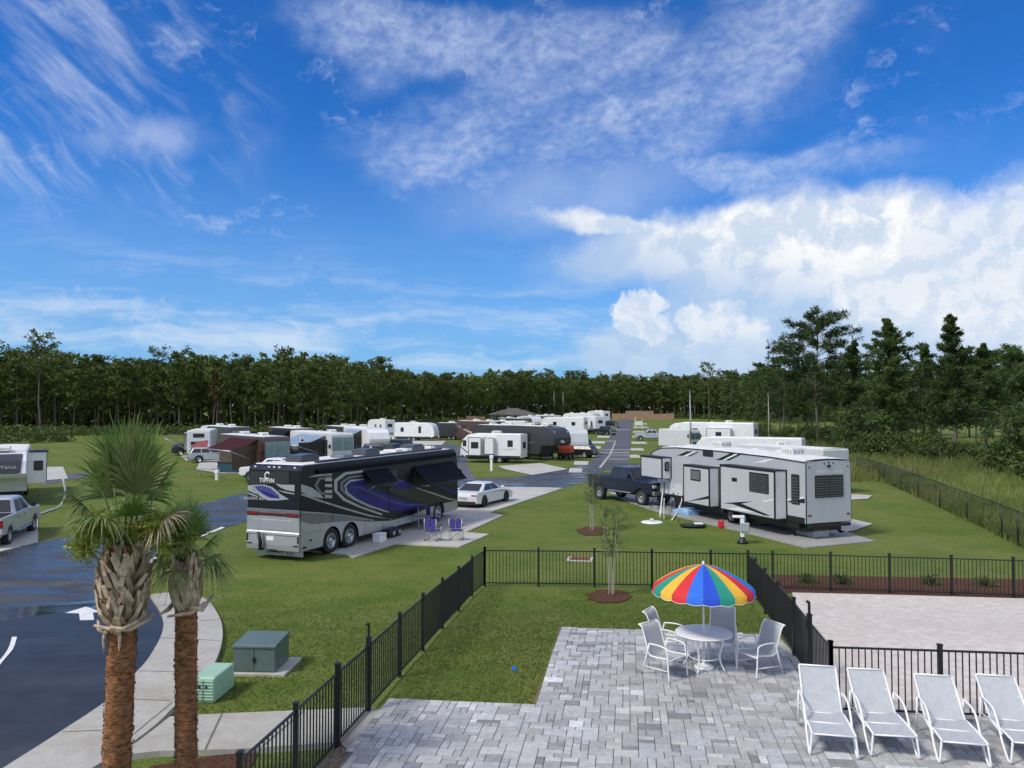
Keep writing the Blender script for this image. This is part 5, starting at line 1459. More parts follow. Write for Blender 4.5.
    for y0, y1, z0, z1 in ((6.0, 7.1, 2.35, 3.05), (8.7, 10.4, 2.3, 3.05), (11.9, 12.9, 2.15, 3.0)):
        m = MB(); m.box(w, w+.03, o+y0, o+y1, z0, z1, M_['glass'], .01); m.build('window', r)
    for y in (4.6, 6.0, 7.4, 8.8):
        m = MB(); m.box(w+.008, w+.03, o+y+.5, o+y+.62, .78, .82, M_['chrome'], .006); m.build('locker_handle', r)
    for y in (4.45, 5.9, 7.3, 8.7, 10.0):
        m = MB(); m.box(w+.001, w+.0075, o+y-.008, o+y+.008, .44, 1.02, M_['trim']); m.build('locker_seam', r)
    m = MB(); m.box(w+.001, w+.0075, o+4.45, o+10.0, 1.012, 1.026, M_['trim']); m.box(w+.001, w+.0075, o+.2, o+1.35, 1.05, 1.062, M_['trim']); m.build('locker_seam', r)
    m = MB(); m.box(w+.004, w+.04, o+.55, o+.70, .74, .80, M_['trim'], .01); m.box(w+.004, w+.03, o+.15, o+.35, .5, .58, M_['trim'], .01); m.build('side_vent', r)
    # roof: pale rubber, air conditioners and dark pods
    m = MB(); m.box(-w+.12, w-.12, o+.3, o+L-.8, H-.02, H+.03, M_['roof'], .02); m.build('roof', r)
    for y in (1.9, 6.6, 11.0):
        m = MB(); m.prism([(-.62, H+.03), (-.55, H+.30), (.35, H+.34), (.6, H+.22), (.62, H+.03)], -.42, .42, M_['rvdark'], .04, M=T(-.1, o+y, 0)); m.build('air_conditioner', r)
    for y, l in ((4.2, .8), (8.6, .7), (9.7, .5), (12.2, .5)):
        m = MB(); m.box(-.4, .35, o+y, o+y+l, H+.03, H+.16, M_['acgrey'] if y > 8 else M_['midgrey'], .03); m.build('roof_vent', r)
    m = MB(); m.box(w-.30, w-.14, o+1.2, o+L-1.6, H+.03, H+.12, M_['rvdark'], .03); m.build('awning_rail', r)
    m = MB(); m.box(-w*.9, w*.9, o+L-.03, o+L+.012, 1.5, 3.2, M_['glass'], .01); m.build('windshield', r)
    for s in (-1, 1):
        m = MB(); m.box(s*(w+.06), s*(w+.28), o+L-.2, o+L-.06, 2.1, 2.6, M_['trim'], .04); m.tube([(s*(w-.1), o+L-.25, 2.75), (s*(w+.16), o+L-.13, 2.5)], .03, M_['trim'], 5); m.build('mirror', r)
    return loc, yaw
big_coach()

# ---- the grey fifth wheel on the right
def big_fifth():
    W, L, H, yaw = 2.62, 13.6, 3.62, -21.0
    w = W/2; o = -L/2
    rc = G(806, 541.2); loc = place(rc, yaw, W, L, -1)
    r = thing('fifth_wheel_trailer', 'large grey fifth wheel trailer with three slide outs open and black striping', 'fifth wheel', loc, yaw)
    prof = [(y+o, z) for y, z in [(0, .74), (0, H-.16), (.05, H-.06), (2.5, H+.03), (L*.5, H+.10), (L-3.2, H+.08), (L-1.6, H-.02), (L-.7, H-.26), (L-.2, H-.75), (L, H-1.3), (L-.02, 1.95), (L-.25, 1.78), (L-2.3, 1.72), (L-2.6, .80)]]
    mb = MB(); mb.prism(prof, -w, w, M_['rvgrey'], .045, seg=2)
    X = -w
    lay = [0]
    def side(pts, m, xx=None):
        """outline in the 3.413x crop of the photograph at 580,400"""
        lay[0] += 1
        q = on_side(loc, yaw, X if xx is None else xx, [(580 + a/3.413, 400 + b/3.413) for a, b in pts])
        x = (X if xx is None else xx) - .003 - .0012*lay[0]
        return [(x, max(o+.04, y), z) for y, z in q]
    mb.poly([(X-.004, o+.05, .75), (X-.004, o+L-2.62, .75), (X-.004, o+L-2.55, 1.02), (X-.004, o+.05, 1.02)], M_['trim'])
    for p, m in (([(330, 190), (352, 190), (386, 175), (365, 175)], 'trim'), ([(352, 192), (365, 192), (400, 175), (388, 175)], 'rvwhite'), ([(366, 192), (376, 192), (408, 176), (401, 176)], 'trim'),
                 ([(463, 205), (485, 205), (532, 181), (515, 181)], 'trim'), ([(485, 206), (500, 206), (545, 182), (534, 182)], 'rvwhite'), ([(495, 206), (510, 206), (560, 181), (548, 181)], 'trim'),
                 ([(590, 214), (630, 214), (668, 200), (640, 202)], 'rvwhite'), ([(705, 338), (768, 330), (768, 336), (712, 344)], 'rvwhite'), ([(712, 344), (768, 337), (768, 352), (712, 348)], 'trim'),
                 ([(318, 300), (345, 322), (345, 327), (312, 306)], 'rvwhite')):
        mb.poly(side(p, m), M_[m])
    body = mb.build('body', r)
    m = MB()
    for a, b in zip([(.08, H-.05), (2.5, H+.035), (L*.5, H+.105), (L-3.2, H+.085), (L-1.6, H-.015)], [(2.5, H+.035), (L*.5, H+.105), (L-3.2, H+.085), (L-1.6, H-.015), (L-.75, H-.24)]):
        v = []
        for y, z in (a, b):
            for xf, dz in ((-1, -.02), (-.92, .012), (-.5, .05), (0, .065), (.5, .05), (.92, .012), (1, -.02)): v.append((xf*(w-.02), o+y, z+dz+.01))
        m.add(v, [(i, i+1, 7+i+1, 7+i) for i in range(6)], M_['roof'])
    m.build('roof', r)
    m = MB()
    for s in (-1, 1):
        pts = [(s*(w+.006), o+y, z) for y, z in [(.02, H-.12), (2.5, H-.01), (L*.5, H+.06), (L-3.2, H+.04), (L-1.6, H-.06), (L-.75, H-.28), (L-.25, H-.72)]]
        m.tube(pts, .028, M_['trim'], 5)
    m.tube([(-w+.02, o-.012, .76), (-w+.02, o-.012, H-.10), (0, o-.012, H-.01), (w-.02, o-.012, H-.10), (w-.02, o-.012, .76), (-w+.02, o-.012, .76)], .026, M_['trim'], 5)
    m.build('edge_trim', r)
    # rear wall
    m = MB(); m.prism([(-w+.03, .78), (-w+.03, H-.15), (0, H-.07), (w-.03, H-.15), (w-.03, .78)], 0, .02, M_['rvmid'], M=T(0, o-.005, 0) @ RZ(-pi/2) @ Matrix.Scale(-1, 4, (0, 1, 0)) @ Matrix.Scale(1, 4))
    m.build('rear_panel', r)
    q = on_end(loc, yaw, o, [(580 + a/3.413, 400 + b/3.413) for a, b in [(799, 335), (904, 329), (904, 254), (799, 258)]])
    x0, x1 = q[0][0], q[1][0]; z0, z1 = (q[0][1]+q[1][1])/2, (q[2][1]+q[3][1])/2
    x0, x1 = -.80, .84
    m = MB(); m.box(x0, x1, o-.05, o-.02, z0, z1, M_['glass'], .012, seg=2); wn = m.build('rear_window', r)
    m = MB()
    for k in range(8):
        z = z0 + .06 + (z1-z0-.10)*k/8
        m.box(x0+.05, (x0+x1)/2-.03, o-.060, o-.052, z, z+.03, M_['slat']); m.box((x0+x1)/2+.03, x1-.05, o-.060, o-.052, z, z+.03, M_['slat'])
    m.build('blind', wn)
    for s in (-1, 1):
        m = MB(); m.box(s*(w-.10), s*(w-.30), o-.045, o-.01, 1.08, 1.16, M_['red'], .012); m.build('tail_light', r)
    for x, z in ((-.25, H-.17), (0, H-.14), (.25, H-.17), (-w+.2, H-.33), (w-.2, H-.33)):
        m = MB(); m.box(x-.035, x+.035, o-.05, o-.02, z-.03, z+.03, M_['trim'], .008); m.build('marker_light', r)
    m = MB(); m.box(-.09, .09, o-.09, o-.02, H-.36, H-.24, M_['trim'], .02); m.build('camera_mount', r)
    m = MB()
    text_into(m, 'OPEN RANGE', .25, M_['rvwhite'], T(.05, o-.034, H-.66) @ RX(pi/2), sx=1.0, ex=.004); m.build('lettering', r)
    m = MB(); m.box(-w+.1, w-.1, o-.10, o+.05, .58, .72, M_['trim'], .02); m.build('bumper', r)
    m = MB(); m.box(-w+.30, w-.30, o+.3, o+L-2.9, .34, .80, M_['trim']); m.box(-w+.05, w-.05, o+.5, o+L*.40-1.5, .50, .80, M_['trim']); m.box(-w+.05, w-.05, o+L*.40+.6, o+L-2.9, .50, .80, M_['trim']); m.build('chassis', r)  # chassis; its wide outer boxes add the deep shade below the skirt in black
    # slide-outs
    def slide(tl, br, dp, lab=None):
        (y1, z1), (y0, z0) = on_side(loc, yaw, -w-dp, [(580 + tl[0]/3.413, 400 + tl[1]/3.413), (580 + br[0]/3.413, 400 + br[1]/3.413)])
        return y0, y1, z0, z1
    for tl, br, dp, kind in (((208, 190), (280, 270), .62, 'f'), ((353, 222), (442, 365), .60, 'm'), ((478, 222), (666, 408), .66, 'r')):
        y0, y1, z0, z1 = slide(tl, br, dp)
        if kind == 'r': z1 = max(z1, z0+2.0)
        m = MB(); m.box(-w+.02, -w-dp, y0, y1, z0, z1, M_['rvmid'], .015); xf = -w-dp
        if kind == 'm': m.poly([(xf-.004, y, z) for y, z in ((y0+.03, z0+.58), (y0+.03, z0+.42), (y1-.1, z0+.02), (y1-.3, z0+.04))], M_['trim'])
        if kind == 'r':
            for p, mm in (([(488, 352), (545, 348), (590, 346), (560, 352), (530, 356)], 'trim'), ([(520, 355), (548, 352), (650, 395), (630, 394)], 'trim'), ([(500, 372), (540, 366), (600, 382), (560, 380)], 'rvwhite'), ([(620, 344), (664, 336), (664, 342), (630, 348)], 'rvwhite'), ([(482, 320), (495, 318), (482, 324)], 'rvwhite')):
                qq = side(p, mm, xf); m.poly([(xf-.004-.001*i*0, min(y1-.02, max(y0+.02, b)), max(z0+.02, c)) for i, (a, b, c) in enumerate(qq)], M_[mm])
        so = m.build('slide_out', r)
        m = MB(); t = .06
        for a, b, c, d in ((y0-.01, y1+.01, z1-t, z1+.015), (y0-.01, y1+.01, z0-.015, z0+t*.6), (y0-.015, y0+t, z0, z1), (y1-t, y1+.015, z0, z1)): m.box(xf+.03, xf-.016, a, b, c, d, M_['trim'])
        m.box(-w-.002, -w-.03, y0-.06, y0-.002, z0, z1+.05, M_['trim']); m.box(-w-.002, -w-dp-.02, y0-.02, y1+.02, z1+.018, z1+.05, M_['trim']); m.build('edge_trim', so)
        m = MB(); m.box(-w-.05, -w-dp+.04, y0-.006, y0+.01, z0+.05, z1-.06, M_['rvwhite']); m.build('end_panel', so)
        if kind == 'r':
            (ya, za), (yb_, zb_) = on_side(loc, yaw, xf, [(580 + 578/3.413, 400 + 245/3.413), (580 + 645/3.413, 400 + 322/3.413)])
            m = MB(); m.box(xf-.002, xf-.03, yb_, ya, zb_, za, M_['glass'], .012); wn = m.build('window', so)
            m = MB()
            for k in range(8):
                z = zb_ + .06 + (za-zb_-.1)*k/8; c = (ya+yb_)/2; m.box(xf-.031, xf-.038, yb_+.05, c-.03, z, z+.028, M_['slat']); m.box(xf-.031, xf-.038, c+.03, ya-.05, z, z+.028, M_['slat'])
            m.build('blind', wn)
            (ya, za), (yb_, zb_) = on_side(loc, yaw, xf, [(580 + 519/3.413, 400 + 264/3.413), (580 + 536/3.413, 400 + 279/3.413)])
            m = MB(); m.box(xf-.002, xf-.03, yb_, ya, zb_, za, M_['trim'], .02); m.build('vent', so)
        if kind == 'm':
            (ya, za), (yb_, zb_) = on_side(loc, yaw, xf, [(580 + 378/3.413, 400 + 235/3.413), (580 + 412/3.413, 400 + 278/3.413)])
            m = MB(); m.box(xf-.002, xf-.03, yb_, ya, zb_, za, M_['trim'], .02); m.box(xf-.028, xf-.034, yb_+.06, ya-.06, zb_+.07, za-.07, M_['midgrey'], .004); m.build('window', so)
        if kind == 'f':
            m = MB(); yy = y0-.008; xa, xb = -w-dp*.72, -w-dp*.25; m.box(xa, xb, yy-.02, yy, z0+.45, z1-.22, M_['trim'], .06); m.box(xa+.06, xb-.06, yy-.026, yy-.018, z0+.95, z1-.36, M_['midgrey'], .02); m.box(xa+.06, xb-.06, yy-.026, yy-.018, z0+.55, z0+.90, M_['midgrey'], .02); m.build('window', so)
    # windows on the flank itself
    for a, b in (((420, 172), (455, 194)),):
        (ya, za), (yb_, zb_) = on_side(loc, yaw, X, [(580 + a[0]/3.413, 400 + a[1]/3.413), (580 + b[0]/3.413, 400 + b[1]/3.413)])
        m = MB(); m.box(X-.002, X-.025, yb_, ya, zb_, za, M_['glass'], .03); m.build('window', r)
    (ya, za), (yb_, zb_) = on_side(loc, yaw, X, [(580 + 722/3.413, 400 + 252/3.413), (580 + 750/3.413, 400 + 358/3.413)])
    m = MB(); m.box(X-.002, X-.03, max(yb_, o+.25), ya, zb_, za, M_['glass'], .03)
    for k in range(9):
        z = zb_ + .08 + (za-zb_-.14)*k/9; m.box(X-.031, X-.037, max(yb_, o+.25)+.05, ya-.05, z, z+.03, M_['slat'])
    m.build('window', r)
    # storage doors below the gooseneck
    for x0, x1 in ((275, 286), (290, 317), (322, 349)):
        (ya, za), (yb_, zb_) = on_side(loc, yaw, X, [(580 + x0/3.413, 400 + 294/3.413), (580 + x1/3.413, 400 + 333/3.413)])
        m = MB(); m.box(X-.002, X-.016, yb_, ya, .95, 1.62, M_['rvlight'], .008); d = m.build('locker_door', r)
        m = MB(); m.box(X-.014, X-.03, (ya+yb_)/2-.04, (ya+yb_)/2+.04, 1.02, 1.10, M_['trim'], .006); m.build('handle', d)
    for y in (L*.58, L*.17):
        m = MB(); zz = H+.16; zz = H+(.19 if y > 5 else .10)-.02
        m.prism([(-.42, zz), (-.40, zz+.32), (.36, zz+.34), (.42, zz+.26), (.42, zz)], -.36, .36, M_['acgrey'], .03, M=T(.0, o+y + (0), 0))
        for k in range(4): m.box(-.366, .366, o+y-.34+k*.19, o+y-.25+k*.19, zz+.07, zz+.24, M_['greybox'])
        for k in range(3): m.box(-.28+k*.21, -.13+k*.21, o+y-.425, o+y-.41, zz+.07, zz+.24, M_['greybox'])
        m.build('air_conditioner', r)
    for y, x in ((L*.40, .5), (L*.75, -.4), (L*.28, .6)):
        m = MB(); m.box(x-.2, x+.2, o+y-.22, o+y+.22, H+.10, H+.22, M_['acgrey'], .03); m.build('roof_vent', r)
    for s in (-1, 1):
        for d in (-.95, 0, .0): 
            if d or s: wheel(r, s*(w-.16), o+L*.40 + d, .39, .24)
        m = MB(); m.tube([(s*(w-.3), o+L-2.75, 0), (s*(w-.3), o+L-2.75, 1.0)], .06, M_['trim'], 6); m.box(s*(w-.3)-.12, s*(w-.3)+.12, o+L-2.87, o+L-2.63, 0.05, .08, M_['trim']); m.build('landing_leg', r)
        m = MB(); m.tube([(s*(w-.35), o+1.1, 0.05), (s*(w-.35), o+1.1, .8)], .05, M_['trim'], 6); m.build('stabiliser', r)
    m = MB(); m.box(-.6, .3, o+.3, o+1.6, .06, .42, M_['greybox'], .02); m.build('step_box', r)
big_fifth()
# ------------------------------------------------------------------ the other vehicles and camp things
def others():
    pickup('silver pickup parked on the pad at the left edge beside a white fifth wheel', (G(9, 545.5) + Vector((-1.55, 1.6, 0))).to_tuple()[:2] + (zg(-22, 35),), -18, 'carsilver')
    p = G(632, 503); pk = pickup('dark blue pickup parked nose to nose with the grey fifth wheel', (p.x+.05, p.y+.8, p.z), 147, 'carblue', lift=.20); pk.scale = (1.04,)*3
    p = G(482, 504); saloon('white low four door car parked in front of the big motorhome', p, 25, 'carwhite', L=4.95)
    # left fifth wheel
    W, L, H = 2.5, 12.0, 3.25; yaw = 149
    c = at(3, 46); d = RZ(-R(yaw)) @ Vector((0, -L/2, 0)); loc = c + d; loc.z = zg(loc.x, loc.y)
    r = rv('white fifth wheel at the left edge with a dark front cap', 'fifth wheel', loc, yaw, L, W, H, 'fifth', 'rvwhite', band='midgrey', slides=((1, 7.0, 10.6, .95, 3.1, .95, 'rvwhite'), (-1, 8.2, 9.9, 1.2, 3.15, 1.05, 'rvwhite')), windows=((1, 2, 3, 1.7, 2.4),), ac=(.82,))
    r['label'] = 'white fifth wheel at the left edge with one slide out open'
    o = -L/2; w = W/2
    m = MB()   # dark cap panel and lettering on the nose
    nose = [(L-.98, H-.13), (L-.33, H-.50), (L+.012, H-1.24), (L+.0, 1.98)]
    v = []
    for (y, z), f in zip(nose, (.82, .80, .76, .62)): v += [(-w*f, o+y+.014, z+.014), (w*f, o+y+.014, z+.014)]
    m.add(v, [(2*i, 2*i+1, 2*i+3, 2*i+2) for i in range(3)], M_['rvdark'])
    text_into(m, 'MONTANA', .30, M_['rvwhite'], T(0, o+L+.0-.115, H-.98) @ RX(pi/2 - .44) @ RY(pi) @ Matrix.Scale(1, 4), ex=.012)
    for a, b in (((-.62, .30), (-.1, .47)), ((-.1, .47), (.25, .40)), ((.25, .40), (.75, .28))):
        pass
    m.build('nose_panel', r)
    m = MB(); m.box(-w-.05, -w-1.15, o+8.1, o+10.0, 3.17, 3.24, M_['navy'], .02); m.build('slide_topper', r)
    m = MB(); m.box(-w-.35, -w-.85, o+9.905, o+9.93, 2.0, 2.62, M_['glass'], .03); m.build('window', r)
    # small white trailer in the middle with its own pedestal
    c = G(524, 471)
    yaw = -78; L = 6.9
    c = at(494, 84.0)
    rv('white travel trailer with two slide outs, standing alone left of the dark fifth wheel', 'travel trailer', c, -72, L, 2.45, 3.1, 'trailer', 'rvwhite', slides=((-1, 4.3, 5.75, .80, 2.75, .55, 'rvwhite'), (-1, 2.9, 4.0, .95, 2.72, .4, 'rvwhite')), windows=((-1, .9, 1.5, 1.75, 2.45), (-1, 6.2, 6.6, 1.75, 2.4)), ac=(.45,), decals=((-1, [(5.9, .9), (6.9, 1.6), (6.9, 1.75), (5.8, 1.0)], 'midgrey'), (-1, [(.5, 1.5), (2.3, 1.45), (2.3, 1.5), (.5, 1.57)], 'rvgrey'), (-1, [(.9, 1.38), (1.9, 1.33), (1.9, 1.37), (.9, 1.42)], 'rvgrey')))
    c = at(527, 90)
    rv('black fifth wheel with a grey chevron on its nose behind the white travel trailer', 'fifth wheel', c, 142, 12.5, 2.5, 3.85, 'fifth', 'rvdark', slides=((-1, 6.2, 9.4, 1.0, 3.1, .8, 'rvdark'), (1, 5, 8, 1.0, 3.1, .5, 'rvdark')), windows=((-1, 2.2, 3.2, 1.8, 2.7), (-1, 3.9, 4.5, 1.6, 2.7)), ac=(.25, .55, .8), decals=((-1, [(1.2, 1.5), (4.5, 1.35), (9, 2.0), (9, 2.1), (4.5, 1.5), (1.2, 1.62)], 'midgrey'), (1, [(1.2, 1.5), (4.5, 1.35), (9, 2.0), (9, 2.1), (4.5, 1.5), (1.2, 1.62)], 'midgrey')))
    ch = MB(); r = bpy.data.objects['fifth_wheel_trailer.002'] if 'fifth_wheel_trailer.002' in bpy.data.objects else None
    if r is not None:
        o = -6.25
        for s in (-1, 1): ch.poly([(s*1.15, o+12.5-.30, 3.33), (s*.95, o+12.5-.34, 3.36), (0, o+12.53, 2.3), (0, o+12.55, 2.02), (s*.25, o+12.53, 2.1)], M_['rvgrey'])
        ch.build('nose_chevron', r)
    # white fifth wheel and friends along the lane
    c = at(588, 176)
    rv('white fifth wheel with a dark rear window beside the far part of the lane', 'fifth wheel', c, -20, 12.5, 2.5, 3.9, 'fifth', 'rvwhite', slides=((-1, 5.5, 9.3, 1.1, 3.2, .8, 'rvlight'),), windows=((-1, 1.4, 2.2, 1.8, 2.8),), ac=(.3, .7))
    rv('white travel trailer furthest along the lane on the left', 'travel trailer', at(598, 255), -24, 11, 2.5, 3.9, 'fifth', 'rvwhite', name='travel_trailer', windows=((-1, 2, 3, 1.8, 2.6),), ac=(.35, .6))
    rv('white trailer with two small dark windows left of the long white fifth wheel', 'travel trailer', at(564, 172), -62, 10.5, 2.5, 3.7, 'trailer', 'rvwhite', windows=((-1, 2.0, 2.9, 1.9, 2.7), (-1, 6.5, 7.4, 1.9, 2.7)), ac=(.4,))
    rv('beige motorhome in the far row, left of the trailer with two small windows', 'motorhome', at(549, 205), 160, 11, 2.5, 3.6, 'coach', 'beige', ac=(.3, .7))
    rv('dark motorhome in the far row beside the beige one', 'motorhome', at(541, 200), 158, 11, 2.5, 3.5, 'coach', 'rvdark', ac=(.3, .7))
    rv('white fifth wheel seen nose on in the far row, right of the low grey roof', 'fifth wheel', at(531, 185), 165, 10, 2.5, 3.7, 'fifth', 'rvlight', ac=(.4,))
    rv('white trailer half hidden at the back of the far row, left of the lane', 'travel trailer', at(577, 225), -50, 9, 2.5, 3.7, 'trailer', 'rvwhite', ac=(.3, .7))
    rv('long white trailer lying in front of the low grey roof', 'travel trailer', at(503, 150), -75, 9.5, 2.5, 3.3, 'trailer', 'rvwhite', windows=((-1, 2, 2.8, 1.8, 2.5), (-1, 5, 6, 1.8, 2.5)), ac=(.5,))
    rv('small white and grey trailer with a latticed window, right behind the black fifth wheel', 'travel trailer', at(571, 99), 170, 8, 2.45, 3.25, 'trailer', 'rvlight', ac=(.4,), windows=((-1, 5.4, 6.2, 1.6, 2.4), (1, 5.4, 6.2, 1.6, 2.4)))
    rv('dark brown motorhome with swirling graphics standing in the distance', 'motorhome', at(480, 132), -38, 11, 2.5, 3.6, 'coach', 'brown', ac=(.25, .6), decals=((-1, [(1, 1.2), (5, 1.0), (9, 2.2), (11, 2.9), (7, 1.9), (4, 1.4)], 'beige'), (-1, [(2, 2.4), (6, 1.9), (8, 2.9), (5, 2.6)], 'maroon')), windows=((-1, 4, 5.2, 2.2, 2.9), (-1, 8, 9.4, 2.2, 2.9)))
    rv('small white trailer nearest the far left wood', 'travel trailer', at(381, 165), -40, 7.5, 2.4, 3.3, 'trailer', 'rvwhite', windows=((-1, 1.5, 2.1, 1.6, 2.3), (-1, 3.6, 4.2, 1.6, 2.3)), ac=(.4,))
    rv('white travel trailer alone on its pad in front of the far hedge', 'travel trailer', at(417, 137), 106, 7.6, 2.4, 3.2, 'trailer', 'rvwhite', windows=((1, 1.2, 1.8, 1.6, 2.4), (1, 4.6, 5.1, 1.4, 2.6)), ac=(.4,), band=None)
    # left row, noses toward the pool
    rv('maroon motorhome with a pale windshield cover and an open maroon awning', 'motorhome', at(254, 74), 139, 11, 2.5, 3.3, 'coach', 'maroon', ac=(.3, .7), front_glass='shade', awning=(1, 3.0, 9.5, 2.4, 1.0, 'maroonc'), windows=((1, 3, 4, 2, 2.7),), decals=((1, [(.2, .5), (10.3, .5), (10.3, 3.0), (.2, 3.0)], 'brown'),))  # brown panel on the awning side puts the shade there into the colour
    rv('silver beige motorhome with a pale windshield cover behind a small flag', 'motorhome', at(321, 84), 142, 11, 2.5, 3.3, 'coach', 'rvlight', ac=(.75,), front_glass='shade', awning=(1, 3.0, 9.6, 3.0, 1.0, 'bluecanopy'), windows=((1, 3, 4, 2, 2.7),), decals=((1, [(.2, .5), (10.0, .5), (10.0, 2.6), (.2, 2.6)], 'rvdark'),))  # charcoal panel on the awning side, shade under the canvas given as colour
    rv('white fifth wheel with a blue awning, right of the silver beige motorhome', 'fifth wheel', at(366, 95), 152, 11, 2.5, 3.5, 'fifth', 'rvwhite', ac=(.4,), awning=(1, 2.5, 8.0, 2.4, 1.0, 'bluecanopy'), decals=((1, [(5, 1), (8, 1.6), (8, 1.9), (5, 1.2)], 'midgrey'),))
    p = at(204, 92)
    r = rv('white fifth wheel seen from behind with a faded flag print under its rear window', 'fifth wheel', p, -16, 10, 2.45, 3.35, 'fifth', 'rvwhite', ac=(.6,), rearwin=False, slides=((-1, 4, 7, 1, 3, .8, 'rvwhite'),), awning=(-1, 2, 6, 2.8, .5, 'tgreen'))
    m = MB(); m.box(-.6, .6, -5.02, -4.99, 2.55, 3.0, M_['glass'], .006); m.build('rear_window', r)
    m = MB(); m.poly([(-.8, -5.006, 1.35), (.9, -5.006, 1.45), (1.05, -5.006, 2.25), (-.8, -5.006, 2.05)], M_['pinkflag']); m.poly([(-.85, -5.009, 1.75), (-.35, -5.009, 1.78), (-.35, -5.009, 2.12), (-.85, -5.009, 2.06)], M_['navy']); m.build('flag_print', r)
    # right of the lane
    rv('long white fifth wheel lying across the view behind the grey one', 'fifth wheel', at(712, 112), -58, 12.5, 2.5, 3.75, 'fifth', 'rvwhite', slides=((-1, 3, 6.5, 1, 3.0, .7, 'rvwhite'),), windows=((-1, 8, 8.8, 2.2, 2.9), (-1, 10.6, 11.4, 2.3, 3.0)), ac=(.3,), decals=((-1, [(7, 1.2), (10, 1.6), (10, 1.8), (7, 1.35)], 'trim'),))
    rv('dark fronted van conversion nose on beside the long white fifth wheel', 'camper van', at(679, 110), 150, 6.5, 2.1, 2.8, 'coach', 'rvlight', ac=(.4,), name='camper_van')
    c = at(838, 53.5); c = c + RZ(R(26)) @ Vector((-.3, 4.7, 0)); c.z = zg(c.x, c.y)
    rv('white trailer parked right behind the grey fifth wheel, only its roof and tail showing', 'travel trailer', c, -26, 9.5, 2.5, 3.1, 'trailer', 'rvlight', rearwin=False, ac=(.5,))
    c = at(748, 74); rv('white trailer of which only the long roof shows behind the grey fifth wheel', 'travel trailer', c, -62, 10, 2.5, 3.1, 'trailer', 'rvwhite', ac=())
    pickup('silver pickup facing the lane on the right, far off', at(651, 139), -82, 'carsilver')
    p = at(452, 150); pickup('small white pickup in front of the brown motorhome', p, -60, 'carwhite')
    pickup('white pickup showing only its cab above the big motorhome', at(279, 62), -74, 'carwhite')
    saloon('dark blue van parked on the left of the lane', at(577, 101), -30, 'carblue', 4.9, .98, 1.85, 'van', 'parked_van', 'van')
    saloon('black estate car on the left of the lane beside the orange cart', at(577, 92), -62, 'carblack', 4.6, .92, 1.45, 'van')
    for lab, px, Y, yw, k in (('black pickup in front of the white fifth wheel beside the lane', 605, 165, 150, 'carblack'), ('black pickup furthest along the left side of the lane', 611, 215, 150, 'carblack')):
        pickup(lab, at(px, Y), yw, k)
    saloon('black car behind the grey fifth wheel, only its roof showing', at(716, 92), -70, 'carblack', 4.7, .95, 1.85, 'van', 'parked_car', 'car')
    pickup('black pickup to the right behind the grey fifth wheel, only its top showing', at(760, 84), -75, 'carblack')
    rv('black motorhome parked behind the maroon one, its white roof units showing', 'motorhome', at(226, 100), 140, 11, 2.5, 3.5, 'coach', 'rvdark', ac=(.3, .7), front_glass='shade')
    rv('black toy hauler trailer with a white roof left of the black fifth wheel', 'travel trailer', at(497, 112), -40, 9, 2.5, 3.4, 'trailer', 'rvdark', ac=(.3, .6))
    rv('black and white motorhome in the middle of the far row', 'motorhome', at(514, 165), 150, 11, 2.5, 3.6, 'coach', 'rvdark', ac=(.3, .7), decals=((1, [(2, 1.2), (9, 1.6), (9, 2.0), (2, 1.5)], 'rvwhite'),))
    rv('white fifth wheel behind the far row near the timber fence', 'fifth wheel', at(585, 215), -28, 11, 2.5, 3.9, 'fifth', 'rvwhite', windows=((-1, 2, 3, 1.8, 2.6),), ac=(.3, .6))
    pickup('black pickup at the right end of the left row', at(392, 86), -60, 'carblack')
    saloon('grey estate car on the grass in front of the flag print trailer', at(212, 84), 65, 'carsilver', 4.6, .92, 1.6, 'van')
    pickup('dark grey pickup beside the beige motorhome awning', at(288, 88), 150, 'carblack')
    saloon('black hatchback at the left end of the left row', at(191, 96), 70, 'carblack', 4.2, .9, 1.5, 'van')
    pickup('dark blue pickup between the lone white trailer and the far hedge', at(436, 150), -60, 'carblue')
    rv('dark brown motorhome between the maroon one and the grey blue awning', 'motorhome', at(291, 97), 144, 10, 2.5, 3.4, 'coach', 'brown', ac=(.4, .7), front_glass='shade', awning=(1, 3.0, 8.5, 2.2, .9, 'awnblack'))
    rv('black motorhome with a pale windshield cover right of the silver beige one', 'motorhome', at(347, 104), 148, 10, 2.5, 3.4, 'coach', 'rvdark', ac=(.4, .7), front_glass='shade')
    rv('small black trailer with a white roof behind the lone white travel trailer', 'travel trailer', at(452, 142), -60, 8, 2.4, 3.1, 'trailer', 'rvdark', ac=(.5,))
    saloon('black off road car parked on the pad right of the blue awning', at(398, 98), -50, 'carblack', 4.5, .95, 1.9, 'van')
    saloon('dark off road car beside the blue awning in the left row', at(372, 84), -30, 'carblack', 4.4, .92, 1.85, 'van', 'parked_car', 'car')

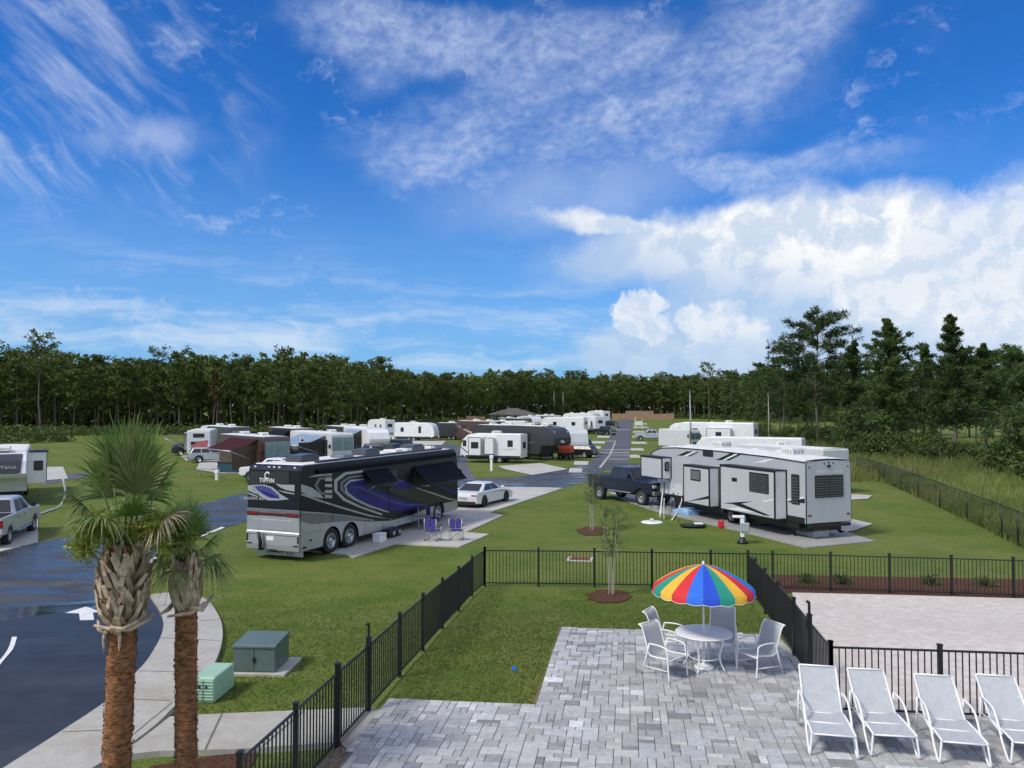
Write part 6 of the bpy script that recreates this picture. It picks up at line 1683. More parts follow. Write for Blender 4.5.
def camp():
    # low clubhouse with a hipped roof
    p = at(513, 265); r = thing('clubhouse', 'low pale building with a grey hipped roof in the distance', 'building', p, 8)
    mb = MB(); mb.box(-7, 7, -5, 5, 0, 2.6, M_['wall']); w = mb.build('wall', r)
    mb = MB(); mb.add([(-8.2, -6.2, 2.5), (8.2, -6.2, 2.5), (8.2, 6.2, 2.5), (-8.2, 6.2, 2.5), (-3.5, 0, 4.2), (3.5, 0, 4.2)], [(0, 1, 5, 4), (1, 2, 5), (2, 3, 4, 5), (3, 0, 4), (3, 2, 1, 0)], M_['shingle']); ro = mb.build('roof', r)
    mb = MB(); mb.add([(-3.8, -1.4, 3.85), (3.8, -1.4, 3.85), (3.8, 1.4, 3.85), (-3.8, 1.4, 3.85), (-1.6, 0, 4.75), (1.6, 0, 4.75)], [(0, 1, 5, 4), (1, 2, 5), (2, 3, 4, 5), (3, 0, 4), (3, 2, 1, 0)], M_['shingle']); mb.build('ridge_cap', ro)
    for x in (-4.5, -1.5, 1.5, 4.5):
        mb = MB(); mb.box(x-.6, x+.6, -5.04, -5.0, .9, 2.2, M_['glass']); mb.build('window', r)
    # flagpole with a furled banner, lamp poles
    def pole(label, px, Y, h, banner=None, cat='flagpole', nm='flagpole'):
        t = thing(nm, label, cat, at(px, Y)); mb = MB(); mb.tube([(0, 0, 0), (0, 0, h)], [.07, .045], M_['galv'], 8); mb.lathe([(.0, h-.03), (.07, h), (.07, h+.06), (0, h+.1)], M_['galv'], 8, caps=False); mb.build('pole', t)
        if banner:
            mb = MB(); z0, z1 = banner[1]*h, banner[2]*h; pts = []
            for i in range(9):
                z = z0 + (z1-z0)*i/8; q = .26*(1-.65*i/8)
                pts.append([(0.05, -.02, z), (q*.5, -.12+.05*sin(i*2.1), z), (q, .02, z), (q*.55, .10, z)])
            mb.ring_loft(pts, M_[banner[0]], True, True); mb.build('flag', t)
    pole('tall pole with a furled pale flag beside the long white fifth wheel', 690, 104, 8.2, ('rvlight', .30, .72))
    pole('plain pale pole standing against the far wood, left of its twin', 554, 290, 11, None, 'pole', 'lamp_pole')
    pole('plain pale pole standing against the far wood, right of its twin', 563, 285, 10.5, None, 'pole', 'lamp_pole')
    t = thing('camp_flag', 'small red and white flag hanging from a short pole by the silver beige motorhome', 'flag', at(301, 79)); mb = MB(); mb.tube([(0, 0, 0), (0, 0, 2.9)], .03, M_['white'], 6); mb.build('pole', t)
    mb = MB()
    for k in range(7):
        mb.box(.02, .34 - .02*(k % 2), -.04+.02*sin(k), .0+.02*sin(k), 1.15+k*.22, 1.36+k*.22, M_['ured'] if k % 2 == 0 else M_['white'])
    mb.box(.02, .22, -.05, .02, 2.25, 2.70, M_['navy']); mb.build('flag', t)
    # sign at the lane
    t = thing('site_sign', 'small white framed site sign beside the lane, above the far silver pickup', 'sign', at(638.5, 205)); mb = MB()
    for x in (-.9, .9): mb.box(x-.09, x+.09, -.09, .09, 0, 3.0 if x < 0 else 2.4, M_['white'])
    mb.build('post', t); mb = MB(); mb.box(-.8, .8, -.05, .05, .9, 2.0, M_['white']); mb.build('board', t)
    # orange cart
    p = at(566, 89); t = thing('utility_cart', 'small cart under a bright orange cover beside the black fifth wheel', 'cart', p, 20)
    mb = MB(); mb.prism([(-.9, .75), (-.85, 1.25), (-.5, 1.6), (.4, 1.62), (.85, 1.2), (.95, .75)], -.75, .75, M_['orange'], .08, seg=2); mb.build('cover', t)
    mb = MB(); mb.box(-.7, .7, -1.1, 1.1, .42, .78, M_['trim'], .04); mb.build('chassis', t)
    for x in (-.62, .62):
        for y in (-.75, .75): wheel(t, x, y, .34, .24)
    # pedestals
    def pedestal(label, p, h=1.15, big=False):
        t = thing('hookup_pedestal', label, 'utility pedestal', p, 15, 'white hookup pedestals')
        if big:
            mb = MB(); mb.box(-.09, .09, -.09, .09, -.05, 1.12, M_['white'], .02); mb.build('post', t)
            mb = MB(); mb.box(-.42, .10, -.11, .11, 1.12, 1.22, M_['white'], .02); mb.build('lamp_arm', t)
            mb = MB(); mb.box(-.10, .30, -.16, -.0, .52, .92, M_['greybox'], .03); mb.build('power_box', t)
            mb = MB(); mb.lathe([(.24, 0), (.22, .10), (.12, .18), (.12, .30)], M_['trim'], 14); mb.build('hose_base', t)
        else:
            mb = MB(); mb.box(-.11, .11, -.11, .11, -.05, h, M_['white'], .02); mb.build('post', t)
            mb = MB(); mb.box(-.17, .17, -.15, .15, h, h+.32, M_['white'], .03); mb.build('power_box', t)
    pedestal('white hookup pedestal with a grey power box in front of the grey fifth wheel', G(742.5, 543.5), big=True)
    pedestal('white hookup pedestal by the small white travel trailer', G(491.5, 471))
    pedestal('white hookup pedestal at the end of the far trailer pad on the left', G(393.5, 447))
    pedestal('white hookup pedestal beside the small table in the left row', G(217, 480), .5)
    # hose disc, hoses and crates below the grey fifth wheel
    p = G(652, 522.5); t = thing('sewer_cover', 'flat white round sewer connection pad on the grass beside the grey fifth wheel', 'sewer pad', p); mb = MB(); mb.lathe([(0, .06), (.50, .06), (.56, .03), (.56, -.05)], M_['white'], 28); mb.build('pad', t); mb = MB(); mb.lathe([(.09, .05), (.09, .16), (.11, .16), (.11, .2), (0, .2)], M_['white'], 14); mb.build('pipe_cap', t)
    def hose(label, pts, rad, mat, cat='hose'):
        q = [Vector(a) for a in pts]; o = q[0].copy(); mb = MB(); mb.tube(smooth_pts([a - o for a in q], 5), rad, M_[mat], 8); ob = mb.build('hose', None, o); tag(ob, label, cat)
    a, b = G(660, 520), G(664, 505); hose('pale hose leaning from the sewer pad up to the grey fifth wheel', [a + Vector((0, 0, .1)), a + Vector((.1, .3, .5)), a.lerp(b, .7) + Vector((0, 0, 1.0)), b + Vector((.1, 0, 1.15))], .04, 'white')
    a, b = G(672, 521), G(681, 513); hose('white hose looping down from the grey fifth wheel to the grass', [a + Vector((0, 0, .05)), b + Vector((-.2, -.1, .15)), b + Vector((.05, 0, .7)), b + Vector((.1, .15, 1.25))], .04, 'white')
    a = G(664, 520); hose('thin upright white pipe beside the sewer pad', [a, a + Vector((0, 0, .6)), a + Vector((.02, 0, 1.15))], .022, 'white', 'pipe')
    p = G(686, 514.5); t = thing('covered_bundle', 'pale blue plastic bundle lying under the grey fifth wheel', 'bundle', p, -20); mb = MB(); mb.prism([(-.8, 0), (-.75, .30), (-.3, .42), (.3, .34), (.8, .2), (.85, 0)], -.4, .4, M_['bluecloth'], .1, seg=2); mb.build('cover', t); mb = MB(); mb.tube([(-.42, -.3, .2), (0, -.3, .42), (.42, -.3, .2)], .02, M_['white'], 5); mb.build('strap', t)
    p = G(693, 527.5); t = thing('folded_grill', 'flat black folded grill with a pale lid lying on the grass', 'grill', p, 10); mb = MB(); mb.lathe([(.0, .06), (.62, .06), (.66, .12), (.6, .16), (.0, .16)], M_['trim'], 20, M=Matrix.Scale(.62, 4, (0, 1, 0))); mb.build('tray', t); mb = MB(); mb.box(.05, .5, -.15, .15, .16, .24, M_['white'], .03); mb.build('lid', t); mb = MB(); mb.tube([(-.6, 0, .15), (-.75, 0, .3), (-.6, .1, .4)], .02, M_['trim'], 5); mb.build('handle', t)
    for lab, px, py in (('folding bicycle parked under the nose of the grey fifth wheel', 662, 509.5),):
        p = G(px, py); t = thing('bicycle', lab, 'bicycle', p, 60)
        for y in (-.52, .52):
            mb = MB(); mb.tube([(0, y + .33*cos(k*pi/12), .33 + .33*sin(k*pi/12)) for k in range(25)], .022, M_['tyre'], 6); w_ = mb.build('wheel', t); mb = MB()
            for k in range(8): mb.tube([(0, y, .33), (0, y + .31*cos(k*pi/4), .33 + .31*sin(k*pi/4))], .004, M_['galv'], 3)
            mb.build('spokes', w_)
        mb = MB(); mb.tube([(0, -.52, .33), (0, -.12, .30), (0, .38, .75), (0, -.22, .72), (0, -.52, .33)], .018, M_['trim'], 6); mb.tube([(0, -.12, .30), (0, -.27, .86)], .016, M_['trim'], 6); mb.tube([(0, .52, .33), (0, .36, .95)], .016, M_['trim'], 6); mb.build('frame', t)
        mb = MB(); mb.tube([(-.28, .30, 1.0), (0, .37, .97), (.28, .30, 1.0)], .014, M_['trim'], 6); mb.build('handlebar', t); mb = MB(); mb.box(-.07, .07, -.40, -.16, .86, .92, M_['trim'], .03); mb.build('saddle', t)
    p = G(721, 528); t = thing('red_jug', 'small red fuel can beside the wheel of the grey fifth wheel', 'fuel can', p); mb = MB(); mb.box(-.14, .14, -.10, .10, 0, .34, M_['ured'], .03); mb.build('body', t); mb = MB(); mb.tube([(-.08, 0, .34), (-.06, 0, .42), (.06, 0, .42), (.08, 0, .34)], .018, M_['ured'], 6); mb.build('handle', t); mb = MB(); mb.tube([(.1, 0, .34), (.16, 0, .44)], .02, M_['trim'], 6); mb.build('spout', t)
    # camp chairs
    def camp_chair(label, p, yaw):
        t = thing('camp_chair', label, 'camp chair', p, yaw, 'blue folding camp chairs beside the big motorhome'); bl = M_['bluecanvas']; st = M_['galv']
        mb = MB()
        for s in (-1, 1): mb.box(s*.02, s*.24, -.30, -.275, .55, .98, bl, .01)
        mb.build('backrest', t); mb = MB(); mb.box(-.26, .26, -.25, .22, .42, .455, bl, .012); mb.build('seat', t)
        mb = MB()
        for s in (-1, 1): mb.box(s*.27, s*.33, -.28, .24, .62, .65, M_['trim'], .01)
        mb.build('armrest', t); mb = MB()
        for s in (-1, 1): mb.tube([(s*.29, -.29, 0), (s*.29, -.29, 1.0)], .016, st, 6); mb.tube([(s*.29, .22, 0), (s*.29, .22, .63)], .016, st, 6); mb.tube([(s*.29, -.30, .03), (s*.29, .24, .03)], .014, st, 6)
        for s in (-1, 1): mb.tube([(s*.28, .2, .05), (-s*.28, .2, .42)], .012, st, 6); mb.tube([(s*.28, -.24, .05), (-s*.28, -.24, .42)], .012, st, 6)
        mb.build('frame', t)
    camp_chair('blue camp chair on the left of the front pair, beside the pad corner', G(433, 541.5) + Vector((0, 0, .05)), 20)
    camp_chair('blue camp chair on the right of the front pair, nearest the pale pad corner', G(456.5, 541) + Vector((0, 0, .05)), 6)
    camp_chair('blue camp chair close against the motorhome, furthest back', G(424, 530) + Vector((0, 0, .05)), 80)
    camp_chair('blue camp chair between the motorhome and the front pair', G(433.5, 527.5) + Vector((0, 0, .05)), 60)
    p = G(379.5, 543); t = thing('cooler_box', 'white cool box on the pad behind the motorhome wheels', 'cool box', p + Vector((0, 0, .05)), 22); mb = MB(); mb.box(-.20, .20, -.28, .28, 0, .32, M_['white'], .03); mb.build('body', t); mb = MB(); mb.box(-.21, .21, -.29, .29, .325, .39, M_['white'], .02); mb.build('lid', t)
    p = G(392, 537.5); t = thing('gear_bag', 'black gear bag beside the white cool box', 'bag', p + Vector((0, 0, .05)), 22); mb = MB(); mb.box(-.25, .25, -.5, .5, 0, .40, M_['trim'], .10, seg=3); mb.build('body', t)
    for y in (-.25, .25):
        mb = MB(); mb.lathe([(.10, 0), (.10, .03), (.02, .05)], M_['greybox'], 12, M=T(.25, y, .2) @ RY(pi/2)); mb.build('pocket', t)
    # gear under the maroon awning
    p = at(232, 70.5); t = thing('camp_kitchen', 'dark table with a teal skirt under the maroon awning', 'table', p, 8); mb = MB(); mb.box(-1.2, 1.2, -.4, .4, .90, .97, M_['trim'], .02); mb.build('table_top', t); mb = MB(); mb.box(-1.15, 1.15, -.36, -.33, .12, .9, M_['teal'], .01); mb.build('skirt', t)
    for x in (-1.1, 1.1):
        mb = MB(); mb.box(x-.04, x+.04, -.1, .34, 0, .9, M_['trim']); mb.build('leg', t)
    p = at(209, 66); t = thing('camp_table', 'low grey folding table on the grass at the left of the maroon awning', 'table', p, 15); mb = MB(); mb.box(-.9, .9, -.35, .35, .70, .75, M_['greybox'], .01); mb.build('table_top', t)
    for x in (-.8, .8):
        mb = MB(); mb.tube([(x, -.3, 0), (x, .3, .7)], .02, M_['galv'], 6); mb.tube([(x, .3, 0), (x, -.3, .7)], .02, M_['galv'], 6); mb.build('leg', t)
    # curved pale pole near the left fifth wheel
    a, b = G(48, 512), G(60, 508); hose('pale bent sewer hose on the grass right of the left fifth wheel', [G(40, 515) + Vector((0, 0, .06)), a + Vector((0, 0, .06)), b + Vector((0, 0, .12)), b + Vector((.25, .1, .8)), b + Vector((.1, .1, 1.7))], .06, 'rvlight')
others(); camp()
# ------------------------------------------------------------------ trees
def leafclump(mb, c, rad, n, ln, wd, mat, rd, flat=1.0, tuft=True):
    for _ in range(n):
        d = Vector((rd.gauss(0, 1), rd.gauss(0, 1), rd.gauss(0, 1)*flat + .25)).normalized()
        q = c + d*rad*rd.uniform(.25, 1.0)
        x = (d + Vector((rd.gauss(0, .5), rd.gauss(0, .5), rd.gauss(0, .5)))).normalized() if tuft else Vector((rd.gauss(0, 1), rd.gauss(0, 1), rd.gauss(0, 1))).normalized()
        y = x.orthogonal(); y.rotate(Matrix.Rotation(rd.uniform(0, pi), 3, x)); y.normalize()
        x = x*ln*rd.uniform(.6, 1.2); y = y*wd*rd.uniform(.7, 1.3)
        mb.add([q-x*.5, q+y*.5, q+x*.5, q-y*.5], [(0, 1, 2, 3)], mat)

def pine_meshes(seed, H, lo, R0, nl, per, k, ln, wd, mat, shape='open', crad=.8, trunk_r=.17):
    """a pine: bare tapered trunk with limbs, and a crown of needle tufts with gaps between the limbs"""
    rd = random.Random(seed); tb, cb = MB(), MB()
    bend = [Vector((rd.gauss(0, .12), rd.gauss(0, .12), 0)) for _ in range(6)]
    pts = []; acc = Vector((0, 0, 0))
    for i in range(7):
        pts.append(Vector((acc.x, acc.y, H*i/6*.97 - (.3 if i == 0 else 0)))); acc = acc + (bend[i] if i < 6 else Vector()) * (H/16)
    tb.tube(pts, [trunk_r*(1.12 - .98*i/6) for i in range(7)], M_['bark'], 7)
    def ax(z):
        f = max(0, min(5.999, z/H*6)); i = int(f); return pts[i].lerp(pts[i+1], f-i)
    for j in range(nl):
        f = (j + rd.uniform(0, .8))/nl; z = H*(lo + (1-lo)*f)
        if shape == 'open': Lr = R0*(.55 + .75*sin(pi*min(1, .15 + .8*f)))*rd.uniform(.55, 1.15); el = rd.uniform(-.05, .45) + .3*f
        elif shape == 'cone': Lr = R0*(1.12 - 1.02*f)*rd.uniform(.32, 1.4)*(rd.random() > .22*(f > .5)); el = rd.uniform(-.12, .22) + .35*f + .55*f**4
        else: Lr = R0*(.25 + .95*sqrt(max(0, 1-(2*f-1)**2)))*rd.uniform(.6, 1.1); el = rd.uniform(.0, .5) + .2*f
        a = j*2.39996 + rd.uniform(-.5, .5)
        d = Vector((cos(a)*cos(el), sin(a)*cos(el), sin(el))); b = ax(z)
        e = b + d*Lr + Vector((0, 0, -.06*Lr*Lr*.3)); m = b.lerp(e, .5) + Vector((0, 0, .08*Lr))
        tb.tube([b, m, e], [trunk_r*.32*(1-.6*f), trunk_r*.2, .02], M_['bark'], 4)
        for q in range(per):
            t = rd.uniform(.12 if shape == 'cone' else .35, 1.08); c = (b.lerp(m, t*2) if t < .5 else m.lerp(e, t*2-1)) + Vector((rd.gauss(0, .28), rd.gauss(0, .28), rd.gauss(.1, .2)))*crad*(1.15 - .8*f if shape == 'cone' else 1)
            kk = crad*(1.2 - .85*f if shape == 'cone' else 1)
            leafclump(cb, c, kk*rd.uniform(.55, 1.0), k, ln, wd, mat, rd, .7)
    leafclump(cb, ax(H*.98), crad*(.35 if shape == 'cone' else .8), k*2, ln, wd, mat, rd, 1.8 if shape == 'cone' else 1.3)
    return tb.mesh('trunk'), cb.mesh('crown')

def plant_tree(name, label, cat, group, p, yaw, sc, meshes):
    t = thing(name, label, cat, p, yaw, group)
    t.scale = (sc[0], sc[0], sc[1]) if isinstance(sc, tuple) else (sc,)*3
    inst('trunk', meshes[0], t); inst('crown', meshes[1], t)
    return t

def woods():
    rd = random.Random(21)
    protos = [pine_meshes(s, 16, lo, r, nl, 5, 10, .70, .32, M_['pine'], 'open', 1.0) for s, lo, r, nl in ((1, .42, 2.8, 32), (2, .38, 3.0, 34), (3, .47, 2.7, 30), (4, .34, 3.1, 36), (5, .50, 2.8, 28), (6, .32, 2.9, 36))]
    line = [(-70, 158), (0, 166), (60, 172), (120, 176), (200, 176), (270, 170), (330, 172), (370, 200), (400, 222), (430, 248), (470, 262), (500, 268), (560, 300), (620, 322), (680, 322), (740, 290), (790, 240)]
    def Yat(px):
        for a, b in zip(line[:-1], line[1:]):
            if a[0] <= px <= b[0]: return a[1] + (b[1]-a[1])*(px-a[0])/(b[0]-a[0])
        return line[-1][1]
    sky_line = [(-70, 357), (0, 357), (30, 352), (60, 356), (120, 360), (170, 362), (200, 361), (270, 356), (320, 356), (350, 362), (400, 369), (430, 375), (470, 374), (500, 371), (530, 374), (560, 378), (620, 376), (650, 378), (700, 377), (740, 378), (800, 370)]
    def sky_at(px):
        for a, b in zip(sky_line[:-1], sky_line[1:]):
            if a[0] <= px <= b[0]: return a[1] + (b[1]-a[1])*(px-a[0])/(b[0]-a[0])
        return 372
    made = []; n = 0
    for row, (dY, step, cap) in enumerate(((0, 4.4, 130), (7, 5.0, 110), (16, 6.2, 60))):
        px = -64.0
        while px < 790:
            Y = Yat(px) + dY + rd.uniform(-2.5, 2.5); p = at(px, Y)
            hz = CAMZ + (HOR - sky_at(px))/FPX*Y - p.z
            h = hz*(rd.uniform(.80, 1.02) if rd.random() < .88 else rd.uniform(1.02, 1.13)) + row*.3
            made.append((p, h, row, px))
            px += step*FPX/Y*rd.uniform(.75, 1.25)
    made.sort(key=lambda m: m[0].y)
    front = made[:262]; rest = made[262:]
    for p, h, row, px in front:
        plant_tree('pine_tree', 'tall bare trunked pine in the dense wood behind the trailers', 'pine tree', 'pines of the wood along the back', p, rd.uniform(0, 360), (h/16*rd.uniform(.9, 1.15), h/16), rd.choice(protos))
    # the wood behind the first rows reads as one mass
    mb = MB(); rd2 = random.Random(8)
    def mass(p, h, n=46, lo=.36):
        lo = lo*h
        mb.tube([(p.x, p.y, p.z), (p.x + rd2.gauss(0, .2), p.y, p.z+h*.9)], [.18, .06], M_['bark'], 4)
        for _ in range(n):
            f = rd2.random(); z = lo + (h-lo)*f; rr = 2.8*sqrt(max(.05, 1-(2*f-1.0)**2*.9)); a = rd2.uniform(0, 2*pi); q = rr*sqrt(rd2.random())
            c = Vector((p.x + cos(a)*q, p.y + sin(a)*q, p.z + z)); leafclump(mb, c, 1.0, 3, 1.7, 1.05, M_['pine'], rd2, .6)
    for p, h, row, px in rest: mass(p, h)
    for row, dY, step in ((0, 22, 4.2), (1, 29, 4.6), (2, 37, 4.6), (3, 46, 5), (4, 58, 5.5)):
        px = -90.0
        while px < 900:
            Y = Yat(px) + dY + rd2.uniform(-3, 3); p = at(px, Y); hz = CAMZ + (HOR - sky_at(px))/FPX*Y - p.z
            mass(p, hz*rd2.uniform(.84, 1.03), 40 + 12*(row > 1), .36 if row < 1 else .06); px += step*FPX/Y*rd2.uniform(.8, 1.2)
    px = -90.0
    while px < 900:
        Y = Yat(px) + 42 + rd2.uniform(-6, 6); p = at(px, Y); mass(p, 10.5, 60, .02); px += 3.2*FPX/Y
    o = mb.build('woods'); tag(o, 'dense pine wood behind the front rows of pines', None, None, 'stuff')
    # taller trees that break the skyline
    for lab, px, top, Y, ms in (('tall pine with a flat spreading crown above the left wood, nearest the left edge', 40, 334, 150, 4), ('lone round topped pine standing above the left wood between the palms and the motorhomes', 157, 349, 190, 5),
                                ('pine rising a little above the far wood right of the lane', 708, 363, 240, 4)):
        p = at(px, Y); h = CAMZ + (HOR-top)/FPX*Y - p.z
        m = pine_meshes(40+px, h, .62, h*.16, 26, 5, 9, .62, .24, M_['pine'], 'open', .85)
        plant_tree('pine_tree', lab, 'pine tree', 'tall pines above the skyline', p, 20, 1.0, m)
    p = at(217, 172); plant_tree('pine_tree', 'pine with rusty brown needles in the left wood', 'pine tree', None, p, 0, (.8, .82), pine_meshes(77, 16, .55, 2.1, 20, 5, 9, .6, .25, M_['rust'], 'open', .8))
    # understorey along the foot of the wood
    mb = MB(); rd3 = random.Random(14)
    for px0, px1, dY, h, n in ((-70, 330, -10, 1.9, 420), (330, 480, -16, 2.1, 210), (480, 800, -8, 2.6, 230), (-60, 70, -38, 2.6, 120)):
        for _ in range(n):
            px = rd3.uniform(px0, px1); Y = Yat(px) + dY + rd3.uniform(-4, 10); p = at(px, Y); hh = h*rd3.uniform(.45, 1.2)
            for q in range(6):
                c = p + Vector((rd3.gauss(0, .8), rd3.gauss(0, .8), hh*rd3.uniform(.1, .95))); leafclump(mb, c, .6, 6, .55, .32, M_['shrub'] if rd3.random() < .55 else M_['oak'], rd3, .7, False)
    o = mb.build('undergrowth'); tag(o, 'bushy undergrowth along the foot of the pine wood', None, None, 'stuff')

def right_trees():
    rd = random.Random(31)
    D = M_['pinedark']
    specs = [('tall pine with a broad open crown and bare trunk left of the dark pines', 818, 318, 118, 'open', .34, .33, 84, 'pinedark'),
             ('dense dark cone shaped pine right of the broad open one', 893, 318, 92, 'cone', .06, .42, 120, 'pinedark'),
             ('narrow pine with a thin straight trunk and a ragged top near the wild grass', 954, 314, 84, 'cone', .24, .27, 70, 'pinedark'),
             ('dark pine cut off by the right edge of the picture', 1036, 350, 66, 'cone', .05, .40, 90, 'pinedark'),
             ('dark pine behind the gap between the cone shaped pine and the narrow one', 925, 346, 104, 'cone', .26, .40, 80, 'pinedark'),
             ('dark pine at the left shoulder of the cone shaped pine', 856, 343, 106, 'cone', .06, .38, 80, 'pinedark'),
             ('dark pine behind the wild grass, second from the right edge', 985, 346, 96, 'cone', .34, .38, 76, 'pinedark'),
             ('broad dark pine behind the wild grass close to the right edge', 1012, 354, 112, 'open', .36, .38, 60, 'pinedark'),
             ('small spreading pine at the left end of the tall dark pines', 783, 348, 150, 'open', .30, .34, 50, 'pinedark'),
             ('pine with a thin crown at the left end of the right hand trees', 768, 366, 185, 'open', .4, .24, 34, 'pine')]
    for i, (lab, px, top, Y, sh, lo, rr, nl, mt) in enumerate(specs):
        p = at(px, Y); h = CAMZ + (HOR-top)/FPX*Y - p.z
        near = Y < 125
        m = pine_meshes(60+i, h, lo, h*rr*(.82 if sh == 'open' else 1), nl, 11 if near else 7, 26 if near else 15, .52 if near else .65, .115 if near else .24, M_[mt], sh, .85, h*.0115)
        plant_tree('pine_tree', lab, 'pine tree', 'dark pines at the right', p, 0, 1.0, m)
    # wood behind them
    pm_ = [pine_meshes(90+s, 14, .22, 2.8, 34, 5, 9, .65, .26, M_['pinedark'], 'open', .9) for s in range(3)]
    for k in range(30):
        px = 735 + k*11.5 + rd.uniform(-4, 4); Y = 190 - k*2.2 + rd.uniform(-12, 14)
        p = at(px, Y); top = (372 + rd.uniform(-5, 8)) if px < 800 else 366 + rd.uniform(-8, 10)
        h = CAMZ + (HOR-top)/FPX*Y - p.z
        plant_tree('pine_tree', 'mid height dark pine in the belt behind the right hand trees', 'pine tree', 'belt of pines behind the wild grass', p, rd.uniform(0, 360), (h/14, h/14), rd.choice(pm_))
    # bushes, each its own
    bm_ = []
    for s in range(4):
        r2 = random.Random(120+s); mb = MB(); tb = MB()
        for k in range(6):
            a = k*1.05 + r2.uniform(-.3, .3); e = Vector((cos(a)*.6, sin(a)*.6, r2.uniform(.7, 1.3))); tb.tube([(0, 0, -.05), e*.5, e], [.04, .025, .01], M_['bark'], 4)
        for k in range(70):
            f = r2.random(); a = r2.uniform(0, 2*pi); q = sqrt(r2.random())*(1.15 - .35*f); c = Vector((cos(a)*q, sin(a)*q, .12 + 1.5*f*(1.05 - .35*q)))
            leafclump(mb, c, .34, 12, .22, .11, M_['oak'] if s % 2 else M_['shrub'], r2, .8, False)
        bm_.append((tb.mesh('stem'), mb.mesh('foliage')))
    spots = []
    for k in range(27):
        px = rd.uniform(848, 1045); Y = rd.uniform(80, 98) - max(0, px-900)*.13; spots.append((px, Y, rd.uniform(.6, 1.25)))
    for k in range(26):
        px = rd.uniform(752, 862); Y = rd.uniform(122, 150); spots.append((px, Y, rd.uniform(1.1, 2.0)))
    for k, (px, Y) in enumerate(((880, 88), (868, 90), (900, 86), (1008, 66), (1024, 64), (866, 95), (940, 80), (1038, 60))): spots.append((px, Y, 2.0))
    for px, Y, s in spots:
        p = at(px, Y); t = thing('wild_bush', 'rough green bush in the wild growth beyond the chain link fence', 'bush', p, rd.uniform(0, 360), 'wild bushes beyond the chain link fence'); t.scale = (s, s, s*rd.uniform(.8, 1.15))
        a, b = rd.choice(bm_); inst('stem', a, t); inst('foliage', b, t)
    # a dead snag
    p = at(768, 128); t = thing('dead_tree', 'thin pale dead trunk standing in the bushes left of the tall pine', 'dead tree', p); mb = MB(); mb.tube([(0, 0, 0), (.1, 0, 4), (.05, .1, 8.2)], [.12, .09, .03], M_['galv'] if False else M_['beige'], 6); mb.build('trunk', t); mb = MB(); mb.tube([(.1, 0, 4.4), (.9, .1, 5.2)], [.04, .015], M_['beige'], 5); mb.tube([(.08, 0, 6), (-.6, .1, 6.6)], [.03, .012], M_['beige'], 5); mb.build('branch', t)
    # wild grass
    mb = MB(); r4 = random.Random(77)
    fence = [(857, 474), (884, 483), (918, 497.5), (967, 521), (1018, 546)]
    fp = [G(*q) for q in fence]; fp.append(fp[-1] + (fp[-1]-fp[-2])*.8)
    n = 0
    for _ in range(15000):
        k = r4.uniform(0, len(fp)-1.001); i = int(k); b = fp[i].lerp(fp[i+1], k-i); nrm = Vector((AN.x, AN.y, 0)); dist = .15 + r4.random()**1.5*26
        p = b + nrm*dist + Vector((AX.x, AX.y, 0))*r4.uniform(-3, 8)*min(1, dist/6); p.z = zg(p.x, p.y)
        h = r4.uniform(.25, .6)*(1 + .9*min(1, dist/5)*r4.random()); 
        for q in range(4):
            a = r4.uniform(0, 2*pi); w = Vector((cos(a), sin(a), 0))*r4.uniform(.012, .028); ln = Vector((r4.gauss(0, .22), r4.gauss(0, .22), 1))*h; o = p + Vector((r4.gauss(0, .12), r4.gauss(0, .12), -.02))
            mb.add([o-w, o+w, o+ln*.6+w*.7, o+ln+Vector((r4.gauss(0, .08), r4.gauss(0, .08), -.04)), o+ln*.6-w*.7], [(0, 1, 2, 3, 4)], M_['reed'])
    o = mb.build('wild_grass'); tag(o, 'tall wild grass beyond the chain link fence', None, None, 'stuff')
    mb = MB()
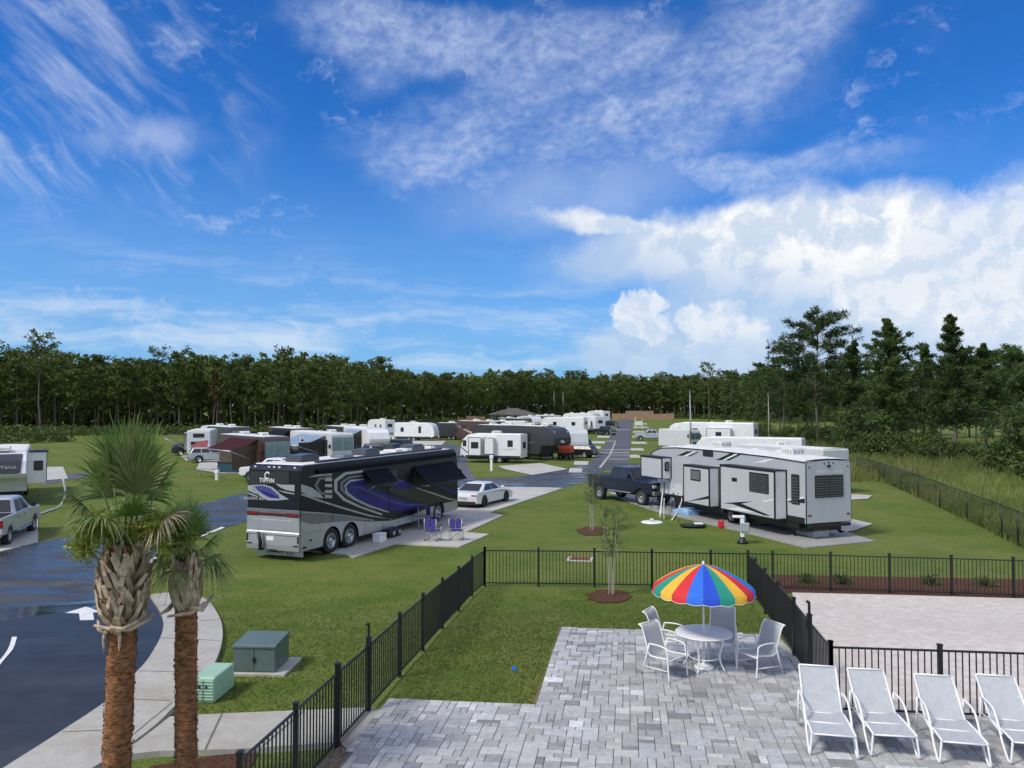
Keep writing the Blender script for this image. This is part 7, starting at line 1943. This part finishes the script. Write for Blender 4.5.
    for _ in range(9000):
        px = r4.uniform(745, 1045); Y = r4.uniform(62, 125); p = at(px, Y); h = r4.uniform(.5, 1.3)
        for q in range(4):
            a = r4.uniform(0, 2*pi); w = Vector((cos(a), sin(a), 0))*r4.uniform(.02, .05); ln = Vector((r4.gauss(0, .25), r4.gauss(0, .25), 1))*h; o = p + Vector((r4.gauss(0, .3), r4.gauss(0, .3), -.02))
            mb.add([o-w, o+w, o+ln*.6+w*.7, o+ln, o+ln*.6-w*.7], [(0, 1, 2, 3, 4)], M_['reed'])
    o = mb.build('meadow_grass'); tag(o, 'yellow green meadow grass among the trees at the right', None, None, 'stuff')
def lawn_tufts():
    # short uneven blades on the nearer lawn
    rd = random.Random(51); mb = MB(); m = M_['lawnblade']
    def poly_in(poly, x, y):
        r = False
        for i in range(len(poly)):
            a, b = poly[i], poly[(i+1) % len(poly)]
            if (a[1] > y) != (b[1] > y) and x < (b[0]-a[0])*(y-a[1])/(b[1]-a[1])+a[0]: r = not r
        return r
    inner = [(392, 699), (534, 705), (560, 628), (772, 633), (747, 592), (486, 588)]
    outer = [(200, 716), (365, 709), (480, 590), (470, 556), (300, 560), (150, 560), (160, 596), (205, 600), (226, 622), (224, 645), (214, 672), (186, 706)]
    for poly, n in ((inner, 26000), (outer, 30000)):
        xs = [p[0] for p in poly]; ys = [p[1] for p in poly]; k = 0
        g = [G(*p) for p in poly]; gx = [p.x for p in g]; gy = [p.y for p in g]; gp = [(p.x, p.y) for p in g]
        while k < n:
            x, y = rd.uniform(min(gx), max(gx)), rd.uniform(min(gy), max(gy))
            if not poly_in(gp, x, y): continue
            if rd.random() > max(0, min(1, (27.5 - y)/9.5)): k += 1; continue
            k += 1
            z = zg(x, y); h = rd.uniform(.018, .05)*(1.5 if rd.random() < .04 else 1)
            for q in range(2):
                a = rd.uniform(0, 6.28); w = rd.uniform(.006, .013); dx, dy = rd.gauss(0, .5)*h, rd.gauss(0, .5)*h
                ox, oy = x + rd.gauss(0, .02), y + rd.gauss(0, .02)
                mb.add([(ox - cos(a)*w, oy - sin(a)*w, z - .004), (ox + cos(a)*w, oy + sin(a)*w, z - .004), (ox+dx, oy+dy, z+h)], [(0, 1, 2)], m)
    o = inst('lawn_blades', mb.mesh('lawn_blades')); tag(o, 'short grass blades on the near lawn', None, None, 'stuff')
woods(); right_trees(); lawn_tufts()
